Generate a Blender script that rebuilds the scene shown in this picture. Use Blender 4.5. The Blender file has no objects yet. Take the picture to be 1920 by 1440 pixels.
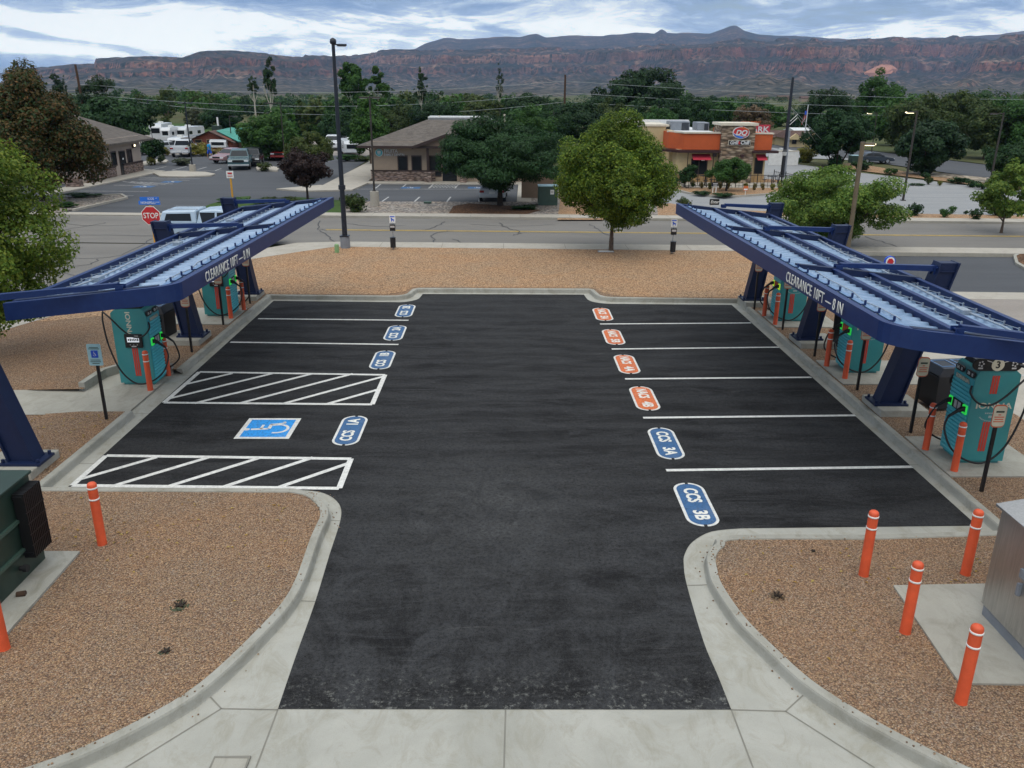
import bpy, math, random
import numpy as np
from mathutils import Vector, Matrix
from mathutils.geometry import tessellate_polygon
R = math.radians
S = bpy.context.scene
COL = S.collection
# ------------------------------------------------------------------ camera geometry (measured from the lot lines)
F = 1553.0; H = 7.3
_d = np.array([-28.5, 4376, 1553.]); _d /= np.linalg.norm(_d)
_y = np.array([-15, -553, 1553.]); _y -= _d*(_y@_d); _y /= np.linalg.norm(_y)
_x = np.cross(_d, _y)
if _x[0] < 0: _x = -_x
def ray(px, py):
    r = np.array([px-960, py-720, F]); return np.array([r@_x, r@_y, -(r@_d)])
def G(px, py, z=0.0):
    r = ray(px, py); t = (z-H)/r[2]; return Vector((r[0]*t, r[1]*t, z))
def AY(px, py, Y):
    r = ray(px, py)*1.0; r *= Y/r[1]; return Vector((r[0], r[1], r[2]+H))
def mpp(Y): return Y*1.04/F            # metres per photo pixel at a distance
# ------------------------------------------------------------------ mesh builder
class MB:
    def __init__(s): s.v = []; s.f = []; s.sm = []; s.mi = []; s.m = 0
    def add(s, vs, fs, smooth=False):
        o = len(s.v); s.v += [tuple(p) for p in vs]
        for f in fs: s.f.append(tuple(i+o for i in f)); s.sm.append(smooth); s.mi.append(s.m)
        return s
    def box(s, c, d, rz=0, rx=0, ry=0):
        M = Matrix.Rotation(rz, 3, 'Z') @ Matrix.Rotation(ry, 3, 'Y') @ Matrix.Rotation(rx, 3, 'X')
        h = Vector(d)/2; c = Vector(c)
        vs = [c+M@Vector((sx*h.x, sy*h.y, sz*h.z)) for sx in (-1, 1) for sy in (-1, 1) for sz in (-1, 1)]
        return s.add(vs, [(0,1,3,2),(4,6,7,5),(0,4,5,1),(2,3,7,6),(0,2,6,4),(1,5,7,3)])
    def bb(s, x0, x1, y0, y1, z0, z1):
        return s.box(((x0+x1)/2, (y0+y1)/2, (z0+z1)/2), (x1-x0, y1-y0, z1-z0))
    def cyl(s, a, b, r0, r1=None, n=12, caps=True):
        a = Vector(a); b = Vector(b); r1 = r0 if r1 is None else r1
        return s.tube([a, b], [r0, r1], n, caps)
    def tube(s, pts, rad, n=8, caps=True):
        pts = [Vector(p) for p in pts]
        if not hasattr(rad, '__len__'): rad = [rad]*len(pts)
        rings = []; ref = None
        for i, p in enumerate(pts):
            t = (pts[min(i+1, len(pts)-1)]-pts[max(i-1, 0)]).normalized()
            if ref is None:
                ref = Vector((1, 0, 0)) if abs(t.x) < .8 else Vector((0, 1, 0))
            u = (ref-t*ref.dot(t)).normalized(); w = t.cross(u); ref = u
            rings.append([p+(u*math.cos(2*math.pi*k/n)+w*math.sin(2*math.pi*k/n))*rad[i] for k in range(n)])
        vs = [q for rg in rings for q in rg]
        fs = [(i*n+k, i*n+(k+1) % n, (i+1)*n+(k+1) % n, (i+1)*n+k) for i in range(len(pts)-1) for k in range(n)]
        s.add(vs, fs, True)
        if caps:
            s.add(rings[0], [tuple(reversed(range(n)))]); s.add(rings[-1], [tuple(range(n))])
        return s
    def lathe(s, c, prof, n=16):            # prof: (r, z) from bottom up
        c = Vector(c); vs = []; fs = []
        for r, z in prof:
            for k in range(n): vs.append(c+Vector((r*math.cos(2*math.pi*k/n), r*math.sin(2*math.pi*k/n), z)))
        for i in range(len(prof)-1):
            for k in range(n): fs.append((i*n+k, i*n+(k+1) % n, (i+1)*n+(k+1) % n, (i+1)*n+k))
        s.add(vs, fs, True)
        s.add(vs[-n:], [tuple(range(n))]); s.add(vs[:n], [tuple(reversed(range(n)))])
        return s
    def poly(s, pts, z=None, holes=()):
        loops = [[Vector(p).to_3d() if len(p) == 3 else Vector((p[0], p[1], z)) for p in L] for L in [pts]+list(holes)]
        flat = [p for L in loops for p in L]
        for t in tessellate_polygon(loops):
            a, b, c = (flat[i] for i in t)
            nz = (b-a).cross(c-a).z
            s.add([a, b, c], [(0, 1, 2) if nz >= 0 else (0, 2, 1)])
        return s
    def prism(s, pts, ax, lo, hi):          # polygon (2d) extruded along axis ax
        def P(a, b, t): return {'x': (t, a, b), 'y': (a, t, b), 'z': (a, b, t)}[ax]
        n = len(pts)
        s.add([P(a, b, lo) for a, b in pts], [tuple(range(n))])
        s.add([P(a, b, hi) for a, b in pts], [tuple(reversed(range(n)))])
        s.add([P(a, b, lo) for a, b in pts]+[P(a, b, hi) for a, b in pts], [(i, i+n, (i+1) % n+n, (i+1) % n) for i in range(n)])
        return s
    def sweep(s, path, prof, closed=False):  # path: 2d/3d points, prof: (offset to the left, z)
        P = [Vector((p[0], p[1], p[2] if len(p) > 2 else 0)) for p in path]; n = len(P); m = len(prof); vs = []
        for i in range(n):
            a = P[(i-1) % n] if (closed or i > 0) else P[i]; b = P[(i+1) % n] if (closed or i < n-1) else P[i]
            t = (b-a); t.z = 0; t.normalize(); nrm = Vector((-t.y, t.x, 0)); k = 1.0
            if a is not P[i] and b is not P[i]:
                t1 = (P[i]-a); t1.z = 0; t1.normalize(); k = 1/max(.4, abs(t1.dot(t)))
            for o, z in prof: vs.append(P[i]+nrm*o*k+Vector((0, 0, z)))
        fs = []
        for i in range(n if closed else n-1):
            for j in range(m-1):
                fs.append((i*m+j, ((i+1) % n)*m+j, ((i+1) % n)*m+j+1, i*m+j+1))
        s.add(vs, fs)
        if not closed: s.add(vs[:m], [tuple(range(m))]); s.add(vs[-m:], [tuple(reversed(range(m)))])
        return s
    def build(s, name, mats, parent=None, org=(0, 0, 0), bevel=0, fix=True):
        me = bpy.data.meshes.new(name); org = Vector(org)
        me.from_pydata([Vector(p)-org for p in s.v], [], s.f)
        me.polygons.foreach_set('use_smooth', s.sm)
        for m in (mats if isinstance(mats, (list, tuple)) else [mats]): me.materials.append(m)
        if s.m or max(s.mi, default=0): me.polygons.foreach_set('material_index', s.mi)
        if fix:
            import bmesh
            bm = bmesh.new(); bm.from_mesh(me); bmesh.ops.recalc_face_normals(bm, faces=bm.faces); bm.to_mesh(me); bm.free()
        me.update()
        o = bpy.data.objects.new(name, me); COL.objects.link(o)
        if parent: o.parent = parent
        else: o.location = org
        if bevel:
            bv = o.modifiers.new('bevel', 'BEVEL'); bv.width = bevel; bv.segments = 2; bv.limit_method = 'ANGLE'; bv.angle_limit = R(50)
        return o
def tag(o, label=None, cat=None, group=None, kind=None):
    if label: o['label'] = label
    if cat: o['category'] = cat
    if group: o['group'] = group
    if kind: o['kind'] = kind
    return o
def thing(name, label, cat, loc=(0, 0, 0), rz=0, group=None):
    o = bpy.data.objects.new(name, None); COL.objects.link(o); o.location = loc; o.rotation_euler = (0, 0, rz); o.empty_display_size = .2
    return tag(o, label, cat, group)
def struct(name, mb, m, parent=None, **k):
    o = mb.build(name, m, parent, **k)
    if not parent: o['kind'] = 'structure'
    return o
KIDS = {}
def dup(o, label=None, loc=None, rz=None, parent=None, sc=None):
    c = o.copy(); COL.objects.link(c)
    if parent: c.parent = parent
    if label: c['label'] = label
    if loc is not None: c.location = loc
    if rz is not None: c.rotation_euler = (0, 0, rz)
    if sc is not None: c.scale = sc
    for ch in list(o.children): dup(ch, parent=c)
    return c
def arc(cx, cy, r, a0, a1, n=8): return [(cx+r*math.cos(R(a0+(a1-a0)*i/n)), cy+r*math.sin(R(a0+(a1-a0)*i/n))) for i in range(n+1)]
def smooth_path(P, n=6):                     # Catmull-Rom
    P = [Vector(p) for p in P]; out = []
    for i in range(len(P)-1):
        a = P[max(i-1, 0)]; b = P[i]; c = P[i+1]; d = P[min(i+2, len(P)-1)]
        for k in range(n):
            t = k/n
            out.append(.5*((2*b)+(c-a)*t+(2*a-5*b+4*c-d)*t*t+(3*b-a-3*c+d)*t**3))
    out.append(P[-1]); return out
def text(name, s, size, mat, M, parent=None, bold=0.0, align='CENTER', sx=1.0, depth=0.002, shear=0.0, org=(0, 0, 0), sp=1.0):
    cu = bpy.data.curves.new('txt', 'FONT'); cu.body = s; cu.size = size; cu.align_x = align; cu.align_y = 'CENTER'
    cu.offset = bold*size; cu.extrude = depth; cu.shear = shear; cu.space_character = sp; cu.resolution_u = 3
    o = bpy.data.objects.new('txt', cu); COL.objects.link(o)
    me = bpy.data.meshes.new_from_object(o.evaluated_get(bpy.context.evaluated_depsgraph_get())); me.name = name
    bpy.data.objects.remove(o); bpy.data.curves.remove(cu)
    me.transform(Matrix.Translation(-Vector(org)) @ M @ Matrix.Diagonal((sx, 1, 1, 1)))
    me.materials.clear(); me.materials.append(mat)
    r = bpy.data.objects.new(name, me); COL.objects.link(r)
    if parent: r.parent = parent
    return r
def frame(loc, xa, ya):                      # matrix whose local x,y lie along xa,ya
    xa = Vector(xa).normalized(); ya = Vector(ya).normalized(); za = xa.cross(ya)
    M = Matrix((xa, ya, za)).transposed().to_4x4(); M.translation = Vector(loc); return M
# ------------------------------------------------------------------ materials
def srgb(h): return tuple(((c/255)/12.92 if c/255 <= .04045 else ((c/255+.055)/1.055)**2.4) for c in h)
class NT:
    def __init__(s, name):
        s.m = bpy.data.materials.new(name); s.m.use_nodes = True; s.t = s.m.node_tree; s.b = s.t.nodes['Principled BSDF']; s.out = s.t.nodes['Material Output']
    def n(s, ty, **k):
        q = s.t.nodes.new(ty)
        for a, v in k.items():
            if a.startswith('_'): setattr(q, a[1:], v)
            else: q.inputs[a.replace('__', ' ')].default_value = v
        return q
    def l(s, a, b): s.t.links.new(a, b)
    def pos(s, sc=(1, 1, 1), rot=(0, 0, 0), obj=False):
        g = s.n('ShaderNodeTexCoord').outputs['Object'] if obj else s.n('ShaderNodeNewGeometry').outputs['Position']
        m = s.n('ShaderNodeMapping'); m.inputs['Scale'].default_value = sc; m.inputs['Rotation'].default_value = rot; s.l(g, m.inputs[0]); return m.outputs[0]
    def noise(s, scale, detail=4, rough=.6, vec=None, dist=0):
        q = s.n('ShaderNodeTexNoise', Scale=scale, Detail=detail, Roughness=rough, Distortion=dist); s.l(vec or s.pos(), q.inputs['Vector']); return q.outputs['Fac']
    def ramp(s, fac, stops):
        q = s.n('ShaderNodeValToRGB'); e = q.color_ramp.elements
        while len(e) < len(stops): e.new(.5)
        for i, (p, c) in enumerate(stops):
            e[i].position = p; e[i].color = (c, c, c, 1) if not hasattr(c, '__len__') else (*c[:3], 1)
        s.l(fac, q.inputs[0]); return q.outputs['Color']
    def mix(s, fac, a, b, mode='MIX'):
        q = s.n('ShaderNodeMix', _data_type='RGBA', _blend_type=mode)
        for k, v in (('Factor', fac), ('A', a), ('B', b)):
            i = [x for x in q.inputs if x.name == k and (k != 'Factor' and x.type == 'RGBA' or k == 'Factor' and x.type == 'VALUE')][0]
            if hasattr(v, 'links'): s.l(v, i)
            elif k == 'Factor': i.default_value = v
            else: i.default_value = (*v[:3], 1)
        return [x for x in q.outputs if x.type == 'RGBA'][0]
    def bump(s, h, st=.3, dist=.02):
        q = s.n('ShaderNodeBump', Strength=st, Distance=dist); s.l(h, q.inputs['Height']); s.l(q.outputs[0], s.b.inputs['Normal'])
    def col(s, c, rough=.6, metal=0, spec=.5):
        if hasattr(c, 'links'): s.l(c, s.b.inputs['Base Color'])
        else: s.b.inputs['Base Color'].default_value = (*c[:3], 1)
        s.b.inputs['Roughness'].default_value = rough; s.b.inputs['Metallic'].default_value = metal; s.b.inputs['Specular IOR Level'].default_value = spec
        return s.m
def flat(name, c, rough=.5, metal=0, spec=.5, var=.12, sc=3.0):
    t = NT(name); n = t.noise(sc, 5, .65, t.pos(obj=False)); lo = tuple(x*(1-var) for x in c); hi = tuple(x*(1+var) for x in c)
    m = t.col(t.ramp(n, [(.3, lo), (.7, hi)]), rough, metal, spec)
    return m
def emit(name, c, st):
    t = NT(name); t.col(c, .4); t.b.inputs['Emission Color'].default_value = (*c, 1); t.b.inputs['Emission Strength'].default_value = st; return t.m
M = {}
def mk_materials():
    # new lot asphalt: very dark, rolled arcs, dusty scuffs and coarse grain
    t = NT('new_asphalt')
    big = t.noise(.28, 6, .65, t.pos(rot=(0, 0, .25), sc=(1, 1.5, 1)), 1.6); st = t.noise(.9, 7, .75, t.pos(rot=(0, 0, -.12), sc=(.45, 2.0, 1)), 2.2); fine = t.noise(75, 3, .85); mid = t.noise(16, 5, .8, None, .4); scr = t.noise(1.8, 6, .8, t.pos(rot=(0, 0, .08), sc=(.45, 4.5, 1)), .8)
    w = t.n('ShaderNodeTexWave', _wave_type='RINGS', Scale=.33, Distortion=7.0, Detail=4.0); w.inputs['Detail Scale'].default_value = .7; t.l(t.pos(sc=(1, 1, 0)), w.inputs['Vector'])
    base = t.mix(t.ramp(big, [(.36, 0), (.62, 1)]), (.0065, .0065, .0070), (.026, .0265, .0275))
    base = t.mix(t.ramp(w.outputs['Fac'], [(.45, 0), (.95, .6)]), base, (.042, .043, .045))
    sp = t.n('ShaderNodeSeparateXYZ'); t.l(t.pos(), sp.inputs[0])
    def mt(op, a, b=None):
        q = t.n('ShaderNodeMath', _operation=op)
        for i, v in enumerate((a, b)):
            if v is None: continue
            if hasattr(v, 'links'): t.l(v, q.inputs[i])
            else: q.inputs[i].default_value = v
        return q.outputs[0]
    dx = mt('ADD', sp.outputs[0], 1.2); dy = mt('SUBTRACT', sp.outputs[1], 4.5); rr = mt('SQRT', mt('ADD', mt('MULTIPLY', dx, dx), mt('MULTIPLY', dy, dy))); th = mt('ARCTAN2', dy, dx)
    cb = t.n('ShaderNodeCombineXYZ'); t.l(mt('MULTIPLY', rr, .45), cb.inputs[0]); t.l(mt('MULTIPLY', th, 4.2), cb.inputs[1]); arcs = t.noise(1.7, 7, .7, cb.outputs[0], 1.1)
    nm = t.n('ShaderNodeMapRange'); nm.inputs[1].default_value = 16; nm.inputs[2].default_value = 11; t.l(sp.outputs[1], nm.inputs[0])
    base = t.mix(mt('MULTIPLY', nm.outputs[0], t.ramp(arcs, [(.46, 0), (.62, .8)])), base, (.056, .058, .062)); base = t.mix(mt('MULTIPLY', nm.outputs[0], t.ramp(arcs, [(.33, .8), (.45, 0)])), base, (.005, .005, .0055))
    dm = t.n('ShaderNodeTexGradient', _gradient_type='SPHERICAL'); t.l(t.pos(sc=(.36, .30, 0)), dm.inputs[0]); dm.inputs[0].links[0].from_node.inputs['Location'].default_value = (.12, -4.15, 0)
    base = t.mix(mt('MULTIPLY', dm.outputs['Fac'], t.ramp(t.noise(1.2, 6, .75, None, 1.5), [(.36, 0), (.66, 1)])), base, (.095, .096, .096))
    base = t.mix(t.ramp(st, [(.46, 0), (.66, .75)]), base, (.055, .056, .058))
    base = t.mix(t.ramp(scr, [(.60, 0), (.72, .6)]), base, (.12, .118, .115))
    base = t.mix(t.ramp(mid, [(.34, .75), (.56, 0)]), base, (.004, .004, .0042)); base = t.mix(t.ramp(fine, [(.45, 0), (.72, .6)]), base, (.06, .058, .058)); base = t.mix(t.ramp(fine, [(.30, .7), (.48, 0)]), base, (.003, .003, .003))
    g = t.n('ShaderNodeSeparateXYZ'); t.l(t.n('ShaderNodeNewGeometry').outputs['Position'], g.inputs[0])
    # pale dust carried in over the driveway joint
    r = t.n('ShaderNodeMapRange'); r.inputs[1].default_value = 9.3; r.inputs[2].default_value = 8.4; t.l(g.outputs['Y'], r.inputs[0])
    dn = t.n('ShaderNodeMath', _operation='MULTIPLY'); t.l(r.outputs[0], dn.inputs[0]); t.l(t.ramp(t.noise(8, 7, .85), [(.54, 0), (.66, 1)]), dn.inputs[1])
    base = t.mix(dn.outputs[0], base, (.22, .22, .20))
    M['asphalt'] = t.col(base, .85, 0, .16); t.bump(fine, .6, .012)
    def road(name, a, b, sc=.4):
        t = NT(name); big = t.noise(sc, 6, .65, t.pos(sc=(.25, 1.3, 1)), .4); fine = t.noise(40, 3, .8)
        c = t.mix(t.ramp(big, [(.3, 0), (.7, 1)]), a, b); c = t.mix(t.ramp(fine, [(.35, .0), (.7, .5)]), c, tuple(x*1.5 for x in b))
        m = t.col(c, .85, 0, .3); t.bump(fine, .3, .01); return m
    M['road'] = road('old_asphalt', (.12, .112, .103), (.175, .164, .148))
    M['lot_old'] = road('car_park_asphalt', (.048, .051, .057), (.076, .079, .086))
    M['pale_lot'] = road('pale_pavement', (.19, .195, .20), (.26, .262, .262))
    M['tan_lot'] = road('tan_pavement', (.20, .175, .155), (.28, .25, .22))
    def conc(name, a, b, stain=(.2, .185, .15)):
        t = NT(name); big = t.noise(.7, 6, .65, None, .6); st = t.noise(2.3, 6, .75, t.pos(sc=(1, .6, 1)), 1.0); fine = t.noise(60, 4, .7)
        c = t.mix(t.ramp(big, [(.3, 0), (.7, 1)]), a, b); c = t.mix(t.ramp(st, [(.48, 0), (.72, .75)]), c, stain); c = t.mix(t.ramp(fine, [(.45, 0), (.75, .25)]), c, tuple(x*.7 for x in a))
        m = t.col(c, .85, 0, .25); t.bump(fine, .12, .01); return m
    M['concrete'] = conc('driveway_concrete', (.32, .315, .275), (.43, .42, .375), (.26, .24, .18))
    M['kerb'] = conc('kerb_concrete', (.29, .28, .24), (.39, .38, .335), (.20, .185, .14))
    M['walk'] = conc('pavement_concrete', (.36, .33, .28), (.44, .405, .35), (.31, .28, .23))
    M['pad'] = conc('pad_concrete', (.32, .305, .26), (.42, .40, .345), (.24, .225, .18))
    M['joint'] = flat('joint_dark', (.20, .19, .16), .9)
    # gravel
    def gravel(name, stones, sc, tint=1.0, bumpd=.03):
        t = NT(name); v = t.n('ShaderNodeTexVoronoi', Scale=sc); t.l(t.pos(sc=(1, 1, 1)), v.inputs['Vector'])
        sp = t.n('ShaderNodeSeparateColor'); t.l(v.outputs['Color'], sp.inputs[0])
        n = len(stones); c = t.ramp(sp.outputs[0], [(i/(n-1) if n > 1 else 0, s) for i, s in enumerate(stones)])
        br = t.ramp(sp.outputs[1], [(0, .80*tint), (.55, 1.0*tint), (1, 1.25*tint)]); c = t.mix(1.0, c, br, 'MULTIPLY')
        ed = t.ramp(v.outputs['Distance'], [(.4, 1), (.8, .4)]); c = t.mix(1.0, c, ed, 'MULTIPLY')
        v2 = t.n('ShaderNodeTexVoronoi', Scale=sc*.45); t.l(t.pos(rot=(0, 0, .7)), v2.inputs['Vector']); s2 = t.n('ShaderNodeSeparateColor'); t.l(v2.outputs['Color'], s2.inputs[0]); k2 = t.n('ShaderNodeMath', _operation='MULTIPLY'); t.l(t.ramp(s2.outputs[2], [(.74, 0), (.78, 1)]), k2.inputs[0]); t.l(t.ramp(v2.outputs['Distance'], [(.38, 1), (.46, 0)]), k2.inputs[1])
        c = t.mix(k2.outputs[0], c, t.ramp(s2.outputs[0], [(0, stones[1]), (.5, stones[-1]), (1, stones[3])]))
        big = t.noise(.5, 5, .65, None, .5); c = t.mix(t.ramp(big, [(.35, 0), (.75, .6)]), c, t.mix(1.0, c, (1.25, .98, .74), 'MULTIPLY'))
        dirt = t.noise(1.1, 6, .7, None, 1.2); c = t.mix(t.ramp(dirt, [(.60, 0), (.72, .7)]), c, (.36, .23, .14))
        wet = t.noise(.9, 6, .7, t.pos(rot=(0, 0, 1), sc=(1.6, .7, 1)), 1.5); c = t.mix(t.ramp(wet, [(.70, 0), (.78, .5)]), c, (.07, .062, .05))
        m = t.col(c, .9, 0, .2)
        inv = t.ramp(v.outputs['Distance'], [(0, 1), (.8, 0)]); t.bump(inv, 1.0, bumpd); return m
    M['gravel'] = gravel('pink_gravel', [(.27, .165, .108), (.43, .288, .18), (.19, .13, .098), (.50, .355, .22), (.36, .225, .142), (.46, .36, .27), (.28, .178, .122)], 42)
    M['gravel_tan'] = gravel('tan_gravel', [(.38, .245, .145), (.47, .31, .18), (.30, .19, .122), (.50, .345, .215), (.42, .285, .172)], 20, .95, .02)
    M['river_rock'] = gravel('grey_river_rock', [(.22, .21, .2), (.33, .31, .29), (.15, .145, .14), (.4, .37, .33), (.27, .24, .22)], 7, 1.0, .05)
    M['riprap'] = gravel('pale_riprap', [(.36, .32, .26), (.46, .41, .33), (.26, .23, .19), (.5, .46, .39)], 2.2, 1.0, .15)
    M['mulch'] = gravel('brown_mulch', [(.10, .055, .03), (.16, .085, .045), (.07, .045, .03), (.2, .12, .07)], 14, 1.0, .03)
    t = NT('dry_field'); a = t.noise(.02, 6, .7); b = t.noise(.6, 5, .75)
    c = t.mix(t.ramp(a, [(.35, 0), (.65, 1)]), (.12, .105, .055), (.06, .085, .032)); c = t.mix(t.ramp(b, [(.4, 0), (.7, .6)]), c, (.06, .075, .03)); M['field'] = t.col(c, .95, 0, .1)
    t = NT('lawn'); b = t.noise(6, 5, .8); M['lawn'] = t.col(t.ramp(b, [(.3, (.03, .065, .018)), (.7, (.075, .12, .035))]), .95, 0, .1)
    t = NT('painted_white'); n = t.noise(9, 7, .85); c = t.ramp(n, [(.3, (.44, .43, .41)), (.58, (.74, .73, .69))]); c = t.mix(t.ramp(t.noise(70, 4, .85), [(.33, .75), (.45, 0)]), c, (.06, .06, .06)); c = t.mix(t.ramp(t.noise(1.1, 5, .7), [(.58, 0), (.8, .5)]), c, (.30, .29, .28)); M['paint'] = t.col(c, .7, 0, .3)
    t = NT('painted_worn'); n = t.noise(3, 6, .8); M['paint_worn'] = t.col(t.ramp(n, [(.38, (.22, .22, .22)), (.6, (.52, .52, .51))]), .8, 0, .3)
    t = NT('painted_yellow'); n = t.noise(2, 6, .8); M['paint_yellow'] = t.col(t.ramp(n, [(.35, (.38, .27, .10)), (.6, (.62, .42, .09))]), .8, 0, .3)
    def speck(name, c):
        t = NT(name); n = t.noise(26, 5, .85); big = t.noise(1.6, 4, .7)
        k = t.mix(t.ramp(n, [(.36, .75), (.5, 0)]), c, (.03, .032, .036)); k = t.mix(t.ramp(big, [(.5, 0), (.8, .25)]), k, (.3, .3, .3)); return t.col(k, .75, 0, .3)
    M['mark_blue'] = speck('pavement_blue', (.045, .125, .27)); M['mark_orange'] = speck('pavement_orange', (.68, .17, .055)); M['mark_sky'] = speck('pavement_bright_blue', (.03, .30, .75))
    M['sealant'] = flat('crack_sealant', (.035, .037, .042), .7)
    # metals, plastics
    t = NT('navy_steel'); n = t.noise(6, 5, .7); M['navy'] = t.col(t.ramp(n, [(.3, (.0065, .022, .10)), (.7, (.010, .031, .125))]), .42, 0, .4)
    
    t = NT('navy_shaded_steel'); n = t.noise(6, 5, .7); M['navy_shade'] = t.col(t.ramp(n, [(.3, (.004, .011, .045)), (.7, (.006, .016, .06))]), .5, 0, .4)  # darker copy of the navy; shade on columns and rafters painted in
    M['rail_blue'] = flat('blue_rail_steel', (.14, .25, .43), .38, .2, .6)
    M['galv'] = flat('galvanised', (.42, .46, .50), .4, .7, .5, .2, 20)
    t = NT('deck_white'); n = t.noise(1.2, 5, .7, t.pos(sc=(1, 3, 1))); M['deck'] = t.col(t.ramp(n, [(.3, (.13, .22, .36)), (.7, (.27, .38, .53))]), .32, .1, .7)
    t = NT('teal_panel'); n = t.noise(2, 4, .6); M['teal'] = t.col(t.ramp(n, [(.3, (.04, .235, .245)), (.7, (.048, .27, .275))]), .38, 0, .5)
    t = NT('teal_front'); M['teal_b'] = t.col(t.ramp(t.noise(2, 4, .6), [(.3, (.05, .38, .44)), (.7, (.06, .43, .49))]), .4, 0, .5)  # charger front: teal lightened, light from the open lot put into the colour
    M['teal_rib'] = flat('teal_rib', (.11, .54, .60), .4); M['black'] = flat('black_plastic', (.008, .008, .009), .45); M['black_m'] = flat('black_metal', (.010, .010, .012), .4); M['rubber'] = flat('black_rubber', (.012, .012, .013), .6)
    M['orange'] = flat('orange_sleeve', (.66, .092, .030), .5, 0, .45, .18, 2.5); M['band'] = flat('white_band', (.8, .78, .74), .4)
    M['red'] = flat('red_stripe', (.55, .05, .03), .45); M['white'] = flat('white_plastic', (.75, .75, .72), .45); M['letter'] = flat('pale_lettering', (.70, .69, .63), .6); M['letter_dim'] = flat('faded_lettering', (.38, .44, .42), .6)
    M['letter_teal'] = flat('sand_lettering', (.62, .58, .46), .6)
    M['green_led'] = emit('green_led', (.05, 1.0, .12), .38); M['yellow_led'] = emit('lime_led', (.6, 1.0, .05), .45); M['screen'] = emit('lit_screen', (.75, .78, .82), .55)
    M['xfmr'] = flat('dark_green_steel', (.018, .038, .028), .45, 0, .5, .2, 3); M['xfmr2'] = flat('grey_green_steel', (.045, .085, .065), .5); M['green_pipe'] = flat('pale_green_plastic', (.20, .33, .14), .5)
    t = NT('stainless'); n = t.noise(3, 6, .7, t.pos(sc=(12, 12, .6))); M['steel'] = t.col(t.ramp(n, [(.3, (.36, .36, .35)), (.7, (.52, .51, .5))]), .34, .9, .5)
    M['bin'] = flat('dark_bin_plastic', (.010, .011, .013), .5); M['bin_lid'] = flat('bin_lid_plastic', (.03, .035, .045), .4)
    M['pole_black'] = flat('pole_black_paint', (.010, .014, .024), .4); M['pole_brown'] = flat('pole_bronze_paint', (.035, .028, .022), .5); M['pole_tan'] = flat('pole_tan_paint', (.15, .115, .07), .5)
    M['lamp_on'] = emit('lamp_lens_lit', (1.0, .86, .55), 5.0); M['lamp_off'] = flat('lamp_lens', (.5, .5, .48), .3)
    M['wood_pole'] = flat('creosote_wood', (.075, .045, .03), .85, 0, .2, .3, 8); M['wood_pale'] = flat('weathered_wood', (.26, .17, .10), .85, 0, .2, .2, 8)
    M['yellow_post'] = flat('yellow_post_paint', (.62, .30, .03), .5); M['sign_red'] = flat('sign_red', (.50, .02, .025), .4); M['sign_blue'] = flat('sign_blue', (.02, .16, .62), .4); M['isa_blue'] = flat('symbol_blue', (.02, .09, .55), .4); M['sign_back'] = flat('sign_pale_blue', (.38, .60, .64), .45); M['sign_cream'] = flat('sign_cream', (.62, .56, .42), .5); M['sign_gray'] = flat('sign_grey', (.5, .48, .47), .4); M['sign_orange'] = flat('sign_orange', (.6, .12, .05), .5)
    M['wire'] = flat('wire_grey', (.30, .33, .33), .5, .3)
    # buildings
    def stucco(name, c, sc=30):
        t = NT(name); n = t.noise(.8, 5, .65); f = t.noise(sc, 4, .7); k = t.ramp(n, [(.3, tuple(x*.88 for x in c)), (.7, tuple(x*1.08 for x in c))]); m = t.col(k, .9, 0, .2); t.bump(f, .25, .02); return m
    M['stucco_tan'] = stucco('tan_stucco', (.36, .28, .21)); M['stucco_pale'] = stucco('pale_stucco', (.40, .33, .28)); M['stucco_cream'] = stucco('cream_stucco', (.56, .44, .25)); M['stucco_orange'] = stucco('orange_stucco', (.52, .112, .04)); M['stucco_base'] = stucco('ochre_base', (.42, .27, .13)); M['stucco_brown'] = stucco('brown_stucco', (.25, .18, .13))
    def shingle(name, a, b):
        t = NT(name); v = t.n('ShaderNodeTexVoronoi', Scale=3.0); t.l(t.pos(sc=(1, 1, 2)), v.inputs['Vector']); f = t.noise(7, 5, .8)
        sp = t.n('ShaderNodeSeparateColor'); t.l(v.outputs['Color'], sp.inputs[0]); c = t.mix(sp.outputs[0], a, b); c = t.mix(t.ramp(f, [(.4, 0), (.7, .5)]), c, tuple(x*.6 for x in a)); m = t.col(c, .9, 0, .2); t.bump(f, .5, .03); return m
    M['shingle'] = shingle('taupe_shingles', (.105, .09, .078), (.155, .135, .118)); M['shingle_brown'] = shingle('brown_shingles', (.10, .06, .05), (.15, .095, .08))
    def stone(name, sc, cols):
        t = NT(name); v = t.n('ShaderNodeTexVoronoi', Scale=sc); t.l(t.pos(sc=(1, 1, 3.2)), v.inputs['Vector']); sp = t.n('ShaderNodeSeparateColor'); t.l(v.outputs['Color'], sp.inputs[0])
        c = t.ramp(sp.outputs[0], [(i/(len(cols)-1), q) for i, q in enumerate(cols)]); c = t.mix(1.0, c, t.ramp(v.outputs['Distance'], [(.3, 1), (.7, .35)]), 'MULTIPLY'); m = t.col(c, .9, 0, .2); t.bump(t.ramp(v.outputs['Distance'], [(0, 1), (.7, 0)]), .8, .05); return m
    M['stone'] = stone('ledge_stone', 2.0, [(.33, .23, .15), (.20, .14, .10), (.45, .36, .26), (.27, .20, .16), (.5, .38, .25)]); M['stone_b'] = stone('base_stone', 3.0, [(.30, .21, .17), (.22, .16, .14), (.38, .29, .24), (.26, .2, .19)])
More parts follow.
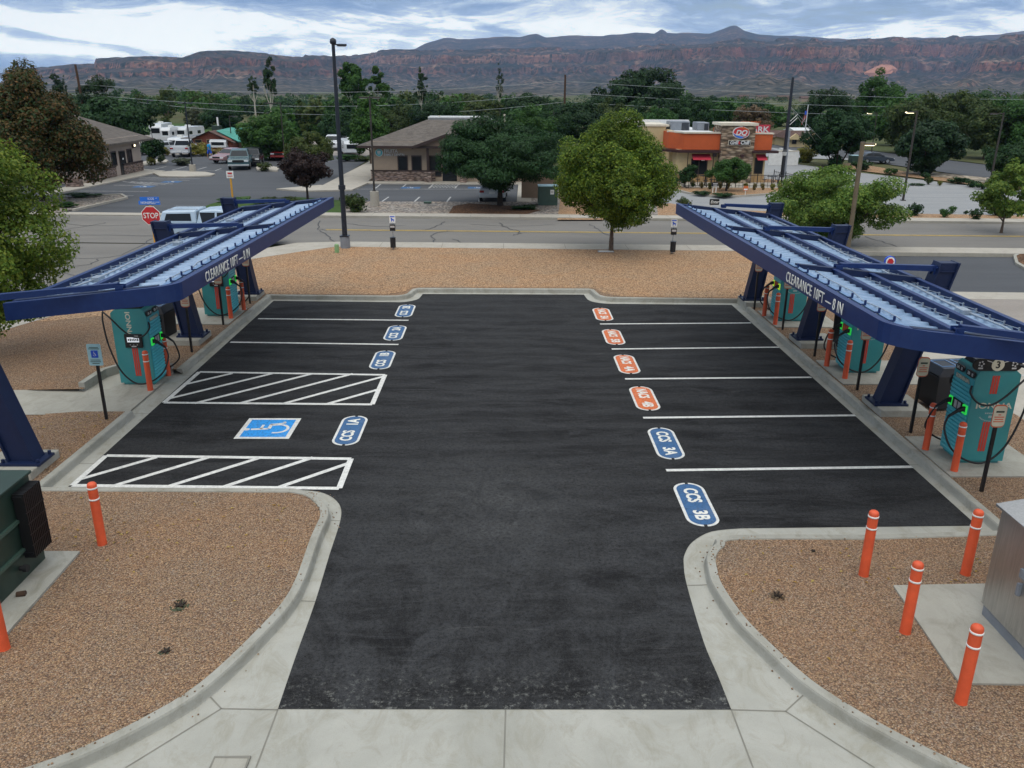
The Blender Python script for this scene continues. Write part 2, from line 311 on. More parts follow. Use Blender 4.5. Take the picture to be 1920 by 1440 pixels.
    M['trim'] = flat('dark_brown_trim', (.035, .018, .014), .5); M['trim_red'] = flat('oxblood_trim', (.035, .010, .010), .45); M['awning'] = flat('red_awning', (.50, .035, .06), .6); M['cap'] = flat('pale_coping', (.62, .56, .45), .6); M['roof_white'] = flat('white_roof', (.62, .63, .63), .6); M['hvac'] = flat('hvac_grey', (.23, .25, .28), .5, .2)
    t = NT('dark_glass'); M['glass'] = t.col((.010, .013, .016), .18, 0, .35)
    M['green_roof'] = flat('green_metal_roof', (.03, .26, .19), .45); M['log_red'] = flat('red_brown_logs', (.20, .055, .03), .8); M['fence_white'] = flat('white_block', (.66, .65, .62), .7); M['iron'] = flat('black_iron', (.012, .012, .014), .5)
    # cars
    def paint(name, c, metal=0): return flat(name, c, .25, metal, .6, .04)
    M['car_white'] = paint('car_white', (.58, .60, .62)); M['car_blue'] = paint('car_silver_blue', (.40, .50, .60), .1); M['car_dark'] = paint('car_dark_green', (.05, .10, .115)); M['car_black'] = paint('car_black', (.012, .013, .016)); M['car_red'] = paint('car_dark_red', (.24, .02, .02)); M['car_pink'] = paint('car_dusty_maroon', (.28, .17, .18)); M['car_grey'] = paint('car_slate', (.012, .02, .032)); M['car_silver'] = paint('car_silver', (.42, .44, .46), .3)
    M['tyre'] = flat('tyre', (.012, .012, .012), .8); M['rim'] = flat('wheel_rim', (.35, .36, .37), .35, .6); M['headlight'] = flat('headlight_glass', (.7, .72, .74), .15); M['taillight'] = flat('tail_light', (.30, .012, .012), .3)
    M['shirt'] = flat('blue_shirt', (.01, .26, .55), .8); M['skin'] = flat('skin', (.30, .17, .11), .6); M['hair'] = flat('hair', (.02, .014, .01), .7)
    # bark & foliage
    M['bark'] = flat('grey_brown_bark', (.11, .08, .06), .9, 0, .2, .35, 9); M['bark_d'] = flat('dark_bark', (.04, .03, .024), .9, 0, .2, .3, 9); M['bark_w'] = flat('pale_bark', (.42, .39, .32), .9, 0, .2, .25, 4)
    def leaf(name, cols, trans=.35):
        t = NT(name); g = t.n('ShaderNodeNewGeometry'); n = len(cols)
        r = t.ramp(g.outputs['Random Per Island'], [(i/(n-1), c) for i, c in enumerate(cols)])
        big = t.noise(.55, 3, .6); k = t.mix(1.0, r, t.ramp(big, [(.3, .7), (.7, 1.3)]), 'MULTIPLY')
        oi = t.n('ShaderNodeObjectInfo'); k = t.mix(1.0, k, t.ramp(oi.outputs['Random'], [(0, (.85, .9, .9)), (1, (1.15, 1.08, .95))]), 'MULTIPLY')
        t.col(k, .6, 0, .25); tr = t.n('ShaderNodeBsdfTranslucent'); t.l(k, tr.inputs[0]); mx = t.n('ShaderNodeMixShader', Fac=trans); t.l(t.b.outputs[0], mx.inputs[1]); t.l(tr.outputs[0], mx.inputs[2]); t.l(mx.outputs[0], t.out.inputs[0]); return t.m
    M['lf_bright'] = leaf('leaf_bright', [(.032, .075, .011), (.066, .132, .017), (.12, .20, .024), (.20, .265, .032), (.046, .094, .013)], .4)
    M['lf_left'] = leaf('leaf_yellow_green', [(.075, .14, .02), (.13, .205, .028), (.20, .28, .038), (.29, .32, .045), (.06, .11, .017)], .42)
    M['lf_mid'] = leaf('leaf_mid', [(.025, .075, .018), (.042, .11, .023), (.065, .145, .03), (.038, .098, .022)])
    M['lf_lime'] = leaf('leaf_lime', [(.055, .12, .022), (.095, .178, .033), (.15, .24, .046), (.215, .285, .056)], .4)
    M['lf_dark'] = leaf('leaf_dark', [(.014, .043, .013), (.022, .063, .019), (.034, .085, .025), (.02, .055, .016)], .3)
    M['lf_deep'] = leaf('leaf_deep', [(.014, .038, .014), (.022, .055, .018), (.032, .072, .023)], .25)
    M['lf_olive'] = leaf('leaf_olive', [(.03, .058, .016), (.052, .085, .023), (.075, .105, .028), (.095, .115, .033)])
    M['lf_rust'] = leaf('leaf_rust', [(.02, .046, .013), (.032, .066, .017), (.12, .07, .024), (.03, .056, .015), (.17, .085, .03), (.022, .046, .013)], .3)
    M['lf_purple'] = leaf('leaf_purple', [(.022, .012, .012), (.035, .018, .016), (.05, .026, .022)], .2)
    M['lf_sage'] = leaf('leaf_sage', [(.07, .085, .05), (.10, .12, .075), (.13, .145, .095)])
    M['lf_yellow'] = leaf('leaf_yellow', [(.14, .15, .03), (.21, .19, .035), (.10, .13, .03), (.27, .23, .04)])
    M['lf_straw'] = leaf('leaf_straw', [(.20, .16, .06), (.28, .22, .09), (.14, .13, .05)])
    M['lf_bare'] = leaf('leaf_bare', [(.13, .095, .065), (.18, .13, .085), (.10, .08, .05)])
    M['lf_fallen'] = leaf('leaf_fallen', [(.45, .30, .05), (.35, .2, .06), (.5, .38, .12), (.25, .13, .05)])
    M['sandstone'] = flat('bare_sandstone', (.42, .20, .13), .95, 0, .1, .25, .03)
    # mesa rock: red cliff bands where steep, pale soil and dark juniper where flatter
    t = NT('mesa_rock'); g = t.n('ShaderNodeNewGeometry'); sn = t.n('ShaderNodeSeparateXYZ'); t.l(g.outputs['True Normal'], sn.inputs[0]); sp = t.n('ShaderNodeSeparateXYZ'); t.l(g.outputs['Position'], sp.inputs[0])
    strat = t.noise(1.0, 7, .75, t.pos(sc=(.0012, .0012, .03)), .4); n1 = t.noise(.006, 7, .7); n2 = t.noise(.0016, 5, .65); st2 = t.noise(1.0, 5, .8, t.pos(sc=(.02, .02, .004)), 1.0)
    rock = t.ramp(strat, [(.36, (.07, .03, .028)), (.46, (.33, .125, .075)), (.53, (.14, .065, .048)), (.62, (.42, .20, .125))])
    rock = t.mix(t.ramp(st2, [(.48, 0), (.66, .75)]), rock, (.045, .032, .034)); rock = t.mix(t.ramp(n2, [(.45, 0), (.7, .6)]), rock, (.30, .20, .14))
    v = t.n('ShaderNodeTexVoronoi', Scale=.05); t.l(t.pos(sc=(1, .8, 1.6)), v.inputs['Vector']); bush = t.ramp(v.outputs['Distance'], [(.40, 1), (.66, 0)])
    dens = t.ramp(t.noise(.0045, 6, .75), [(.30, .3), (.48, 1)]); flatm = t.ramp(sn.outputs['Z'], [(.35, .2), (.75, 1)])
    q = t.n('ShaderNodeMath', _operation='MULTIPLY'); t.l(bush, q.inputs[0]); t.l(dens, q.inputs[1]); q2 = t.n('ShaderNodeMath', _operation='MULTIPLY'); t.l(q.outputs[0], q2.inputs[0]); t.l(flatm, q2.inputs[1])
    soil = t.ramp(n1, [(.40, (.022, .030, .025)), (.50, (.06, .045, .036)), (.58, (.17, .095, .062)), (.69, (.34, .24, .17))]); lowm = t.n('ShaderNodeMapRange'); lowm.inputs[1].default_value = 60; lowm.inputs[2].default_value = 10; t.l(sp.outputs['Z'], lowm.inputs[0])
    soil = t.mix(lowm.outputs[0], soil, t.ramp(n1, [(.40, (.05, .05, .038)), (.55, (.13, .11, .085)), (.68, (.27, .23, .18))]))
    rock = t.mix(t.ramp(t.noise(.0012, 4, .6), [(.44, .8), (.56, 0)]), rock, t.mix(.5, soil, (.07, .052, .048))); c = t.mix(t.ramp(sn.outputs['Z'], [(.60, 0), (.82, .95)]), rock, soil); c = t.mix(q2.outputs[0], c, (.012, .019, .014)); M['mesa'] = t.col(c, .95, 0, .1)
mk_materials()
# ------------------------------------------------------------------ camera, sky, sun
def camera_world():
    S.view_settings.view_transform = 'Standard'; S.view_settings.look = 'None'; S.view_settings.gamma = 1; S.view_settings.use_curve_mapping = False; S.view_settings.exposure = -0.17
    cd = bpy.data.cameras.new('camera'); cd.sensor_width = 36; cd.lens = F/1920*36; cd.clip_start = .1; cd.clip_end = 60000
    c = bpy.data.objects.new('camera', cd); COL.objects.link(c); S.camera = c
    rt = Vector((_x[0], _y[0], -_d[0])); up = -Vector((_x[1], _y[1], -_d[1])); fw = Vector((_x[2], _y[2], -_d[2]))
    m = Matrix((rt, up, -fw)).transposed().to_4x4(); m.translation = (0, 0, H); c.matrix_world = m
    el, rot = R(60), R(200)
    w = bpy.data.worlds.new('World'); S.world = w; w.use_nodes = True; t = w.node_tree; bg = t.nodes['Background']; L = t.links.new
    sky = t.nodes.new('ShaderNodeTexSky'); sky.sky_type = 'NISHITA'; sky.sun_disc = False; sky.sun_elevation = el; sky.sun_rotation = rot; sky.air_density = 1.2; sky.dust_density = 1.0
    def nd(ty, **k):
        q = t.nodes.new(ty)
        for a, v in k.items(): setattr(q, a, v)
        return q
    def ramp(f, st):
        q = nd('ShaderNodeValToRGB'); e = q.color_ramp.elements
        while len(e) < len(st): e.new(.5)
        for i, (p, c) in enumerate(st): e[i].position = p; e[i].color = (c, c, c, 1) if not hasattr(c, '__len__') else (*c, 1)
        L(f, q.inputs[0]); return q.outputs[0]
    def math_(op, a, b):
        q = nd('ShaderNodeMath', operation=op)
        for i, v in enumerate((a, b)):
            if hasattr(v, 'links'): L(v, q.inputs[i])
            else: q.inputs[i].default_value = v
        return q.outputs[0]
    def mr(v, a, b, c=0, d=1):
        q = nd('ShaderNodeMapRange', interpolation_type='SMOOTHSTEP'); L(v, q.inputs[0])
        for i, x in enumerate((a, b, c, d)): q.inputs[i+1].default_value = x
        return q.outputs[0]
    tc = nd('ShaderNodeTexCoord').outputs['Generated']; sp = nd('ShaderNodeSeparateXYZ'); L(tc, sp.inputs[0]); X, Y, Z = sp.outputs
    def noise(sc, scale, det=6, rough=.6, dist=.4, off=(0, 0, 0)):
        m = nd('ShaderNodeMapping'); m.inputs['Scale'].default_value = sc; m.inputs['Location'].default_value = off; L(tc, m.inputs[0]); n = nd('ShaderNodeTexNoise'); L(m.outputs[0], n.inputs['Vector'])
        n.inputs['Scale'].default_value = scale; n.inputs['Detail'].default_value = det; n.inputs['Roughness'].default_value = rough; n.inputs['Distortion'].default_value = dist; return n.outputs['Fac']
    n1 = noise((1, 1, 6), 5.0, 8, .64, .7, (.3, .1, .55)); n2 = noise((1, 1, 4.5), 13, 7, .7, .8, (2, .7, 0)); n3 = noise((1, 1, 6), 2.4, 4, .5, .3, (5, 1, .2))
    # bright break in the cloud low over the mesa, strongest to the left
    band = math_('MULTIPLY', mr(Z, .018, .045), mr(Z, .092, .062)); side = mr(X, .08, -.16, .22, 1)
    band = math_('MULTIPLY', math_('MULTIPLY', band, side), mr(n1, .30, .62, .45, 1.25))
    m = math_('ADD', math_('MULTIPLY', mr(n1, .42, .62), .62), math_('MULTIPLY', mr(n2, .40, .66), .34)); m = math_('ADD', m, math_('MULTIPLY', band, .95)); m = math_('ADD', m, mr(X, -.1, .5, 0, .10))
    cl = ramp(m, [(0, (2.1, 3.4, 5.9)), (.36, (3.9, 5.3, 7.6)), (.70, (7.0, 8.2, 9.6)), (1, (12.4, 12.7, 12.4))])
    mx = nd('ShaderNodeMix', data_type='RGBA'); L(math_('MULTIPLY', mr(n3, .52, .66), mr(m, .45, .12, 0, .6)), mx.inputs[0]); L(cl, mx.inputs[6]); L(sky.outputs[0], mx.inputs[7])
    up = nd('ShaderNodeMix', data_type='RGBA', blend_type='MULTIPLY'); up.inputs[0].default_value = 1; L(mx.outputs[2], up.inputs[6]); L(ramp(mr(Z, .25, .95), [(0, (1, 1, 1)), (1, (3.75, 3.08, 2.36))]), up.inputs[7])
    lo = nd('ShaderNodeMix', data_type='RGBA', blend_type='MULTIPLY'); lo.inputs[0].default_value = 1; L(up.outputs[2], lo.inputs[6]); L(ramp(mr(Z, .02, .2), [(0, (1.42, 1.42, 1.36)), (1, (1, 1, 1))]), lo.inputs[7]); up = lo
    L(up.outputs[2], bg.inputs[0]); bg.inputs[1].default_value = .09
    sd = bpy.data.lights.new('sun', 'SUN'); sd.energy = 1.3; sd.angle = R(55); sd.color = (1, .94, .84); so = bpy.data.objects.new('sun', sd); COL.objects.link(so)
    dv = Vector((math.sin(rot)*math.cos(el), math.cos(rot)*math.cos(el), math.sin(el))); so.rotation_euler = dv.to_track_quat('Z', 'Y').to_euler()
camera_world()
# ------------------------------------------------------------------ ground, roads, lot
BED = .13
L_ISL = [G(*p, BED).to_2d() for p in [(64,919),(544,923.5),(575,930.5),(595,948),(601,967),(583,1008),(544,1109),(474,1191),(373,1284),(272,1346),(155,1403),(54,1440)]]
R_ISL = [G(*p, BED).to_2d() for p in [(1871,1008),(1630,1012),(1387,1012),(1358,1024),(1342,1043),(1344,1067),(1354,1098),(1397,1160),(1455,1218),(1521,1277),(1610,1335),(1708,1389),(1813,1440)]]
def road_y(x, y0): return y0-.03*x
def ground():
    struct('ground', MB().poly([(-8100, -350), (8100, -350), (8100, 7800), (-8100, 7800)], -.06), M['field'])
    # charging lot: concrete gutter sheet, asphalt on top
    struct('concrete_apron', MB().poly([(-14, 1.5), (14, 1.5), (14, 8.6), (9.02, 12.9), (9.02, 31.2), (-9.02, 31.2), (-9.02, 13.5), (-14, 8.4)], 0), M['concrete'])
    back = [(8.28, 29.2), (3.9, 29.3)]+[(3.9-.8*math.sin(R(a)), 30.1-.8*math.cos(R(a))) for a in range(10, 91, 16)]+[(3.05, 30.72), (-3.05, 30.72)]+[(-3.9+.8*math.cos(R(a)), 30.2-.8*math.sin(R(a))) for a in range(0, 82, 16)]+[(-3.95, 29.42), (-8.38, 29.55)]
    lft = [G(*p).to_2d() for p in [(128,913),(560,919),(596,922),(622,932),(638,950),(638,977),(618,1040),(591,1129),(555,1230),(521,1330)]]
    rgt = [G(*p).to_2d() for p in [(1371,1331),(1345,1265),(1319,1203),(1288,1098),(1282,1060),(1284,1039),(1299,1016),(1334,997),(1389,991),(1832,986)]]
    sm2 = lambda P: [tuple(p[:2]) for p in smooth_path([Vector((q[0], q[1], 0)) for q in P], 4)]
    lft = [lft[0]]+sm2(lft[1:]); rgt = sm2(rgt[:-1])+[rgt[-1]]
    lot = struct('charging_lot', MB().poly(back+lft+rgt, .006), M['asphalt'])
    def z(mb, n, m, **k): return mb.build(n, M[m], lot, **k)
    zt = .011
    # stall lines
    W = .055
    def line(a, b, w=W, zz=zt):
        a = Vector((a[0], a[1], zz)); b = Vector((b[0], b[1], zz)); t = (b-a).normalized(); n = Vector((-t.y, t.x, 0))*w; mb = MB(); mb.add([a-n, b-n, b+n, a+n], [(0, 1, 2, 3)]); return mb
    for a, b in [((484,598),(766,601)), ((432,642),(747,646.5)), ((1125,608),(1408,606)), ((1147,655),(1460,651.5)), ((1172,711),(1521,708)), ((1206,784),(1604,779.5)), ((1249,882.5),(1710,876))]:
        z(line(G(*a), G(*b)), 'stall_line', 'paint')
    # two hatched access aisles
    for q in ([(374,698),(722,703.5),(698,759),(308,755.5)], [(199,855),(658,861),(636,916.5),(136,911)]):
        P = [G(*p).to_2d() for p in q]; mb = MB()
        for i in range(4):
            l = line(P[i], P[(i+1) % 4], .06, zt+.002*(i % 2)); mb.add(l.v, l.f)
        x0 = min(P[0][0], P[3][0]); x1 = P[1][0]; y0 = (P[2][1]+P[3][1])/2; y1 = (P[0][1]+P[1][1])/2
        for k in range(-3, 9):
            c = x0+.75+k*1.09-(y1-y0)*.0
            # line x = c + 1.05*(y-y0), clipped to the aisle box
            s = 1.05; ya, yb = max(y0, y0+(x0-c)/s), min(y1, y0+(x1-c)/s)
            if yb-ya > .12: l = line((c+s*(ya-y0), ya), (c+s*(yb-y0), yb), .058, zt-.002); mb.add(l.v, l.f)
        z(mb, 'access_aisle', 'paint')
    # wheelchair symbol
    A = [G(*p).to_2d() for p in [(440,823.5),(544,823.5),(558.5,785),(470,785)]]
    o = Vector((A[0][0], A[0][1])); w = 1.33; cx = sum(p[0] for p in A)/4; cy = sum(p[1] for p in A)/4; hw = (A[1]-A[0]).length/2; hh = (A[3][1]-A[0][1])/2
    isa = z(MB().poly([(cx-hw, cy-hh), (cx+hw, cy-hh), (cx+hw, cy+hh), (cx-hw, cy+hh)], zt), 'accessible_symbol', 'paint')
    MB().poly([(cx-hw+.1, cy-hh+.1), (cx+hw-.1, cy-hh+.1), (cx+hw-.1, cy+hh-.1), (cx-hw+.1, cy+hh-.1)], zt+.003).build('symbol_field', M['mark_sky'], isa)
    wheelchair(MB(), frame((cx+.02, cy, zt+.006), (0, 1, 0), (-1, 0, 0)), 1.12*min(hw, hh)).build('wheelchair_figure', M['paint'], isa)
    # stall number ovals
    for p, tx, c, s in [((657,807),('CCS','1A'),'mark_blue',-1), ((717.5,675),('CCS','1B'),'mark_blue',-1), ((741,624.5),('CCS','2A'),'mark_blue',-1), ((760,583),('CCS','2B'),'mark_blue',-1),
                        ((1130,589.5),('NACS','5A'),'mark_orange',1), ((1150,632),('NACS','5B'),'mark_orange',1), ((1175,683),('NACS','4A'),'mark_orange',1), ((1208,747),('NACS','4B'),'mark_orange',1), ((1248,831),('CCS','3A'),'mark_blue',1), ((1304,945),('CCS','3B'),'mark_blue',1)]:
        g = G(*p); y = g.y; x = g.x; l = .87; r = .30
        def oval(r, l, zz): return MB().poly([(x+r*math.cos(R(a)), y+(l-r)+r*math.sin(R(a))) for a in range(0, 181, 15)]+[(x+r*math.cos(R(a)), y-(l-r)+r*math.sin(R(a))) for a in range(180, 361, 15)], zz)
        ov = z(oval(r, l, zt), 'stall_number_oval', 'paint'); oval(r-.055, l-.055, zt+.003).build('oval_field', M[c], ov)
        g1 = MB()
        for dx, dy in ((0, l-.03), (0, -l+.03)): g1.bb(x+dx-.03, x+dx+.03, y+dy-.04, y+dy+.04, zt+.001, zt+.0045)
        g1.build('stencil_gap', M['asphalt'], ov)
        for k, ww in enumerate(tx):
            yy = y-s*(-.33 if k == 0 else .45)
            text('lettering', ww, .36, M['letter'], frame((x, yy, zt+.006), (0, -s, 0), (s, 0, 0)), ov, .035, sx=(.86 if len(ww) == 3 else .72 if len(ww) > 3 else .95), depth=.001)
    # concrete joints
    j = MB()
    for a, b in [((521,1331),(480,1440)), ((948,1331),(945,1440)), ((1371,1331),(1412,1440)), ((415,1329),(521,1331)), ((415,1329),(235,1440)), ((1371,1331),(1473,1334)), ((1473,1334),(1640,1440)), ((544,1126),(592,1128)), ((1288,1098),(1352,1096)), ((603,975),(640,977)), ((373,1284),(415,1329)), ((1521,1290),(1473,1334))]:
        l = line(G(*a), G(*b), .010, .004); j.add(l.v, l.f)
    for x in (-1, 1):
        for y in (15.5, 18.3, 21.1, 23.9, 26.6): l = line((x*8.42, y+.1), (x*8.8, y+.1), .009, .004); j.add(l.v, l.f)
    for x in (-6, 0, 6): l = line((x, 29.5 if x else 30.75), (x, 29.9 if x else 31.1), .009, .004); j.add(l.v, l.f)
    struct('concrete_joints', j, M['joint'])
    g = G(432, 1431); b = struct('utility_cover', MB().box((g.x, g.y-.06, .006), (.40, .26, .03)), M['pad']); tag(b, 'small square utility box lid set flush in the concrete driveway', 'utility lid'); del b['kind']
    MB().sweep([(g.x-.2, g.y-.19), (g.x+.2, g.y-.19), (g.x+.2, g.y+.07), (g.x-.2, g.y+.07)], [(-.012, .0), (-.012, .026), (.012, .026), (.012, .0)], True).build('lid_frame', M['joint'], b, org=b.location)
    # kerbs: profile runs from the gutter side up over the top to the bed
    K = [(-.18, -.01), (-.165, .02), (-.145, .125), (-.13, .15), (0, .15), (.02, .10)]
    kl = [p for p in L_ISL[::-1]]
    def rs(P, n=3): return [tuple(p) for p in smooth_path([Vector((q[0], q[1], 0)) for q in P], n)]
    KF = [(-o, zz) for o, zz in K]
    struct('kerb', MB().sweep([(-13, 4.9), (-8.2, 6.1)]+[p[:2] for p in rs(kl[:-1], 4)]+[(-8.75, 14.1)], K), M['kerb'])
    struct('kerb', MB().sweep([(13, 4.9), (8.2, 6.1)]+[p[:2] for p in rs(R_ISL[::-1][:-1], 4)]+[(8.85, 12.5)], KF), M['kerb'])
    kk = [(8.85, 12.5), (8.78, 19.2), (8.7, 29.55), (4.3, 29.75)]+[(4.1-.55*math.sin(R(a)), 30.3-.55*math.cos(R(a))) for a in range(15, 91, 15)]+[(3.45, 30.95), (3.25, 31.12), (-3.25, 31.12), (-3.45, 30.95)]+[(-4.1+.55*math.cos(R(a)), 30.4-.55*math.sin(R(a))) for a in range(0, 76, 15)]+[(-4.3, 29.85), (-8.72, 29.95), (-8.78, 24.0), (-8.82, 21.3)]
    struct('kerb', MB().sweep(kk, KF), M['kerb'])
    struct('kerb', MB().sweep([(-8.85, 18.2), (-8.92, 14.05)], KF), M['kerb'])
    # gravel bed, one C-shaped sheet around the lot
    inner = [(-40, 2), (-13, 4.9), (-8.2, 6.1)]+[p[:2] for p in rs(kl[:-1], 4)]+[(-8.75, 14.1), (-8.92, 14.05), (-8.85, 18.2), (-9.9, 18.2), (-10.6, 18.05), (-12.3, 18.05), (-12.3, 19.65), (-10.6, 19.75), (-10.6, 21.3), (-8.82, 21.3)]+list(reversed(kk))[1:]+[(8.85, 12.5)]+[p[:2] for p in reversed(rs(R_ISL[::-1][:-1], 4))]+[(8.2, 6.1), (13, 4.9), (40, 2)]
    outer = [(40, 12.5), (12.2, 12.6), (12.0, 31.5), (13.2, 34.5), (14.2, 39.15), (-5, 39.85), (-8.1, 39.95), (-9.5, 38.6), (-11.2, 36.8), (-13, 33.2), (-14.3, 28.6), (-15.3, 26), (-17, 21), (-19, 14), (-40, 10)]
    struct('gravel_bed', MB().poly(inner+outer, BED), M['gravel'])
    # paler tan gravel towards the street
    tan = [(12.0, 29), (12.0, 31.5), (13.2, 34.5), (14.2, 39.1), (-5, 39.8), (-8.1, 39.9), (-9.5, 38.55), (-11.2, 36.75), (-13, 33.15), (-14.3, 28.6), (-15.2, 26), (-12.5, 27.2), (-10.9, 31.0), (-8.7, 30.1)]+[(-4.3, 30.1), (-3.7, 30.6), (-3.5, 31.3), (3.5, 31.3), (3.7, 30.5), (4.3, 29.95), (8.7, 29.75), (10.6, 30.6)]
    struct('tan_gravel_bed', MB().poly(tan, BED+.006), M['gravel_tan'])
    # pads under the chargers, the accessible path on the left
    def slab(name, pts, z1, m='pad', z0=0): return struct(name, MB().prism(pts, 'z', z0, z1), M[m])
    slab('charger_pad', [(8.86, 14.75), (10.9, 14.75), (10.9, 16.75), (8.86, 16.75)], BED+.03)
    slab('charger_pad', [(8.84, 20.2), (11.6, 20.2), (11.6, 22.2), (8.84, 22.2)], BED+.03)
    slab('charger_pad', [(8.80, 25.7), (10.9, 25.7), (10.9, 27.8), (8.80, 27.8)], BED+.03)
    slab('charger_pad', [(-8.84, 25.8), (-10.9, 25.8), (-10.9, 27.9), (-8.84, 27.9)], BED+.03)
    struct('access_path', MB().poly([(-8.9, 18.2, .03), (-8.9, 21.3, .03), (-10.6, 21.3, .03), (-10.6, 19.75, .03), (-9.9, 18.2, .03)]).poly([(-10.6, 20.3, .03), (-12.4, 20.2, BED-.005), (-12.4, 19.7, BED+.012), (-12.4, 17.95, BED+.012), (-10.7, 17.95, BED+.012), (-9.9, 18.2, .03)]).poly([(-12.4, 19.7, BED+.012), (-17.2, 19.6, BED+.012), (-17.8, 17.9, BED+.012), (-12.4, 17.95, BED+.012)]), M['pad'])
    MB  # (path kerb)
    struct('path_kerb', MB().sweep([(-8.95, 21.36), (-10.35, 21.36), (-10.62, 20.95), (-10.66, 19.85)], [(-.1, 0), (-.09, .26), (.06, .26), (.07, 0)]), M['kerb'])
    # street with pavements
    def strip(n, x0, x1, ya, yb, zz, m, k=8): return struct(n, MB().poly([(x0, road_y(x0, ya)), (x1, road_y(x1, ya)), (x1, road_y(x1, yb)), (x0, road_y(x0, yb))], zz), M[m])
    strip('street', -260, 260, 41.0, 50.2, -.02, 'road')
    struct('side_street', MB().poly([(-12.2, 41.2), (-12.3, 37.3), (-14.4, 33.5), (-15.8, 28.8), (-17, 25.5), (-18.4, 21), (-20.4, 14), (-23, 0), (-44, 0), (-36, 41.6)], -.012), M['road'])
    strip('street_line', -9.8, 150, 45.50, 45.60, -.01, 'paint_yellow'); strip('street_line', -9.8, 150, 45.70, 45.80, -.01, 'paint_yellow')
    def walk(P, w, h=.14, m='walk', n='pavement'): return struct(n, MB().sweep(P, [(0, -.03), (0, h), (w, h), (w, -.03)]), M[m])
    struct('pavement', MB().prism([(90, road_y(90, 39.6)), (90, road_y(90, 41.1)), (-7.9, 41.35), (-10.2, 40.95), (-11.5, 39.2), (-12.3, 37.4), (-14.4, 33.4), (-15.9, 28.8), (-17.1, 25.3), (-18.5, 20.8), (-20.6, 13.5), (-23, 4), (-21.5, 4), (-19, 14), (-17, 21), (-15.3, 26), (-14.3, 28.6), (-13, 33.2), (-11.2, 36.8), (-9.5, 38.6), (-8.1, 39.95), (-5, 39.82), (14.2, 39.2)], 'z', -.04, .135), M['walk'])
    struct('pavement', MB().prism([(-16.2, 50.75), (9.5, 50.1), (34, 49.25), (34, 50.6), (9.5, 51.4), (-14.8, 52.0)], 'z', -.04, .10), M['walk'])
    struct('gutter_strip', MB().prism([(-60, 52.0), (-16.2, 50.75), (-16.2, 51.6), (-30, 52.2), (-60, 53.2)], 'z', -.04, .03), M['walk'])
    jn = MB()
    for x in range(-6, 14, 3): l = line((x, road_y(x, 39.7)), (x, road_y(x, 41.0)), .012, .139); jn.add(l.v, l.f)
    for x in range(-14, 32, 3): l = line((x, road_y(x, 50.35)), (x, road_y(x, 51.55)), .012, .104); jn.add(l.v, l.f)
    struct('pavement_joints', jn, M['joint'])
    # sealed cracks
    rnd = random.Random(5); cr = MB()
    def crack(px, w=.05):
        P = [G(*p, -.004) for p in px]; Q = smooth_path(P, 5)
        Q = [q+Vector((rnd.uniform(-.1, .1), rnd.uniform(-.12, .12), 0)) for q in Q]
        for a, b in zip(Q, Q[1:]):
            t = (b-a); t.z = 0
            if t.length < 1e-4: continue
            t.normalize(); n = Vector((-t.y, t.x, 0))*w; cr.add([a-n, b-n, b+n, a+n], [(0, 1, 2, 3)])
    for c in [[(935,418),(952,428),(970,432),(975,438),(960,441)], [(845,432),(810,440),(815,452),(810,460)], [(835,415),(818,425),(800,430)], [(1105,420),(1125,432),(1150,447),(1147,462)], [(600,414),(596,428),(612,432)], [(600,432),(622,448),(628,458)],
              [(100,415),(160,423),(260,421)], [(120,442),(200,440),(290,442)], [(110,438),(125,430),(160,424),(200,417)], [(128,483),(180,484),(235,475),(285,448)], [(92,510),(130,500),(170,495),(185,485)], [(95,512),(115,512),(140,516)], [(128,473),(150,465)], [(640,418),(700,424),(760,422)], [(880,420),(960,424),(1040,421)], [(850,448),(870,455)], [(1620,442),(1660,455),(1690,466)], [(1420,428),(1440,440)], [(140,448),(90,455),(60,470)]]: crack(c, .026 if c[0][1] < 470 else .022)
    struct('crack_sealant', cr, M['sealant'])
    # ground east of the charging lot
    struct('tan_drive', MB().poly([(12.2, 2), (60, 2), (60, 30.2), (12.1, 30.9)], .012), M['tan_lot'])
    struct('pale_concrete_drive', MB().poly([(12.15, 12.7), (17, 12.4), (15.2, 24.5), (12.05, 27.5)], .02), M['walk'])
    struct('asphalt_drive', MB().poly([(12.1, 31.2), (70, 29.0), (70, 37.2), (14.3, 38.9), (13.2, 34.5)], .01), M['lot_old'])
    struct('concrete_band', MB().poly([(12.1, 30.4), (70, 28.2), (70, 29.4), (12.1, 31.6)], .018), M['walk'])
    ln = MB()
    for y in (16.0, 18.7, 21.4): l = line((12.9, y), (17.5, y-.3), .05, .026); ln.add(l.v, l.f)
    struct('bay_lines', ln, M['paint_worn'])
    isl = [G(*p).to_2d() for p in [(1899,483),(1925,470),(1990,468),(2010,520),(1930,512),(1903,497)]]
    struct('planting_island', MB().prism([tuple(p) for p in isl], 'z', -.02, .12), M['kerb']); c = sum((Vector(p) for p in isl), Vector((0, 0)))/len(isl); struct('island_mulch', MB().poly([tuple(c+(Vector(p)-c)*.86) for p in isl], .126), M['mulch'])
    # beyond the street: left car park, dental front lot, beds
    struct('car_park', MB().poly([(-60, 53.1), (-30, 52.1), (-16, 51.7), (-12.6, 57.6), (-.8, 57.9), (1.4, 58.0), (1.4, 69.4), (-13, 69.4), (-14.2, 67.5), (-15, 100), (-62, 100)], -.006), M['lot_old'])
    struct('river_rock_bed', MB().poly([(-13.2, 52.0), (9.5, 51.4), (11.5, 51.4), (11, 57), (7.2, 57.3), (6.5, 69), (2.3, 69), (1.9, 57.9), (.9, 57.9), (-.8, 57.9), (-12.2, 57.7)], .05), M['river_rock'])
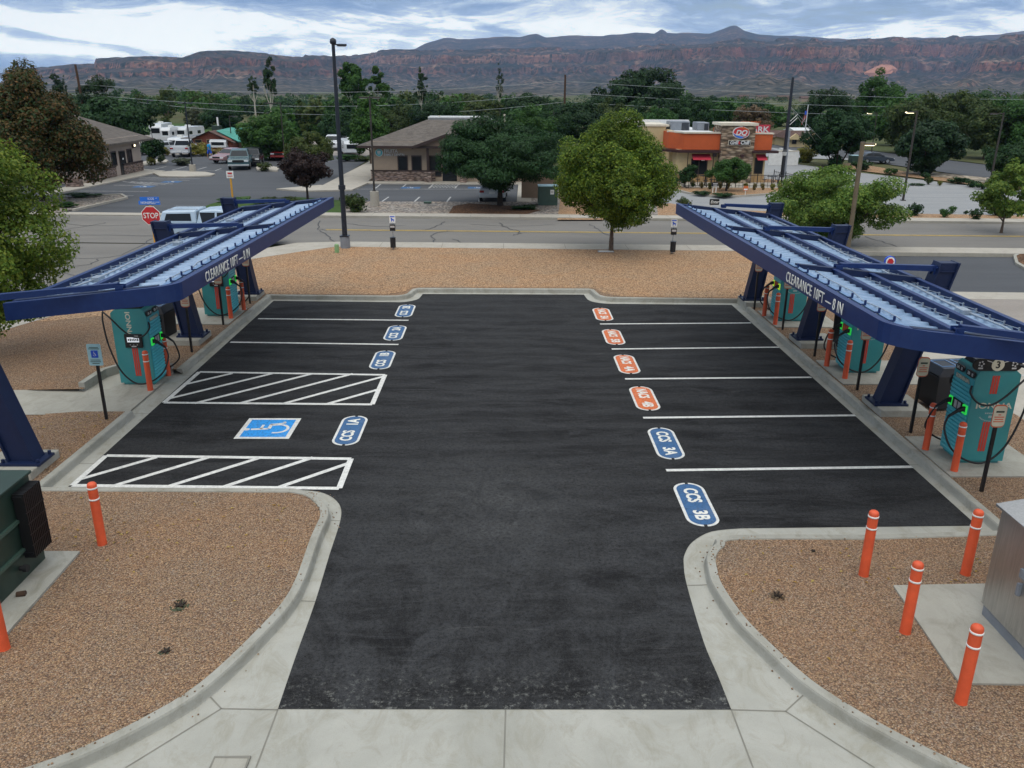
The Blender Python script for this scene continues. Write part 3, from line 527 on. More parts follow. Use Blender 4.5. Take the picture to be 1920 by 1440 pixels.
    struct('mulch_bed', MB().poly([G(840,402,.06).to_2d(), G(900,405,.06).to_2d(), G(985,402,.06).to_2d(), G(1015,394,.06).to_2d(), G(960,386,.06).to_2d(), G(880,381,.06).to_2d(), G(850,386,.06).to_2d()], .06), M['mulch'])
    struct('dirt_strip', MB().poly([G(1045,412,.06).to_2d(), G(1130,412,.06).to_2d(), G(1180,370,.06).to_2d(), G(1062,325,.06).to_2d(), G(1045,335,.06).to_2d(), G(1050,380,.06).to_2d()], .062), M['gravel_tan'])
    struct('dental_walk', MB().prism([(-11.3, 69.0), (-11.5, 100), (-14.2, 100), (-14.4, 66.6), (-13, 66.3)], 'z', -.02, .09), M['walk']); struct('dental_walk', MB().prism([(-12.6, 69.2), (2, 69.2), (2, 71), (-12.6, 71)], 'z', -.02, .085), M['walk'])
    struct('dental_walk', MB().poly([(.9, 57.95), (1.9, 57.9), (2.3, 69.5), (1.2, 69.5)], .055), M['walk'])
    struct('office_walk', MB().prism([G(100,366).to_2d(), G(310,322).to_2d(), G(268,318).to_2d(), G(160,340).to_2d(), G(60,372).to_2d()], 'z', -.02, .09), M['walk'])
    struct('rock_bed', MB().prism([tuple(G(*p).to_2d()) for p in [(100,402),(130,396),(236,372),(225,367),(120,372),(60,380)]], 'z', -.02, .08), M['river_rock'])
    struct('kerb', MB().sweep([tuple(G(*p).to_2d()) for p in [(138,396),(238,373),(228,367),(135,371)]], [(-.1, 0), (-.1, .14), (.1, .14), (.1, 0)]), M['walk'])
    struct('car_park_island', MB().prism([tuple(G(*p).to_2d()) for p in [(300,332),(345,333),(395,331),(404,328),(385,324),(330,322),(285,325)]], 'z', -.02, .10), M['walk'])
    struct('car_park_island', MB().prism([tuple(G(*p).to_2d()) for p in [(265,312),(312,306),(316,302),(300,300),(262,306)]], 'z', -.02, .12), M['walk'])
    struct('car_park_island', MB().prism([tuple(G(*p).to_2d()) for p in [(482,320),(520,322),(524,316),(500,312),(480,315)]], 'z', -.02, .12), M['walk'])
    struct('car_park_island', MB().prism([tuple(G(*p).to_2d()) for p in [(518,356),(600,349),(640,352),(690,345),(660,358),(570,360)]], 'z', -.02, .10), M['walk'])
    struct('lawn', MB().prism([tuple(G(*p).to_2d()) for p in [(370,396),(395,385),(440,372),(470,370),(466,376),(560,372),(640,378),(640,402),(500,404),(400,404)]], 'z', -.02, .09), M['lawn'])
    ml = MB()
    def pl(a, b, w=.06, zz=.0): l = line(G(*a), G(*b), w, zz); ml.add(l.v, l.f)
    for a, b in [((663,352),(672,345)),((704,353),(714,345)),((752,353),(762,345)),((804,353),(813,345)),((853,353),(860,345)),((716,378),(729,369)),((777,378),(787,369)),((838,378),(845,369)),((898,378),(901,369)),
                 ((640,354.5),(905,354.5)),((285,318),(312,312)),((322,319),(350,312)),((370,318),(388,313)),((403,320),(415,316)),((270,319),(420,320.5)),((145,364),(250,367)),((150,358),(278,359)),((262,334),(375,335)),((260,337),(355,338)),
                 ((230,340),(282,347)),((245,340),(296,347)),((262,341),(310,346)),((282,342),(324,345)),((213,347),(290,348.5)),((250,332),(300,333))]: pl(a, b)
    for k in range(11): a = (655+k*3.6, 341-k*2.6); pl((a[0]-12-k*1.2, a[1]), (a[0]+35-k*2.5, a[1]), .06)
    for k in range(8): pl((806+k*6, 352), (822+k*6, 345), .04)
    struct('bay_lines', ml, M['paint_worn'])
    for a in [(770,352),(895,352),(322,341),(270,350)]:
        g = G(*a); t = struct('accessible_bay_marking', MB().poly([(g.x-.75, g.y-.6), (g.x+.75, g.y-.6), (g.x+.75, g.y+.6), (g.x-.75, g.y+.6)], .004), M['mark_blue'])
        wheelchair(MB(), frame((g.x, g.y, .008), (1, 0, 0), (0, 1, 0)), .55).build('wheelchair_figure', M['paint'], t, org=(0, 0, 0))
    # restaurant side
    struct('restaurant_lot', MB().poly([(11.2, 54.3), (34.5, 52.6), (46, 66), (40, 68.3), (33.4, 84), (30, 97), (26, 97), (12, 92), (8.5, 66)], .0), M['pale_lot'])
    struct('verge_bed', MB().poly([(9.5, 51.4), (33.8, 50.6), (35.5, 52.2), (19, 53.6), (12.9, 54.5), (11.4, 57.6), (10.4, 57)], .055), M['gravel_tan'])
    isl = [G(*p).to_2d() for p in [(1250,350),(1258,356),(1290,364),(1340,370),(1385,370),(1440,366),(1478,359),(1490,350),(1485,342),(1440,338),(1260,335)]]
    struct('restaurant_kerb', MB().prism([tuple(p) for p in isl], 'z', -.02, .13), M['walk']); c = sum((Vector(p) for p in isl), Vector((0, 0)))/len(isl); struct('restaurant_bed', MB().poly([tuple(c+(Vector(p)-c)*.965) for p in isl], .137), M['gravel_tan'])
    struct('patio', MB().prism([(14.2, 66.6), (23.4, 66.6), (23.4, 70.6), (14.2, 70.6)], 'z', .0, .16), M['walk'])
    struct('verge_bed', MB().poly([G(*p, .03).to_2d() for p in [(1560,308),(1600,318),(1700,331),(1790,342),(1905,357),(1960,345),(1850,335),(1700,322),(1640,312),(1600,306)]], .03), M['gravel_tan'])
    struct('riprap_ditch', MB().poly([G(*p, .05).to_2d() for p in [(1690,324),(1800,336),(1900,350),(1960,340),(1890,337),(1800,328),(1720,320)]], .05), M['riprap'])
    struct('highway', MB().poly([(36, 125), (46.5, 125), (55, 74), (58, 40), (47, 40), (46, 62), (43.4, 78), (41.0, 95)], .02), M['lot_old'])
    struct('highway', MB().poly([(20, 108), (40, 97), (43, 108), (36, 125), (28, 122)], .014), M['pale_lot'])
    struct('highway_verge', MB().poly([(47, 125), (56, 125), (62, 74), (62, 50), (57.5, 50), (55.2, 76)], .03), M['field'])
    ml = MB()
    for a, b in [((1700,397),(1728,404)),((1770,396),(1800,402)),((1812,393),(1840,399)),((1500,392),(1560,399)),((1700,372),(1850,374)),((1740,364),(1880,366))]: l = line(G(*a), G(*b), .05, .006); ml.add(l.v, l.f)
    l = line(G(1445,375), G(1458,373), .25, .006); ml.add(l.v, l.f)
    struct('bay_lines', ml, M['paint_worn'])
    struct('rv_park_ground', MB().poly([(-70, 100), (-16, 100), (-14, 135), (-75, 145)], -.01), M['tan_lot'])
    struct('grass_field', MB().poly([(-75, 146), (-14, 136), (-20, 190), (-95, 190)], -.02), M['lawn'])
def wheelchair(mb, Mx, s):
    def P(a): return [Mx@Vector((x*s, y*s, 0)) for x, y in a]
    def ln(a, b, w):
        a = Vector(a); b = Vector(b); t = (b-a).normalized(); n = Vector((-t.y, t.x))*w; mb.add(P([a-n, b-n, b+n, a+n]), [(0, 1, 2, 3)])
    for i in range(16):
        a0 = R(-195+i*14.5); a1 = R(-195+(i+1)*14.5); c = (-.06, -.28)
        mb.add(P([(c[0]+r*math.cos(a), c[1]+r*math.sin(a)) for r, a in ((.30, a0), (.40, a0), (.40, a1), (.30, a1))]), [(0, 1, 2, 3)])
    mb.add(P([(-.12+.10*math.cos(R(a)), .72+.10*math.sin(R(a))) for a in range(0, 360, 30)]), [tuple(range(12))])
    ln((-.12, .58), (-.06, .02), .065); ln((-.09, .26), (.28, .26), .045); ln((-.06, .0), (.32, .0), .06); ln((.30, .04), (.44, -.44), .05); ln((.42, -.42), (.56, -.38), .045)
    return mb
ground()
# ------------------------------------------------------------------ canopies
def canopy(s, label, xi0, y0, xi1, y1, colY, rad, txtY):
    sl = -.107
    def zt(x): return 3.69+sl*(abs(x)-6.1)
    root = thing('charging_canopy', label, 'canopy', (s*9.5, (y0+y1)/2, 0), group='navy steel charging canopies'); og = root.location
    def xi(y): return xi0+(xi1-xi0)*(y-y0)/(y1-y0)
    def b(mb, n, m, par=None, **k): return mb.build(n, M[m], par or root, org=og, **k)
    # fascia path: near outer corner -> rounded inner corner -> far inner corner -> far outer corner
    yN = y0+.12
    path = [(xi0+3.4, yN-.05), (xi0+rad*2.2, yN)]
    path += [(xi0+rad*1.5*(1-math.sin(R(a)))+.0, yN+rad*.9*(1-math.cos(R(a)))) for a in range(15, 91, 15)]
    path += [(xi(y0+(y1-y0)*k/8), y0+rad+(y1-y0-rad)*k/8) for k in range(1, 9)]+[(xi1+3.28, y1+.08)]
    h = .35
    mb = MB(); pts = [Vector((s*x, y, zt(x))) for x, y in path]; n = len(pts); fl = .13
    for i in range(n-1):
        a, c = pts[i], pts[i+1]; t = (c-a); t.z = 0; t.normalize(); nn = Vector((t.y, -t.x, 0))*s
        ins = nn  # towards the inside of the roof
        dn = Vector((0, 0, -h))
        for th0, th1, za, zb in ((0, .03, 0, -h), (.03, fl, 0, -.03), (.03, fl, -h+.03, -h)):
            P = [a+ins*th0+Vector((0, 0, za)), c+ins*th0+Vector((0, 0, za)), c+ins*th1+Vector((0, 0, za)), a+ins*th1+Vector((0, 0, za)), a+ins*th0+Vector((0, 0, zb)), c+ins*th0+Vector((0, 0, zb)), c+ins*th1+Vector((0, 0, zb)), a+ins*th1+Vector((0, 0, zb))]
            mb.add(P, [(0,1,2,3),(4,7,6,5),(0,4,5,1),(3,2,6,7),(0,3,7,4),(1,5,6,2)])
    fas = b(mb, 'fascia', 'navy')
    # long members: light rail, three purlins, outer beam
    def run(x, wid, dep, dz, m, name, f0=0.0, f1=1.0):
        a, c = y0+.2+f0, y1-.05-f1*0; q = MB(); X0 = x if not callable(x) else None
        xa = x(a) if callable(x) else x; xc = x(c) if callable(x) else x
        for w0, w1, z0, z1 in ((-wid/2, wid/2, 0, -.02), (-.015, .015, -.02, -dep), (-wid/2, wid/2, -dep, -dep-.02)):
            P = []
            for (xx, yy) in ((xa, a), (xc, c)):
                for ww in (w0, w1):
                    for zz in (z0, z1): P.append((s*(xx+ww), yy, zt(xx)+dz+zz))
            q.add(P, [(0,1,3,2),(4,6,7,5),(0,4,5,1),(2,3,7,6),(0,2,6,4),(1,5,7,3)])
        return b(q, name, m)
    run(lambda y: xi(y)+.38, .10, .06, -.03, 'rail_blue', 'edge_rail', .1)
    P1 = lambda y: xi(y)+1.28; P2 = lambda y: xi(y)+2.12; P3 = lambda y: xi(y)+3.2
    for p in (P1, P2, P3): run(p, .11, .21, .0, 'navy', 'purlin')
    # ladder rungs in the open edge strip and brackets on the rail
    q = MB(); br = MB(); y = y0+.75; k = 0
    while y < y1-.2:
        x = xi(y); q.cyl((s*(x+.04), y+.13, zt(x)-.10), (s*(x+.37), y, zt(x)-.09), .016, n=6)
        bk = MB(); bk.box((s*(x+.35), y, zt(x)-.01), (.03, .04, .08)); bk.box((s*(x+.31), y, zt(x)-.05), (.10, .05, .022)); b(bk, 'rail_bracket', 'navy'); y += .56
    b(q, 'edge_rungs', 'galv')
    for p in (P2, P3):
        br = MB(); y = y0+.6
        while y < y1-.2:
            x = p(y)-.13; z = zt(x)-.12; br.box((s*x, y, z), (.025, .03, .13)); br.box((s*(x-.02), y+.02, z-.05), (.08, .05, .02)); br.cyl((s*x, y, z+.04), (s*x, min(y+.46, y1), z+.0), .008, n=5, caps=False); y += .46
        b(br, 'clip_row', 'galv')
    # corrugated deck panels between the members
    segs = [(lambda y: xi(y)+.40, P1, .13), (P1, P2, .17), (P2, P3, .17)]
    for f, g, dz in segs:
        q = MB(); y = y0+.3; vs = []
        prof = []
        while y < y1-.15:
            for dy, up in ((0, 0), (.035, .04), (.085, .04), (.12, 0)): prof.append((y+dy, up))
            y += .30
        for yy, up in prof:
            for fx, e in ((f, .05), (g, -.05)):
                x = fx(yy)+e; vs.append((s*x, yy, zt(x)-dz+up))
        fs = [(2*i, 2*i+1, 2*i+3, 2*i+2) for i in range(len(prof)-1)]
        q.add(vs, fs); b(q, 'deck_panel', 'deck')
    # conduit along the deck with a junction box
    q = MB(); pts = [(s*(xi0+2.7+.05*math.sin(i*1.3)), y0+.6+(y1-y0-1.2)*i/14, zt(9.1)-.10+.02*math.sin(i*2.1)) for i in range(15)]
    q.tube(pts, .022, 6); pts = [(s*(7.0+.06*math.sin(i*2.3+1)), y0+1.2+(y1-y0)*.28*i/6, zt(7)-.08+.02*math.sin(i*2)) for i in range(7)]; q.tube(pts, .012, 5)
    for f in (.18, .5, .8): q.box((s*(xi(y0+(y1-y0)*f)+2.75), y0+(y1-y0)*f, zt(9.2)-.10), (.18, .3, .10))
    b(q, 'conduit_run', 'galv')
    # columns lean outwards; stub above the roof carries a tie arm
    for cy, xb, ln in colY:
        ZT = 3.70; xs = xb+ln*3.2
        q = MB()
        for xx, ww in ((-.27, .04), (.23, .04)):      # flanges
            P = []
            for zz, k in ((.35, 1.0), (ZT, .80)):
                xc = xb+ln*(zz-.35)+xx*k
                for dx in (0, ww):
                    for dy in (-.19, .19): P.append((s*(xc+dx), cy+dy, zz))
            q.add(P, [(0,1,3,2),(4,6,7,5),(0,4,5,1),(2,3,7,6),(0,2,6,4),(1,5,7,3)])
        P = []
        for zz, k in ((.35, 1.0), (ZT-.01, .80)):
            xc = xb+ln*(zz-.35)
            for dx in (-.24*k, .24*k):
                for dy in (-.13, .13): P.append((s*(xc+dx), cy+dy, zz))
        q.add(P, [(0,1,3,2),(4,6,7,5),(0,4,5,1),(2,3,7,6),(0,2,6,4),(1,5,7,3)])
        for zz in (3.12, 3.5): xc = xb+ln*(zz-.35); q.box((s*xc, cy, zz), (.40, .33, .025), ry=0)
        col = b(q, 'column', 'navy_shade')
        q = MB().box((s*(xb-.01), cy, .325), (.80, .58, .05))
        for dx in (-.34, .34):
            for dy in (-.22, .22): q.cyl((s*(xb-.01+dx), cy+dy, .34), (s*(xb-.01+dx), cy+dy, .42), .035, n=6)
        b(q, 'base_plate', 'navy_shade', col)
        b(MB().box((s*(xb+.2), cy, .155), (1.12, 1.1, .29)), 'footing', 'pad', col, bevel=.02)
        # tapered rafter under the roof
        ra = min(max(cy, y0+.3), y1-.1); q = MB(); xa = xi(ra)+.42
        P = []
        for xx, dd in ((xa, .12), (xi(min(max(cy, y0), y1))+3.3, .34)):
            for dy in (-.07, .07):
                for dz in (.01, -dd): P.append((s*xx, ra+dy, zt(xx)+dz))
        q.add(P, [(0,1,3,2),(4,6,7,5),(0,4,5,1),(2,3,7,6),(0,2,6,4),(1,5,7,3)]); b(q, 'rafter', 'navy_shade')
        q = MB(); ay = cy if cy > y0 else y0+.32; e0 = Vector((s*7.62, ay, zt(7.62)+.07)); e1 = Vector((s*(xs-.22), cy, 3.55))
        t = (e1-e0).normalized(); up = Vector((0, 0, .065)); sd = Vector((0, .065, 0))
        q.add([e0-sd-up*.4, e0+sd-up*.4, e0+sd+up, e0-sd+up, e1-sd-up, e1+sd-up, e1+sd+up, e1-sd+up], [(0,3,2,1),(4,5,6,7),(0,1,5,4),(2,3,7,6),(0,4,7,3),(1,2,6,5)])
        arm = b(q, 'tie_arm', 'navy')
        q = MB(); q2 = MB(); q.box((s*7.58, ay, zt(7.6)-.0), (.15, .16, .02))
        for dy in (-.08, .08): q.box((s*7.58, ay+dy, zt(7.6)+.045), (.15, .02, .10)); q2.box((s*(xs-.20), cy+dy, 3.52), (.14, .02, .22))
        q.cyl((s*7.56, ay-.10, zt(7.6)+.05), (s*7.56, ay+.10, zt(7.6)+.05), .022, n=8)
        for zz in (3.43, 3.58): q2.cyl((s*(xs-.22), cy-.14, zz), (s*(xs-.22), cy+.14, zz), .022, n=8)
        b(q, 'arm_bracket', 'navy', arm); b(q2, 'arm_bracket', 'navy', arm)
    # clearance lettering on the inner fascia
    ym = txtY; sl2 = (xi1-xi0)/(y1-y0); ya = Vector((0, 0, 1)); xa = Vector((s*sl2, 1, 0))*(1 if s < 0 else -1)
    x = xi(ym)
    text('clearance_lettering', 'CLEARANCE 10FT \u2014 8 IN', .31, M['letter'], frame((s*(x-.042), ym, zt(x)-.175), xa, ya), fas, .004, sx=.80, depth=.004, org=og, sp=1.06)
    return root
canopy(1, 'longer navy steel canopy on the right side of the lot, with four tie arms', 6.38, 12.95, 5.86, 28.5, ((12.2, 9.22, .25), (18.5, 9.2, .25), (23.95, 9.17, .17), (28.9, 8.9, .15)), .55, G(1548, 552, 3.45).y)
canopy(-1, 'navy steel canopy on the left side of the lot, beside the stop sign', 6.42, 15.85, 6.02, 29.9, ((15.1, 9.47, .25), (24.05, 9.33, .155), (29.55, 9.2, .13)), .38, G(434, 499, 3.45).y)
# conduit on the near left column
g = MB().tube(smooth_path([(-10.9, 14.88, 3.0), (-10.25, 14.88, 1.2), (-9.9, 14.86, .75), (-9.88, 14.8, .5), (-10.2, 14.6, .33), (-10.3, 14.45, .25)], 6), .018, 8)
g.box((-10.3, 14.42, .2), (.22, .07, .07)); g.cyl((-10.3, 14.42, .1), (-10.3, 14.42, .36), .04, n=8)
tag(g.build('conduit', M['galv'], org=(-10.3, 14.5, .1)), 'thin grey conduit pipe running down the nearest left canopy column to the gravel', 'conduit')
# ------------------------------------------------------------------ chargers
def charger(label, loc, rz, num, led='green_led', hold='black'):
    # local axes: front faces -x, screen side +y, logo side -y
    t = thing('ev_charger', label, 'charging station', loc, rz, 'teal charging stations')
    W, D, Hh = .78, .92, 2.02
    c = MB(); prof = [(.03, .06), (.03, 1.80), (.08, 1.98), (.14, Hh), (D-.1, Hh-.02), (D, 1.92), (D, .06)]
    c.prism(prof, 'y', -W/2, W/2); body = c.build('cabinet', M['teal'], t, bevel=.018)
    MB().bb(.08, D-.06, -W/2+.05, W/2-.05, 0, .065).build('plinth', M['teal'], t)
    # ribbed front panel
    fp = MB(); z = .14; P = []
    while z < 1.68:
        if not 1.02 < z < 1.26: fp.bb(.0, .03, -W/2+.03, W/2-.03, z, z+.045)
        z += .082
    fr = fp.build('ribbed_front', M['teal_rib'], t)
    MB().bb(.02, .032, -W/2+.015, W/2-.015, .08, 1.80).build('front_panel', M['teal_b'], t)
    text('lettering', 'IONNA', .115, M['letter_teal'], frame((.002, 0, 1.715), (0, -1, 0), (0, 0, 1)), fr, .02, sx=1.3, depth=.012)
    for y, w in ((.2, num+'A'), (-.2, num+'B')):
        pl = MB(); pl.prism([(y-.1+.06*math.cos(R(a)), 1.875+.06*math.sin(R(a))) for a in range(90, 271, 30)]+[(y+.1+.06*math.cos(R(a)), 1.875+.06*math.sin(R(a))) for a in range(-90, 91, 30)], 'x', .018, .055)
        p = pl.build('number_plate', M['black'], t); text('lettering', w, .09, M['band'], frame((.016, y+.06, 1.875), (0, -1, 0), (0, 0, 1)), p, .012, depth=.004)
        MB().box((.014, y-.08, 1.875), (.006, .05, .06)).build('socket_symbol', M['sign_gray'], p)
    # holster panel, lit rings, plugs and cables
    MB().bb(-.004, .03, -.20, .20, 1.04, 1.24).build('holster_panel', M['red' if hold != 'black' else 'black'], t)
    hp = MB()
    for y in (-.07, .07): hp.bb(-.009, -.002, y-.05, y+.05, 1.06, 1.22)
    hp.build('holster_labels', M['sign_gray' if hold == 'black' else 'sign_orange'], t)
    for sy in (-1, 1):
        y = sy*.27
        rg = MB().sweep([(-.0, 0), (0, 0)], [(0, 0)]) if False else MB()
        for y0, y1, z0, z1 in ((y-.07, y+.07, 1.215, 1.232), (y-.07, y+.07, 1.048, 1.065), (y-.07, y-.053, 1.065, 1.215), (y+.053, y+.07, 1.065, 1.215)): rg.bb(-.012, .02, y0, y1, z0, z1)
        rg.build('lit_ring', M[led], t)
        g = MB().tube([(.02, y, 1.15), (-.06, y, 1.15), (-.12, y, 1.12)], [.055, .055, .045], 10); g.tube([(-.10, y, 1.14), (-.20, y, 1.06), (-.30, y, .99)], [.038, .03, .028], 8); g.tube([(-.08, y, 1.17), (-.16, y, 1.12), (-.25, y, 1.04)], [.02, .016, .018], 6)
        pg = g.build('plug', M['black'], t)
        ys = sy*(W/2+.16)
        pts = [(-.30, y, .99), (-.36, y+sy*.05, .75), (-.28, ys*.95, .42), (.05, ys, .16), (.45, ys, .10), (.8, ys, .45), (1.0, ys, 1.1), (1.06, ys*.98, 1.7), (1.05, ys*.9, 1.98)]
        MB().tube(smooth_path(pts, 7), .021, 8).build('cable', M['rubber'], t)
        pts = [(1.05, ys*.9, 1.98), (.85, ys, 1.82), (.6, ys*.99, 1.52), (.36, ys*.97, 1.34), (.12, ys*.94, 1.36), (-.01, sy*(W/2), 1.52), (.0, sy*(W/2-.03), 1.68)]
        MB().tube(smooth_path(pts, 7), .021, 8).build('cable', M['rubber'], t)
        a = MB(); a.tube([(.45, sy*.2, 2.0), (.7, sy*.3, 2.13), (1.0, ys*.85, 2.10), (1.06, ys*.9, 2.0)], [.05, .045, .035, .03], 8); a.build('cable_arm', M['black_m'], t)
    top = MB(); top.prism([(.14, 2.025), (.22, 2.10), (.72, 2.09), (.84, 2.01)], 'y', -W/2+.06, W/2-.06); top.build('top_cowl', M['black'], t, bevel=.015)
    # number board over the logo side
    bd = MB(); L = .36; r = .125; zc = 2.13; xm = .40
    bd.prism([(xm-L+r*math.cos(R(a)), zc+r*math.sin(R(a))) for a in range(90, 271, 20)]+[(xm+L+r*math.cos(R(a)), zc+r*math.sin(R(a))) for a in range(-90, 91, 20)], 'y', -.41, -.37)
    bo = bd.build('number_board', M['black'], t)
    MB().cyl((xm, -.42, zc), (xm, -.408, zc), .125, n=24).build('number_disc', M['sign_cream'], bo); text('lettering', num, .2, M['black'], frame((xm, -.423, zc), (1, 0, 0), (0, 0, 1)), bo, .02, depth=.002)
    q = MB()
    for dx in (-.33, .33):
        for k in range(5): q.cyl((xm+dx+.045*math.cos(k*1.257), -.416, zc+.02+.045*math.sin(k*1.257)), (xm+dx+.045*math.cos(k*1.257), -.408, zc+.02+.045*math.sin(k*1.257)), .018, n=8)
        q.box((xm+dx, -.412, zc-.07), (.09, .008, .03))
    for dx in (-.17, .17): q.box((xm+dx, -.412, zc+.07), (.12, .008, .014), ry=.3 if dx < 0 else -.3)
    q.build('plug_symbols', M['sign_gray'], bo); MB().bb(.12, .68, -.37, -.05, 2.06, 2.11).build('board_bracket', M['black_m'], t)
    # logo side
    y = -W/2
    lg = text('lettering', 'IONNA', .17, M['letter_teal'], frame((.50, y-.003, 1.26), (1, 0, 0), (0, 0, 1)), t, .02, sx=1.3, depth=.002)
    em = MB()
    for i in range(14):
        a0, a1 = R(195+i*10.7), R(195+(i+.7)*10.7); em.add([(.5+.26*k*math.cos(a), y-.004, 1.06+.13*k*math.sin(a)) for k, a in ((1, a0), (1.0, a1), (.88, a1), (.88, a0))], [(0, 1, 2, 3)])
    for x0 in range(7): em.bb(.36+x0*.042, .385+x0*.042, y-.004, y-.001, 1.09, 1.12)
    em.box((.5, y-.003, 1.03), (.12, .004, .05)); em.build('round_emblem', M['letter_dim'], t)
    for zz0, zz1 in ((.28, .92), (1.52, 1.9)):
        st = MB()
        for k in range(3): st.bb(.36+k*.052, .40+k*.052, y-.005, y-.001, zz0, zz1)
        st.build('red_stripes', M['red'], t)
    # screen side
    y = W/2
    b = MB().bb(.20, .64, y, y+.05, 1.02, 1.38).build('screen_housing', M['black'], t, bevel=.01)
    MB().bb(.27, .57, y+.052, y+.056, 1.17, 1.30).build('display', M['screen'], b)
    q = MB()
    for k in range(3): q.cyl((.33+k*.09, y+.05, 1.10), (.33+k*.09, y+.056, 1.10), .012, n=8)
    q.box((.42, y+.053, 1.06), (.12, .006, .03)); q.box((.33, y+.053, 1.335), (.10, .006, .02)); q.build('keys', M['sign_gray'], b)
    q = MB()
    for k in range(6): q.box((.30+k*.047, y+.057, 1.235), (.03, .003, .05 if k % 2 else .07))
    q.build('display_lettering', M['black'], b)
    text('lettering', 'IONNA', .17, M['letter_teal'], frame((.50, y+.003, 1.62), (0, 0, -1), (-1, 0, 0)), t, .02, sx=1.2, depth=.002)
    st = MB()
    for k in range(3): st.bb(.36+k*.052, .40+k*.052, y+.001, y+.005, .25, 1.0)
    st.build('red_stripes', M['red'], t)
    return t
ZP = BED+.03
charger('teal charging station numbered 3, nearest on the right, beside the stainless steel cabinet', (9.28, 15.72, ZP), 0, '3')
charger('teal charging station numbered 4, middle one under the right canopy', (9.22, 21.45, ZP), 0, '4', 'green_led', 'red')
charger('teal charging station numbered 5, farthest under the right canopy', (9.0, 26.75, ZP), 0, '5', 'yellow_led', 'red')
charger('teal charging station with lit screen on the accessible path under the left canopy', (-8.98, 20.72, .03), math.pi, '1')
charger('teal charging station with lit screen at the far end of the left canopy', (-8.98, 27.15, ZP), math.pi, '2')
# ------------------------------------------------------------------ bollards
def bollard(h=1.13, r=.075):
    t = thing('bollard', 'x', 'bollard', group='orange bollards')
    MB().lathe((0, 0, 0), [(r+.004, 0), (r, .02), (r, h-.05), (r*.93, h-.02), (r*.7, h), (r*.2, h+.012)], 18).build('sleeve', M['orange'], t)
    for z in (h-.10, h-.30):
        MB().lathe((0, 0, 0), [(r+.001, z), (r+.006, z+.002), (r+.006, z+.026), (r+.001, z+.028)], 18).build('reflective_band', M['band'], t)
    return t
B0 = bollard(); first = [True]
def put_bollard(loc, label, sc=(1, 1, 1)):
    o = B0 if first[0] else dup(B0)
    first[0] = False; o.location = loc; o['label'] = label; o.scale = sc
for px, lb in [((192,1020), 'orange bollard standing alone in the gravel by the dark green transformer'), ((8,1216), 'orange bollard at the front corner of the transformer slab, cut by the left frame edge'), ((1619,1078), 'orange bollard near the kerb, left of the pair behind the cabinet slab'),
               ((1697,1185), 'orange bollard at the left edge of the slab in front of the steel cabinet'), ((1810,1076), 'orange bollard beside the back left corner of the stainless steel cabinet'), ((1801,1316), 'orange bollard nearest the camera at the front of the steel cabinet slab')]:
    put_bollard(G(*px, BED), lb)
for x, y, z, lb in [(9.05, 15.0, ZP, 'orange bollard in front of charger 3, the nearer of its two'), (8.98, 16.05, ZP, 'orange bollard in front of charger 3, the farther of its two'), (9.05, 20.65, ZP, 'orange bollard in front of charger 4, the nearer of its two'), (8.95, 21.7, ZP, 'orange bollard in front of charger 4, the farther of its two'),
                (8.85, 26.0, ZP, 'orange bollard in front of charger 5, the nearer of its two'), (8.82, 27.1, ZP, 'orange bollard in front of charger 5, the farther of its two'), (-9.0, 19.95, .03, 'orange bollard by the left charger with the ramp, the nearer of its two'), (-8.98, 21.1, .03, 'orange bollard by the left charger with the ramp, the farther of its two'),
                (-8.98, 26.55, ZP, 'orange bollard by the far left charger, the nearer of its two'), (-8.88, 27.65, ZP, 'orange bollard by the far left charger, the farther of its two')]:
    put_bollard((x, y, z), lb, (.92, .92, .92))
# ------------------------------------------------------------------ small bay signs on black posts
def bay_sign(label, loc, kind='stall'):
    t = thing('bay_sign', label, 'sign', loc, 0, 'bay signs on black posts'); h = 1.78
    MB().box((0, 0, h/2-.05), (.055, .055, h-.1)).build('post', M['black_m'], t)
    def plate(w, hh, r, y, zc): 
        return MB().prism([(sx*(w/2-r)+r*math.cos(R(a+q)), zc+sz*(hh/2-r)+r*math.sin(R(a+q))) for sx, sz, q in ((1, 1, 0), (-1, 1, 90), (-1, -1, 180), (1, -1, 270)) for a in (0, 30, 60, 90)], 'y', y-.006, y+.006)
    if kind == 'isa':
        p = plate(.31, .50, .03, -.04, h-.22).build('sign_panel', M['sign_back'], t)
        plate(.15, .17, .01, -.047, h-.20).build('symbol_field', M['isa_blue'], p); wheelchair(MB(), frame((0, -.055, h-.20), (1, 0, 0), (0, 0, 1)), .07).build('wheelchair_figure', M['white'], p)
        q = MB()
        for z, w in ((h-.05, .2), (h-.08, .24), (h-.34, .22), (h-.38, .24), (h-.42, .16)): q.box((0, -.048, z), (w, .003, .016))
        q.build('printed_lines', M['xfmr2'], p)
    else:
        p = plate(.25, .45, .07, -.04, h-.22).build('sign_panel', M['sign_orange'], t); plate(.235, .40, .06, -.047, h-.22).build('sign_face', M['sign_cream'], p)
        q = MB(); q.box((0, -.055, h-.13), (.15, .003, .035)); q.build('green_line', M['xfmr'], p)
        q = MB()
        for k, w in enumerate((.05, .18, .16, .19)): q.box((0, -.055, h-.19-k*.045), (w, .003, .02))
        q.build('printed_lines', M['sign_orange'], p)
    return t
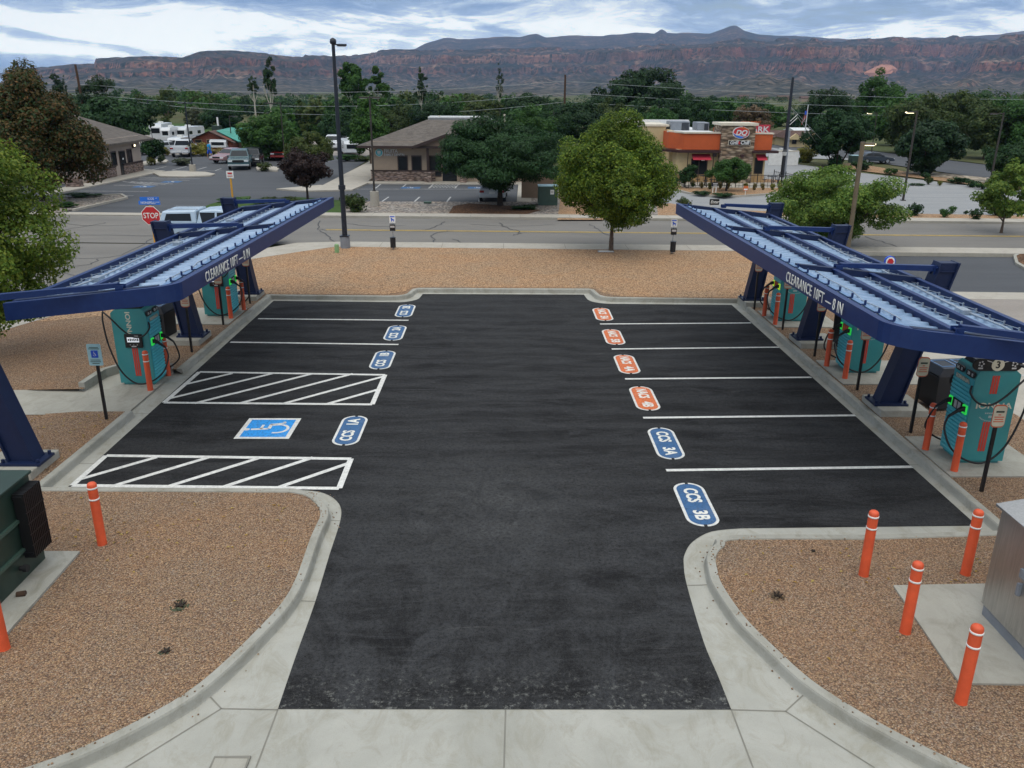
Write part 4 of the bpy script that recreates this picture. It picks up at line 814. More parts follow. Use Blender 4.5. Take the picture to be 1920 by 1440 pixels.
for px, lb, kd in [((200,786), 'pale blue accessible parking sign on a black post beside the left ramp', 'isa'), ((360,660), 'black sign post in the gravel between the left ramp and middle column', 'stall'), ((419,609), 'black sign post standing in front of the far left charger', 'stall'), ((469,569), 'black sign post beside the last column of the left canopy', 'stall'),
                   ((1840,921), 'red edged sign on a black post in front of charger 3, nearest on the right', 'stall'), ((1707,811), 'red edged sign on a black post beside the nearest right column and wide bin', 'stall'), ((1607,731), 'red edged sign on a black post in front of charger 4', 'stall'), ((1527,668), 'red edged sign on a black post beside the middle right column', 'stall'), ((1467,618), 'red edged sign on a black post in front of charger 5', 'stall'), ((1414,580), 'small sign on a black post beside the last right column', 'stall')]:
    bay_sign(lb, G(*px, BED), kd)
# ------------------------------------------------------------------ litter bins
def bin_(label, loc, w, d, h, holes, rz=0):
    t = thing('litter_bin', label, 'bin', loc, rz, 'dark litter bins')
    MB().prism([(-w/2, 0), (w/2, 0), (w/2+.03, h-.22), (-w/2-.03, h-.22)], 'y', -d/2, d/2).build('bin_body', M['bin'], t, bevel=.03)
    l = MB(); n = holes; l.prism([(-w/2-.04, h-.215), (w/2+.04, h-.215), (w/2-.04, h), (-w/2+.04, h)], 'y', -d/2-.01, d/2+.01); lid = l.build('lid', M['bin_lid'], t, bevel=.03)
    q = MB()
    for k in range(n): q.box((-w/2+w*(k+.5)/n, 0, h+.0), (w/n*.62, d*.6, .012))
    q.build('opening', M['black'], lid)
    r = MB()
    for k in range(n):
        cx = -w/2+w*(k+.5)/n; a, c = w/n*.36, d*.34; r.sweep([(cx-a, -c), (cx+a, -c), (cx+a, c), (cx-a, c)], [(-.012, h-.01), (-.012, h+.016), (.012, h+.016), (.012, h-.01)], True)
    r.build('opening_rim', M['rail_blue'], lid); return t
bin_('wide dark recycling bin with two openings beside the nearest right column', (10.75, 18.7, .2), 1.05, .7, 1.02, 2, .12)
bin_('dark square bin behind the middle right column', (10.15, 23.4, .2), .6, .62, 1.15, 1, .1)
bin_('dark square bin behind the farthest right column', (10.0, 28.55, .2), .6, .62, 1.15, 1)
bin_('wide dark recycling bin with two openings beside the middle left column', (-10.5, 24.1, .2), 1.05, .7, 1.05, 2, -.1)
# ------------------------------------------------------------------ transformer and steel cabinet in the front corners
def transformer():
    a = G(150, 1033, .17); y1 = a.y; x1 = a.x
    struct('equipment_slab', MB().prism([(x1, y1), (x1+.04, y1-2.9), (x1-3.5, y1-2.9), (x1-3.5, y1)], 'z', 0, .17), M['kerb'], bevel=.015)
    t = thing('transformer', 'big dark green pad transformer with ribbed radiator, cut by the left edge', 'transformer', (x1-.5, y1-.9, .17)); X = x1-.42; og = t.location
    def b(mb, n, m, p=t, **k): return mb.build(n, M[m], p, org=og, **k)
    yb = y1-.22; yf = yb-1.75; h = 1.50
    b(MB().bb(X-2.2, X-.02, yf, yb, .17, .17+h), 'tank', 'xfmr', bevel=.012)
    b(MB().bb(X-2.25, X+.02, yf-.04, yb+.03, .17+h, .17+h+.05), 'lid', 'xfmr', bevel=.012)
    q = MB()
    for z in (.62, 1.10): q.bb(X-.02, X+.03, yf, yb-.5, z, z+.05); q.bb(X-2.2, X-.02, yf-.03, yf, z, z+.05)
    b(q, 'stiffeners', 'xfmr2')
    q = MB()
    for k in range(11): q.bb(X+.0, X+.17, yb-.08-k*.045, yb-.06-k*.045, .50, 1.58)
    q.bb(X, X+.15, yb-.55, yb-.04, .56, .60); q.bb(X, X+.15, yb-.55, yb-.04, 1.48, 1.54)
    for z in (.72, .9, 1.08, 1.26): q.bb(X+.165, X+.178, yb-.56, yb-.05, z, z+.012)
    b(q, 'radiator', 'black')
    q = MB(); q.cyl((X, yb-.7, .42), (X+.09, yb-.7, .42), .04, n=10); q.cyl((X+.06, yb-.7, .42), (X+.12, yb-.7, .42), .06, n=10); b(q, 'drain_valve', 'rubber')
    b(MB().cyl((X+.1, yf+.7, .19), (X+.22, yf+.72, .2), .045, n=8), 'loose_cap', 'wood_pole')
transformer()
def cabinet():
    a = G(1675, 1097, .16)
    P = [tuple(G(*p, .16).to_2d()) for p in [(1675,1097),(1800,1281),(2060,1283),(1950,1092)]]
    struct('equipment_slab', MB().prism(P, 'z', 0, .16), M['pad'], bevel=.015)
    g = G(1843, 1158, .16); x0 = g.x; y1 = G(1893, 1085, .16).y; 
    t = thing('steel_cabinet', 'brushed stainless steel electrical cabinet on a slab, cut by the right edge', 'cabinet', (x0+.8, g.y-.3, .16)); og = t.location
    def b(mb, n, m, p=t, **k): return mb.build(n, M[m], p, org=og, **k)
    yb = g.y+.12; yf = yb-2.0; h = 1.52
    b(MB().bb(x0+.03, x0+1.5, yf+.03, yb-.03, .16, .34), 'plinth', 'hvac')
    b(MB().bb(x0, x0+1.55, yf, yb, .34, .34+h), 'body', 'steel', bevel=.008)
    b(MB().prism([(x0-.06, .34+h+.01), (x0-.06, .34+h+.05), (x0+.3, .34+h+.12), (x0+1.6, .34+h+.12), (x0+1.6, .34+h+.01)], 'y', yf-.06, yb+.06), 'sloped_top', 'steel', bevel=.006)
    q = MB(); q.bb(x0-.012, x0-.002, yf+.05, yb-.62, .44, .30+h); d = b(q, 'door', 'steel', bevel=.004)
    q = MB(); q.box((x0-.04, yb-.75, 1.05), (.05, .05, .18)); q.box((x0-.03, yb-.75, 1.28), (.03, .11, .13)); b(q, 'handle', 'hvac', d)
    b(MB().bb(x0-.006, x0-.0005, yb-1.15, yb-.85, 1.15, 1.19), 'red_label', 'sign_red')
cabinet()
# fallen leaves near the left beds
def fallen():
    rnd = random.Random(3); mb = MB()
    for _ in range(420):
        k = rnd.random()
        if k < .55: x, y = rnd.uniform(-12.5, -8.95), rnd.gauss(16.5, 1.6)
        elif k < .85: x, y = rnd.uniform(-9, -3.6), rnd.gauss(12.6, 1.0)
        else: x, y = rnd.uniform(3.8, 8.5), rnd.gauss(11.6, 1.2)
        if x < -8.9 and 18.0 < y < 21.3 or (y > 13.9 and x > -8.9) or (x > 0 and y > 12.2): continue
        a = rnd.uniform(0, 6.28); s = rnd.uniform(.02, .045); z = BED+.012
        mb.add([(x+s*math.cos(a), y+s*math.sin(a), z), (x+s*.5*math.cos(a+1.6), y+s*.5*math.sin(a+1.6), z+.015), (x-s*math.cos(a), y-s*math.sin(a), z+.005), (x-s*.5*math.cos(a+1.6), y-s*.5*math.sin(a+1.6), z+.012)], [(0, 1, 2, 3)])
    tag(mb.build('fallen_leaves', M['lf_fallen'], fix=False), 'scattered yellow fallen leaves lying on the gravel beds', 'leaves', kind='stuff')
fallen()
# ------------------------------------------------------------------ foliage
def leaf_mesh(name, C, Nrm, size, mats, seed, asp=.55, mi=None, droop=0):
    rs = np.random.RandomState(seed); n = len(C); nr = Nrm/np.maximum(1e-6, np.linalg.norm(Nrm, axis=1, keepdims=True))
    a = rs.normal(size=(n, 3)); a[:, 2] -= droop; u = a-nr*np.sum(a*nr, axis=1, keepdims=True); u /= np.maximum(1e-6, np.linalg.norm(u, axis=1, keepdims=True)); w = np.cross(nr, u)
    sz = (size*rs.uniform(.65, 1.35, n))[:, None]; k = asp*sz
    V = np.stack([C-u*sz, C+w*k-u*sz*.1+nr*sz*.15, C+u*sz, C-w*k-u*sz*.1+nr*sz*.15], axis=1).reshape(-1, 3)
    me = bpy.data.meshes.new(name); me.vertices.add(4*n); me.vertices.foreach_set('co', V.ravel().astype(np.float32)); me.loops.add(4*n); me.loops.foreach_set('vertex_index', np.arange(4*n, dtype=np.int32))
    me.polygons.add(n); me.polygons.foreach_set('loop_start', np.arange(0, 4*n, 4, dtype=np.int32)); me.polygons.foreach_set('loop_total', np.full(n, 4, dtype=np.int32))
    for m in (mats if isinstance(mats, (list, tuple)) else [mats]): me.materials.append(m)
    if mi is not None: me.polygons.foreach_set('material_index', mi.astype(np.int32))
    me.update(calc_edges=True); me.validate(); return me
def crown_pts(seed, ncl, nlf, shape='round', fill=.5, csz=.26, zk=2.0):
    """unit crown: x,y in -1..1, z in 0..1"""
    rs = np.random.RandomState(seed); d = rs.normal(size=(ncl, 3)); d /= np.linalg.norm(d, axis=1, keepdims=True)
    r = fill+(1-fill)*rs.uniform(0, 1, ncl)**.6; ph = rs.uniform(0, 6.28, 6)
    lob = 1+.065*rs.normal(size=ncl).clip(-1.2, 1.6)+.16*np.sin(2*np.arctan2(d[:, 1], d[:, 0])+ph[0])*np.cos(2*d[:, 2]+ph[1])+.12*np.sin(5*np.arctan2(d[:, 1], d[:, 0])+ph[2]+3*d[:, 2])
    c = d*(r*lob*.86)[:, None]; z = (c[:, 2]+1)/2
    if shape == 'round': k = np.where(z < .3, .72+.28*z/.3, 1.0)
    elif shape == 'cone': k = 1.15-.75*z
    elif shape == 'egg': k = np.where(z < .35, .62+.45*z/.35, 1.07-.55*np.clip((z-.35)/.65, 0, 1)**1.6)
    elif shape == 'flat': k = np.where(z < .5, .55+.45*z/.5, 1.0)
    elif shape == 'poplar': k = .55+.45*np.sin(np.clip(z*3.6, 0, 3.14))*.9
    elif shape == 'vase': k = .45+.75*z
    c[:, 0] *= k; c[:, 1] *= k
    cs = csz*rs.uniform(.6, 1.3, ncl); w = cs**2; w /= w.sum(); idx = rs.choice(ncl, nlf, p=w)
    off = rs.normal(size=(nlf, 3)); off /= np.linalg.norm(off, axis=1, keepdims=True); off *= (rs.uniform(.25, 1, nlf)**.5)[:, None]
    off[:, 2] *= min(1.1, max(.42, .85*2/zk)); P = c[idx]+off*cs[idx][:, None]
    N = off*.9+c[idx]*.5+rs.normal(size=(nlf, 3))*.55+np.array([0, 0, .45])
    P[:, 2] = (P[:, 2]+1)/2
    return P, N, c
def trunk_mb(mb, base_r, h, cr, cb, ch, seed, lean=(0, 0), nl=6, multi=False):
    rnd = random.Random(seed); top = Vector((lean[0], lean[1], cb+ch*.55))
    if multi:
        for k in range(4):
            a = k*1.57+rnd.uniform(-.4, .4); e = Vector((math.cos(a)*cr*.55, math.sin(a)*cr*.55, cb+ch*rnd.uniform(.4, .7)))
            mb.tube(smooth_path([(math.cos(a)*base_r*.5, math.sin(a)*base_r*.5, -.05), (e.x*.25, e.y*.25, cb*.7), (e.x*.6, e.y*.6, cb+ch*.2), tuple(e)], 3), [base_r*.7*(1-.08*i) for i in range(10)], 7)
    else:
        pts = [(0, 0, -.05), (lean[0]*.1+rnd.uniform(-.03, .03)*h*.3, lean[1]*.1, cb*.5), (lean[0]*.4, lean[1]*.4, cb), (lean[0]*.7+rnd.uniform(-.1, .1), lean[1]*.7, cb+ch*.3), tuple(top)]
        P = smooth_path(pts, 3); n = len(P); mb.tube(P, [base_r*(1.25 if i == 0 else 1-.8*i/n) for i in range(n)], 9)
        for k in range(nl):
            a = k*6.28/nl+rnd.uniform(-.5, .5); z0 = cb*rnd.uniform(.75, 1.0)+ch*rnd.uniform(0, .25); e = Vector((math.cos(a)*cr*rnd.uniform(.5, .75), math.sin(a)*cr*rnd.uniform(.5, .75), z0+ch*rnd.uniform(.2, .45))); q = z0/(cb+ch*.55); s0 = Vector((lean[0]*q, lean[1]*q, z0))
            mb.tube(smooth_path([tuple(s0), tuple(s0.lerp(e, .45)+Vector((0, 0, -.04*ch))), tuple(e)], 3), [base_r*.45*(1-.12*i) for i in range(7)], 6)
    return mb
CR = {}
def unit_crown(key, seed, ncl, nlf, ls, mat, shape='round', fill=.5, csz=.26, asp=.55, droop=0, zk=1.6):
    if key not in CR:
        P, N, c = crown_pts(seed, ncl, nlf, shape, fill, csz, zk); P[:, 2] *= zk; CR[key] = leaf_mesh('crown', P, N, ls*1.28, mat, seed+1, asp, droop=droop); CR[key].transform(Matrix.Diagonal((1, 1, 1/zk, 1)))
    return CR[key]
def tree(label, x, y, h, r, cb, leaf, seed=1, ncl=60, nlf=4000, ls=.05, shape='round', bark='bark', tr=None, cat='tree', group=None, fill=.5, csz=.26, asp=.55, droop=0, multi=False, lean=(0, 0), nl=6, name='tree', key=None, z0=0, ry=None, rz=None):
    t = thing(name, label, cat, (x, y, z0), (seed*1.7) % 6.28 if rz is None else rz, group)
    tr = tr or max(.08, h*.022)
    trunk_mb(MB(), tr, h, r, cb, h-cb, seed, lean, nl, multi).build('trunk', M[bark], t)
    me = unit_crown(key or ('u', seed, leaf), seed, ncl, nlf, ls, M[leaf], shape, fill, csz, asp, droop, zk=(h-cb)/r)
    o = bpy.data.objects.new('crown', me); COL.objects.link(o); o.parent = t; o.location = (lean[0]*.8, lean[1]*.8, cb); o.scale = (r, ry or r, h-cb)
    return t
def ptree(label, px, Y, top, bot, hw, leaf, seed, **k):
    """place by photo pixels: centre px, distance Y, crown top / crown bottom py, half width px"""
    x = AY(px, 200, Y).x; zt = AY(px, top, Y).z; zb = max(.25, AY(px, bot, Y).z); return tree(label, x, Y, zt*1.02, hw*mpp(Y)*1.03, zb, leaf, seed, **k)
def trees():
    B = 'individual trees around the car parks'
    # near trees, each with its own dense crown
    ptree('round bright green maple by the pavement, standing alone at the far end of the lot', 1158, 39.1, 228, 436, 112, 'lf_bright', 11, ncl=330, nlf=115000, ls=.0150, fill=.45, csz=.17, tr=.13, shape='egg', z0=.1)
    tree('bright green tree cut by the left frame edge, its low branches behind the canopy', -16.6, 22.6, 7.0, 2.15, .6, 'lf_left', 12, ncl=130, nlf=44000, ls=.017, fill=.3, csz=.21, asp=.7, shape='egg', tr=.12, lean=(3.3, 0), rz=0)
    ptree('wide bright green tree behind the right canopy, pale lamp post in front', 1592, 41.4, 322, 452, 116, 'lf_lime', 13, ncl=120, nlf=70000, ls=.016, fill=.22, csz=.21, tr=.13, shape='flat', z0=.1, multi=True)
    ptree('wide dark green tree hiding the dental office entrance', 938, 56.0, 228, 352, 122, 'lf_dark', 14, ncl=240, nlf=85000, ls=.018, fill=.42, csz=.18, asp=.35, droop=.5, bark='bark_d', tr=.22)
    ptree('big rust tinged tree beside the taupe office on the left', 48, 57, 132, 356, 126, 'lf_rust', 15, ncl=220, nlf=76000, ls=.017, fill=.45, csz=.17, bark='bark_d', tr=.2, shape='cone')
    ptree('small purple leaved tree in the lawn across the street', 564, 57.5, 282, 352, 47, 'lf_purple', 16, ncl=70, nlf=13300, ls=0.036, fill=.35, csz=.24, bark='bark_d', shape='flat', tr=.1)
    ptree('bright yellow green tree at the right edge, in front of the dark one', 1925, 46, 300, 420, 48, 'lf_lime', 17, ncl=80, nlf=8000, ls=.045, fill=.4, csz=.22)
    ptree('small round tree in front of the restaurant tower', 1376, 64.5, 292, 346, 37, 'lf_mid', 18, ncl=60, nlf=11400, ls=0.0365, fill=.4, csz=.24, bark='bark_d', tr=.09)
    ptree('thin wispy shrub tree before the restaurant doorway', 1300, 66.3, 304, 350, 20, 'lf_dark', 19, ncl=30, nlf=1800, ls=.08, fill=.3, csz=.26, multi=True, tr=.04, bark='bark_d')
    ptree('round dark green tree beside the highway, black sedan to its right', 1582, 90, 200, 304, 52, 'lf_dark', 20, ncl=90, nlf=17100, ls=0.036, csz=.22, fill=.5, bark='bark_d', multi=True, tr=.18)
    ptree('vase shaped dark tree between the two right lamp posts', 1757, 80, 228, 320, 60, 'lf_deep', 21, ncl=90, nlf=17100, ls=0.036, csz=.22, fill=.5, bark='bark_d', multi=True, tr=.2, shape='flat')
    ptree('dark tree at the right edge, beyond the yellow green one', 1915, 72, 268, 338, 46, 'lf_dark', 22, ncl=70, nlf=11400, ls=0.036, csz=.24, bark='bark_d', multi=True)
    ptree('tree over the parked black car, left of the purple tree', 500, 93, 218, 300, 52, 'lf_mid', 23, z0=0, ncl=80, nlf=12350, ls=0.036, csz=.23, bark='bark_d', multi=True, tr=.14)
    ptree('olive green tree right behind the purple tree', 578, 74, 248, 312, 40, 'lf_olive', 24, ncl=60, nlf=11400, ls=0.0365, csz=.24)
    ptree('small dark tree at the right end of the taupe office', 276, 86, 256, 296, 22, 'lf_dark', 25, ncl=40, nlf=3000, ls=.07, csz=.26, bark='bark_d')
    ptree('loose green tree left of the dental office lamp post', 690, 88, 182, 290, 40, 'lf_mid', 26, ncl=60, nlf=9500, ls=0.043, csz=.24, shape='cone')
    ptree('dark tree rising behind the taupe office roof', 215, 110, 180, 262, 70, 'lf_dark', 27, ncl=80, nlf=13300, ls=0.036, csz=.24, shape='flat')
    ptree('tall dark tree left of the leaning wooden pole', 183, 125, 140, 240, 34, 'lf_deep', 28, ncl=60, nlf=9500, ls=0.036, csz=.24)
    ptree('big dark elm on the skyline right of the brown pole', 1200, 140, 134, 262, 88, 'lf_deep', 29, ncl=120, nlf=22800, ls=0.025, csz=.19, shape='flat', bark='bark_d')
    ptree('dark cottonwood right of the black steel pole', 1553, 135, 158, 258, 40, 'lf_deep', 30, ncl=70, nlf=11400, ls=0.036, csz=.24)
    ptree('tall pale cottonwood behind the highway', 1642, 150, 138, 240, 42, 'lf_mid', 31, ncl=70, nlf=11400, ls=0.036, csz=.24)
    ptree('green cottonwood above the lit lamp post', 1700, 125, 176, 290, 60, 'lf_mid', 32, ncl=70, nlf=11400, ls=0.036, csz=.24)
    ptree('olive tree right of the lit lamp post by the highway', 1730, 108, 184, 285, 58, 'lf_olive', 33, ncl=70, nlf=11400, ls=0.036, csz=.24)
    ptree('tallest olive tree in the highway row at right', 1800, 112, 164, 285, 52, 'lf_olive', 34, ncl=70, nlf=11400, ls=0.036, csz=.22, shape='flat')
    ptree('olive green tree over the right edge of the highway row', 1862, 100, 192, 290, 58, 'lf_olive', 35, ncl=70, nlf=11400, ls=0.036, csz=.24)
    ptree('shadowy tree at the far right end of the highway row', 1925, 98, 188, 290, 56, 'lf_mid', 36, ncl=70, nlf=11400, ls=0.036, csz=.24)
    ptree('bare tan tree above the red rooftop sign', 1412, 150, 196, 262, 34, 'lf_bare', 37, ncl=50, nlf=3500, ls=.05, csz=.24)
    ptree('dark tree left of the brown utility pole', 1000, 150, 178, 262, 55, 'lf_deep', 38, ncl=70, nlf=11400, ls=0.036, csz=.24)
    ptree('olive tree behind the dental roof', 880, 150, 182, 255, 60, 'lf_olive', 39, ncl=70, nlf=11400, ls=0.036, csz=.24)
    ptree('dark tree behind the far right car park corner of the dental lot', 640, 120, 210, 275, 38, 'lf_dark', 40, ncl=60, nlf=9500, ls=0.036, csz=.24)
    ptree('pale sage tree behind the motorhomes', 372, 165, 200, 245, 30, 'lf_sage', 41, ncl=50, nlf=4000, ls=.05, csz=.24)
    ptree('thin yellowish tree left of the lodge', 308, 160, 152, 245, 16, 'lf_olive', 42, ncl=40, nlf=2500, ls=.06, csz=.26, shape='poplar')
    ptree('round green tree behind the lodge ridge', 415, 150, 195, 245, 36, 'lf_dark', 43, ncl=60, nlf=9500, ls=0.036, csz=.24)
    for a in [('leafy green tree just left of the brown utility pole', 990, 98, 206, 290, 46, 'lf_mid', 44), ('shadowy tree right behind the brown utility pole', 1090, 112, 188, 275, 46, 'lf_deep', 45), ('olive tree rising behind the bright maple', 1140, 118, 186, 270, 42, 'lf_olive', 46), ('dark bushy tree filling the gap left of the brown pole', 1035, 108, 200, 285, 34, 'lf_dark', 47), ('dark tree behind the restaurant rooftop units', 1290, 125, 178, 262, 44, 'lf_dark', 48), ('green bushy tree behind the long restaurant wall', 1235, 112, 200, 275, 34, 'lf_mid', 49), ('dark tree right behind the dental roof ridge', 815, 112, 190, 270, 44, 'lf_deep', 50), ('olive tree left of the dental roof ridge', 748, 115, 192, 275, 38, 'lf_olive', 51)]:
        ptree(*a, ncl=80, nlf=14250, ls=0.032, csz=.23, shape='flat')
    # poplars with pale trunks
    for i, (px, Y, top, bot, hw, lf, lb, n) in enumerate([(506, 130, 98, 205, 16, 'lf_deep', 'tallest poplar, its pale bare trunk leaning beside the lamp post', 3200), (478, 132, 140, 180, 11, 'lf_deep', 'small poplar top just left of the tallest poplar', 1500), (668, 135, 106, 215, 32, 'lf_mid', 'full poplar right behind the tall black lamp', 5000), (710, 136, 119, 215, 22, 'lf_mid', 'narrower poplar beside the full one behind the lamp', 4000),
                                                        (790, 140, 122, 195, 13, 'lf_deep', 'slim poplar above the dental office roof ridge', 2500), (937, 150, 122, 190, 9, 'lf_deep', 'thin lone poplar on the skyline behind the wide dark tree', 1700), (112, 150, 134, 190, 13, 'lf_deep', 'twin topped poplar left of the leaning pole', 2200), (126, 151, 136, 190, 8, 'lf_deep', 'slender poplar touching the leaning pole', 1300)]):
        ptree(lb, px, Y, top, bot, hw, lf, 60+i, ncl=48, nlf=int(n*1.5), ls=.06, csz=.21, shape='poplar', bark='bark_w', tr=.15, name='poplar_tree', lean=((.9 if i == 0 else 0), 0), fill=.25, nl=9)
    # the far-off belt of trees, one mass
    rs = np.random.RandomState(7); Ps = []; Ns = []; mi = []
    for i in range(470):
        far = rs.rand()
        Y = 122+far**1.25*370; u = rs.uniform(-.72, .72); x = u*Y
        px = 960+u*F
        if px < 560 and Y < 200 and px > 180: Y += 70; x = u*Y
        if px > 1230 and Y < 165: Y += 50; x = u*Y
        if 1440 < px < 1545 and Y > 200 and rs.rand() < .8: continue
        tp = 184+rs.uniform(-10, 10)+10*math.sin(px*.013)+(8 if 1300 < px < 1500 else 0)
        if px > 1560: tp -= 6
        zt = max(2.5, H-(tp-168)/F*Y*1.02); zt = min(zt, 9); r = rs.uniform(2.2, 4.2)*(Y/220)**.5
        n = 420 if Y < 280 else 260
        P, N, c = crown_pts(1000+i, 16, n, 'round', .45, .36); P = P*np.array([r, r, zt*.96])+np.array([x, Y, .04*zt]); Ps.append(P); Ns.append(N); mi.append(np.full(n, rs.choice([0, 0, 1, 1, 2, 3])))
    for i in range(260):
        Y = rs.uniform(330, 820); x = rs.uniform(-.75, .75)*Y; r = rs.uniform(3, 6.5); zt = rs.uniform(3.2, 5.4); P, N, c = crown_pts(3000+i, 10, 130, 'round', .45, .42); Ps.append(P*np.array([r, r, zt])+np.array([x, Y, 0])); Ns.append(N); mi.append(np.full(130, rs.choice([0, 1, 2, 3])))
    me = leaf_mesh('far_woodland', np.concatenate(Ps), np.concatenate(Ns), .42, [M['lf_dark'], M['lf_mid'], M['lf_olive'], M['lf_deep']], 5, .6, np.concatenate(mi))
    o = bpy.data.objects.new('far_woodland', me); COL.objects.link(o); tag(o, 'belt of far trees below the mesa, reading as one green mass', 'woodland', kind='stuff')
trees()
def shrub(label, px, py, w, h, leaf, seed, n=900, z=.1, grp=None, name='shrub', cat='shrub', ls=.11, shape='round', loc=None):
    g = loc or G(px, py, z); t = thing(name, label, cat, (g.x, g.y, z), seed*.9, grp); Y = g.y; W = w*mpp(Y)/2; Hh = h*mpp(Y)
    me = unit_crown((name, leaf, n, seed % 3), 300+seed % 3, 26, n, ls, M[leaf], shape, .3, .34, .5)
    o = bpy.data.objects.new('foliage', me); COL.objects.link(o); o.parent = t; o.scale = (W, W, Hh); o.location = (0, 0, -.03)
    q = MB()
    for k in range(5): a = k*1.26+seed; q.tube([(0, 0, -.03), (math.cos(a)*W*.3, math.sin(a)*W*.3, Hh*.35), (math.cos(a)*W*.6, math.sin(a)*W*.6, Hh*.7)], [.03, .02, .008], 5)
    q.build('stems', M['bark_d'], t); return t
def shrubs():
    V = 'shrubs along the restaurant verge'
    for i, a in enumerate([('olive shrub at the foot of the black lamp post, the wider of two', 668, 396, 40, 32, 'lf_olive', .1, None), ('small olive shrub left of the wide one by the lamp', 648, 385, 22, 22, 'lf_olive', .1, None),
        ('yellow green shrub beside the far left tip of the right canopy', 1283, 388, 28, 18, 'lf_olive', .06, V), ('tall dark shrub right of the wide bright tree', 1714, 404, 26, 24, 'lf_dark', .06, V), ('low twin shrub in the verge gravel', 1771, 407, 22, 17, 'lf_mid', .06, V), ('tiny shrub between two bigger ones in the verge', 1811, 401, 10, 7, 'lf_dark', .06, V), ('dark rounded shrub in the middle of the verge', 1829, 412, 22, 22, 'lf_dark', .06, V), ('feathery grey green bush, largest of the verge', 1866, 403, 36, 28, 'lf_mid', .06, V), ('low dark shrub right of the feathery bush', 1882, 409, 26, 12, 'lf_dark', .06, V),
        ('small shrub above the empty parking bays', 1785, 397, 14, 12, 'lf_mid', .06, V), ('round green shrub at the left end of the restaurant bed', 1261, 350, 20, 20, 'lf_dark', .13, None), ('purple leaved shrub above the wide bright tree', 1540, 332, 27, 20, 'lf_purple', .05, None),
        ('golden yellow shrub in front of the white wall', 1512, 303, 36, 28, 'lf_yellow', .05, None), ('small dark shrub at the foot of the black steel pole', 1463, 306, 12, 14, 'lf_dark', .05, None), ('dark low shrub under the golden one', 1494, 306, 22, 10, 'lf_dark', .05, None), ('dark shrub left of the small dark sedan', 1615, 318, 34, 16, 'lf_dark', .05, None), ('green shrub on the pale verge by the highway', 1668, 326, 24, 11, 'lf_mid', .05, None),
        ('long low shrub beside the trunk of the vase shaped tree', 1795, 344, 36, 12, 'lf_dark', .05, None), ('dark shrub right of the long low one', 1822, 350, 24, 13, 'lf_dark', .05, None), ('shrub left of the concrete lamp base', 1842, 354, 24, 12, 'lf_mid', .05, None), ('dark shrub right of the concrete lamp base', 1880, 361, 28, 14, 'lf_dark', .05, None), ('little yellow flowering shrub by the highway verge', 1762, 347, 9, 9, 'lf_yellow', .05, None), ('small yellow green shrub left of the vase shaped tree trunk', 1740, 345, 14, 14, 'lf_olive', .05, None), ('dark shrub against the trunk of the vase shaped tree', 1735, 335, 18, 12, 'lf_dark', .05, None),
        ('low grey green hedge beside the thin car park lamp', 341, 309, 33, 13, 'lf_sage', .05, None), ('golden shrub at the small tree by the office', 284, 308, 19, 15, 'lf_yellow', .1, None), ('olive shrub right of the golden one by the office', 302, 305, 16, 13, 'lf_olive', .1, None), ('bright shrub right of the black parked car', 496, 319, 26, 15, 'lf_olive', .1, None),
        ('tall yellow grass clump left of the white pickup', 306, 292, 26, 17, 'lf_yellow', .0, None), ('tall yellow flowering hedge before the lodge', 380, 292, 46, 22, 'lf_yellow', .0, None), ('yellow brush right of the person in blue', 410, 292, 34, 14, 'lf_straw', .0, None), ('yellow brush beside the low white wall', 446, 292, 26, 12, 'lf_yellow', .0, None), ('weedy green strip in front of the white trailer', 650, 302, 40, 12, 'lf_mid', .0, None), ('weedy green clump left of the dental office', 680, 302, 36, 10, 'lf_olive', .0, None),
        ('low green juniper under the wide dark tree', 985, 392, 48, 9, 'lf_dark', .06, None), ('blue green ground juniper at the restaurant bed edge', 1318, 364, 34, 6, 'lf_dark', .14, None), ('blue green ground juniper under the small restaurant tree', 1357, 367, 38, 6, 'lf_dark', .14, None), ('low green juniper spread by the highway kerb', 1717, 347, 28, 4, 'lf_dark', .03, None),
        ('clipped green groundcover mound beside the yellow post', 440, 378, 52, 9, 'lf_mid', .1, None), ('low olive hedge behind the tip of the left canopy', 520, 382, 78, 12, 'lf_olive', .1, None), ('dark low groundcover at the left planting bed', 155, 368, 60, 7, 'lf_dark', .1, None), ('dark groundcover patch by the left foreground tree', 125, 388, 40, 9, 'lf_dark', .1, None)]):
        shrub(a[0], a[1], a[2], a[3], a[4], a[5], i+1, z=a[6], grp=a[7], n=1100 if a[3] > 30 else 700)
    for i, a in enumerate([('dark dry weed tuft in the right gravel bed left of the bollards', 1458, 1120, 34, 14, 'lf_bare'), ('grey green dead weed patch in the middle of the left gravel bed', 338, 1135, 46, 8, 'lf_sage'), ('small grey weed patch nearer the camera in the left gravel bed', 312, 1222, 34, 8, 'lf_sage'), ('tiny green weed near the top of the right gravel bed', 1525, 1034, 12, 5, 'lf_olive')]):
        shrub(a[0], a[1], a[2], a[3], a[4], a[5], 70+i, n=120, z=BED, name='weed', cat='weed', ls=.16)
    # stray stones on the kerb and gutter
    rnd = random.Random(9); mb = MB()
    for P, sg in ((L_ISL, 1), (R_ISL, -1)):
        Q = smooth_path([Vector((p[0], p[1], 0)) for p in P], 6)
        for _ in range(150):
            p = rnd.choice(Q); o = abs(rnd.gauss(0, .16)); c = Vector((p.x+sg*o*.9+rnd.uniform(-.1, .1), p.y+rnd.uniform(-.12, .12)+(.0 if p.y < 11 else o*.3), 0)); d = min((c.xy-q.xy).length for q in Q)
            z = .15 if d < .12 else .004; r = rnd.uniform(.007, .016)
            if .11 < d < .2: continue
            mb.lathe((c.x, c.y, z), [(r*.8, -.002), (r, r*.5), (r*.5, r)], 5)
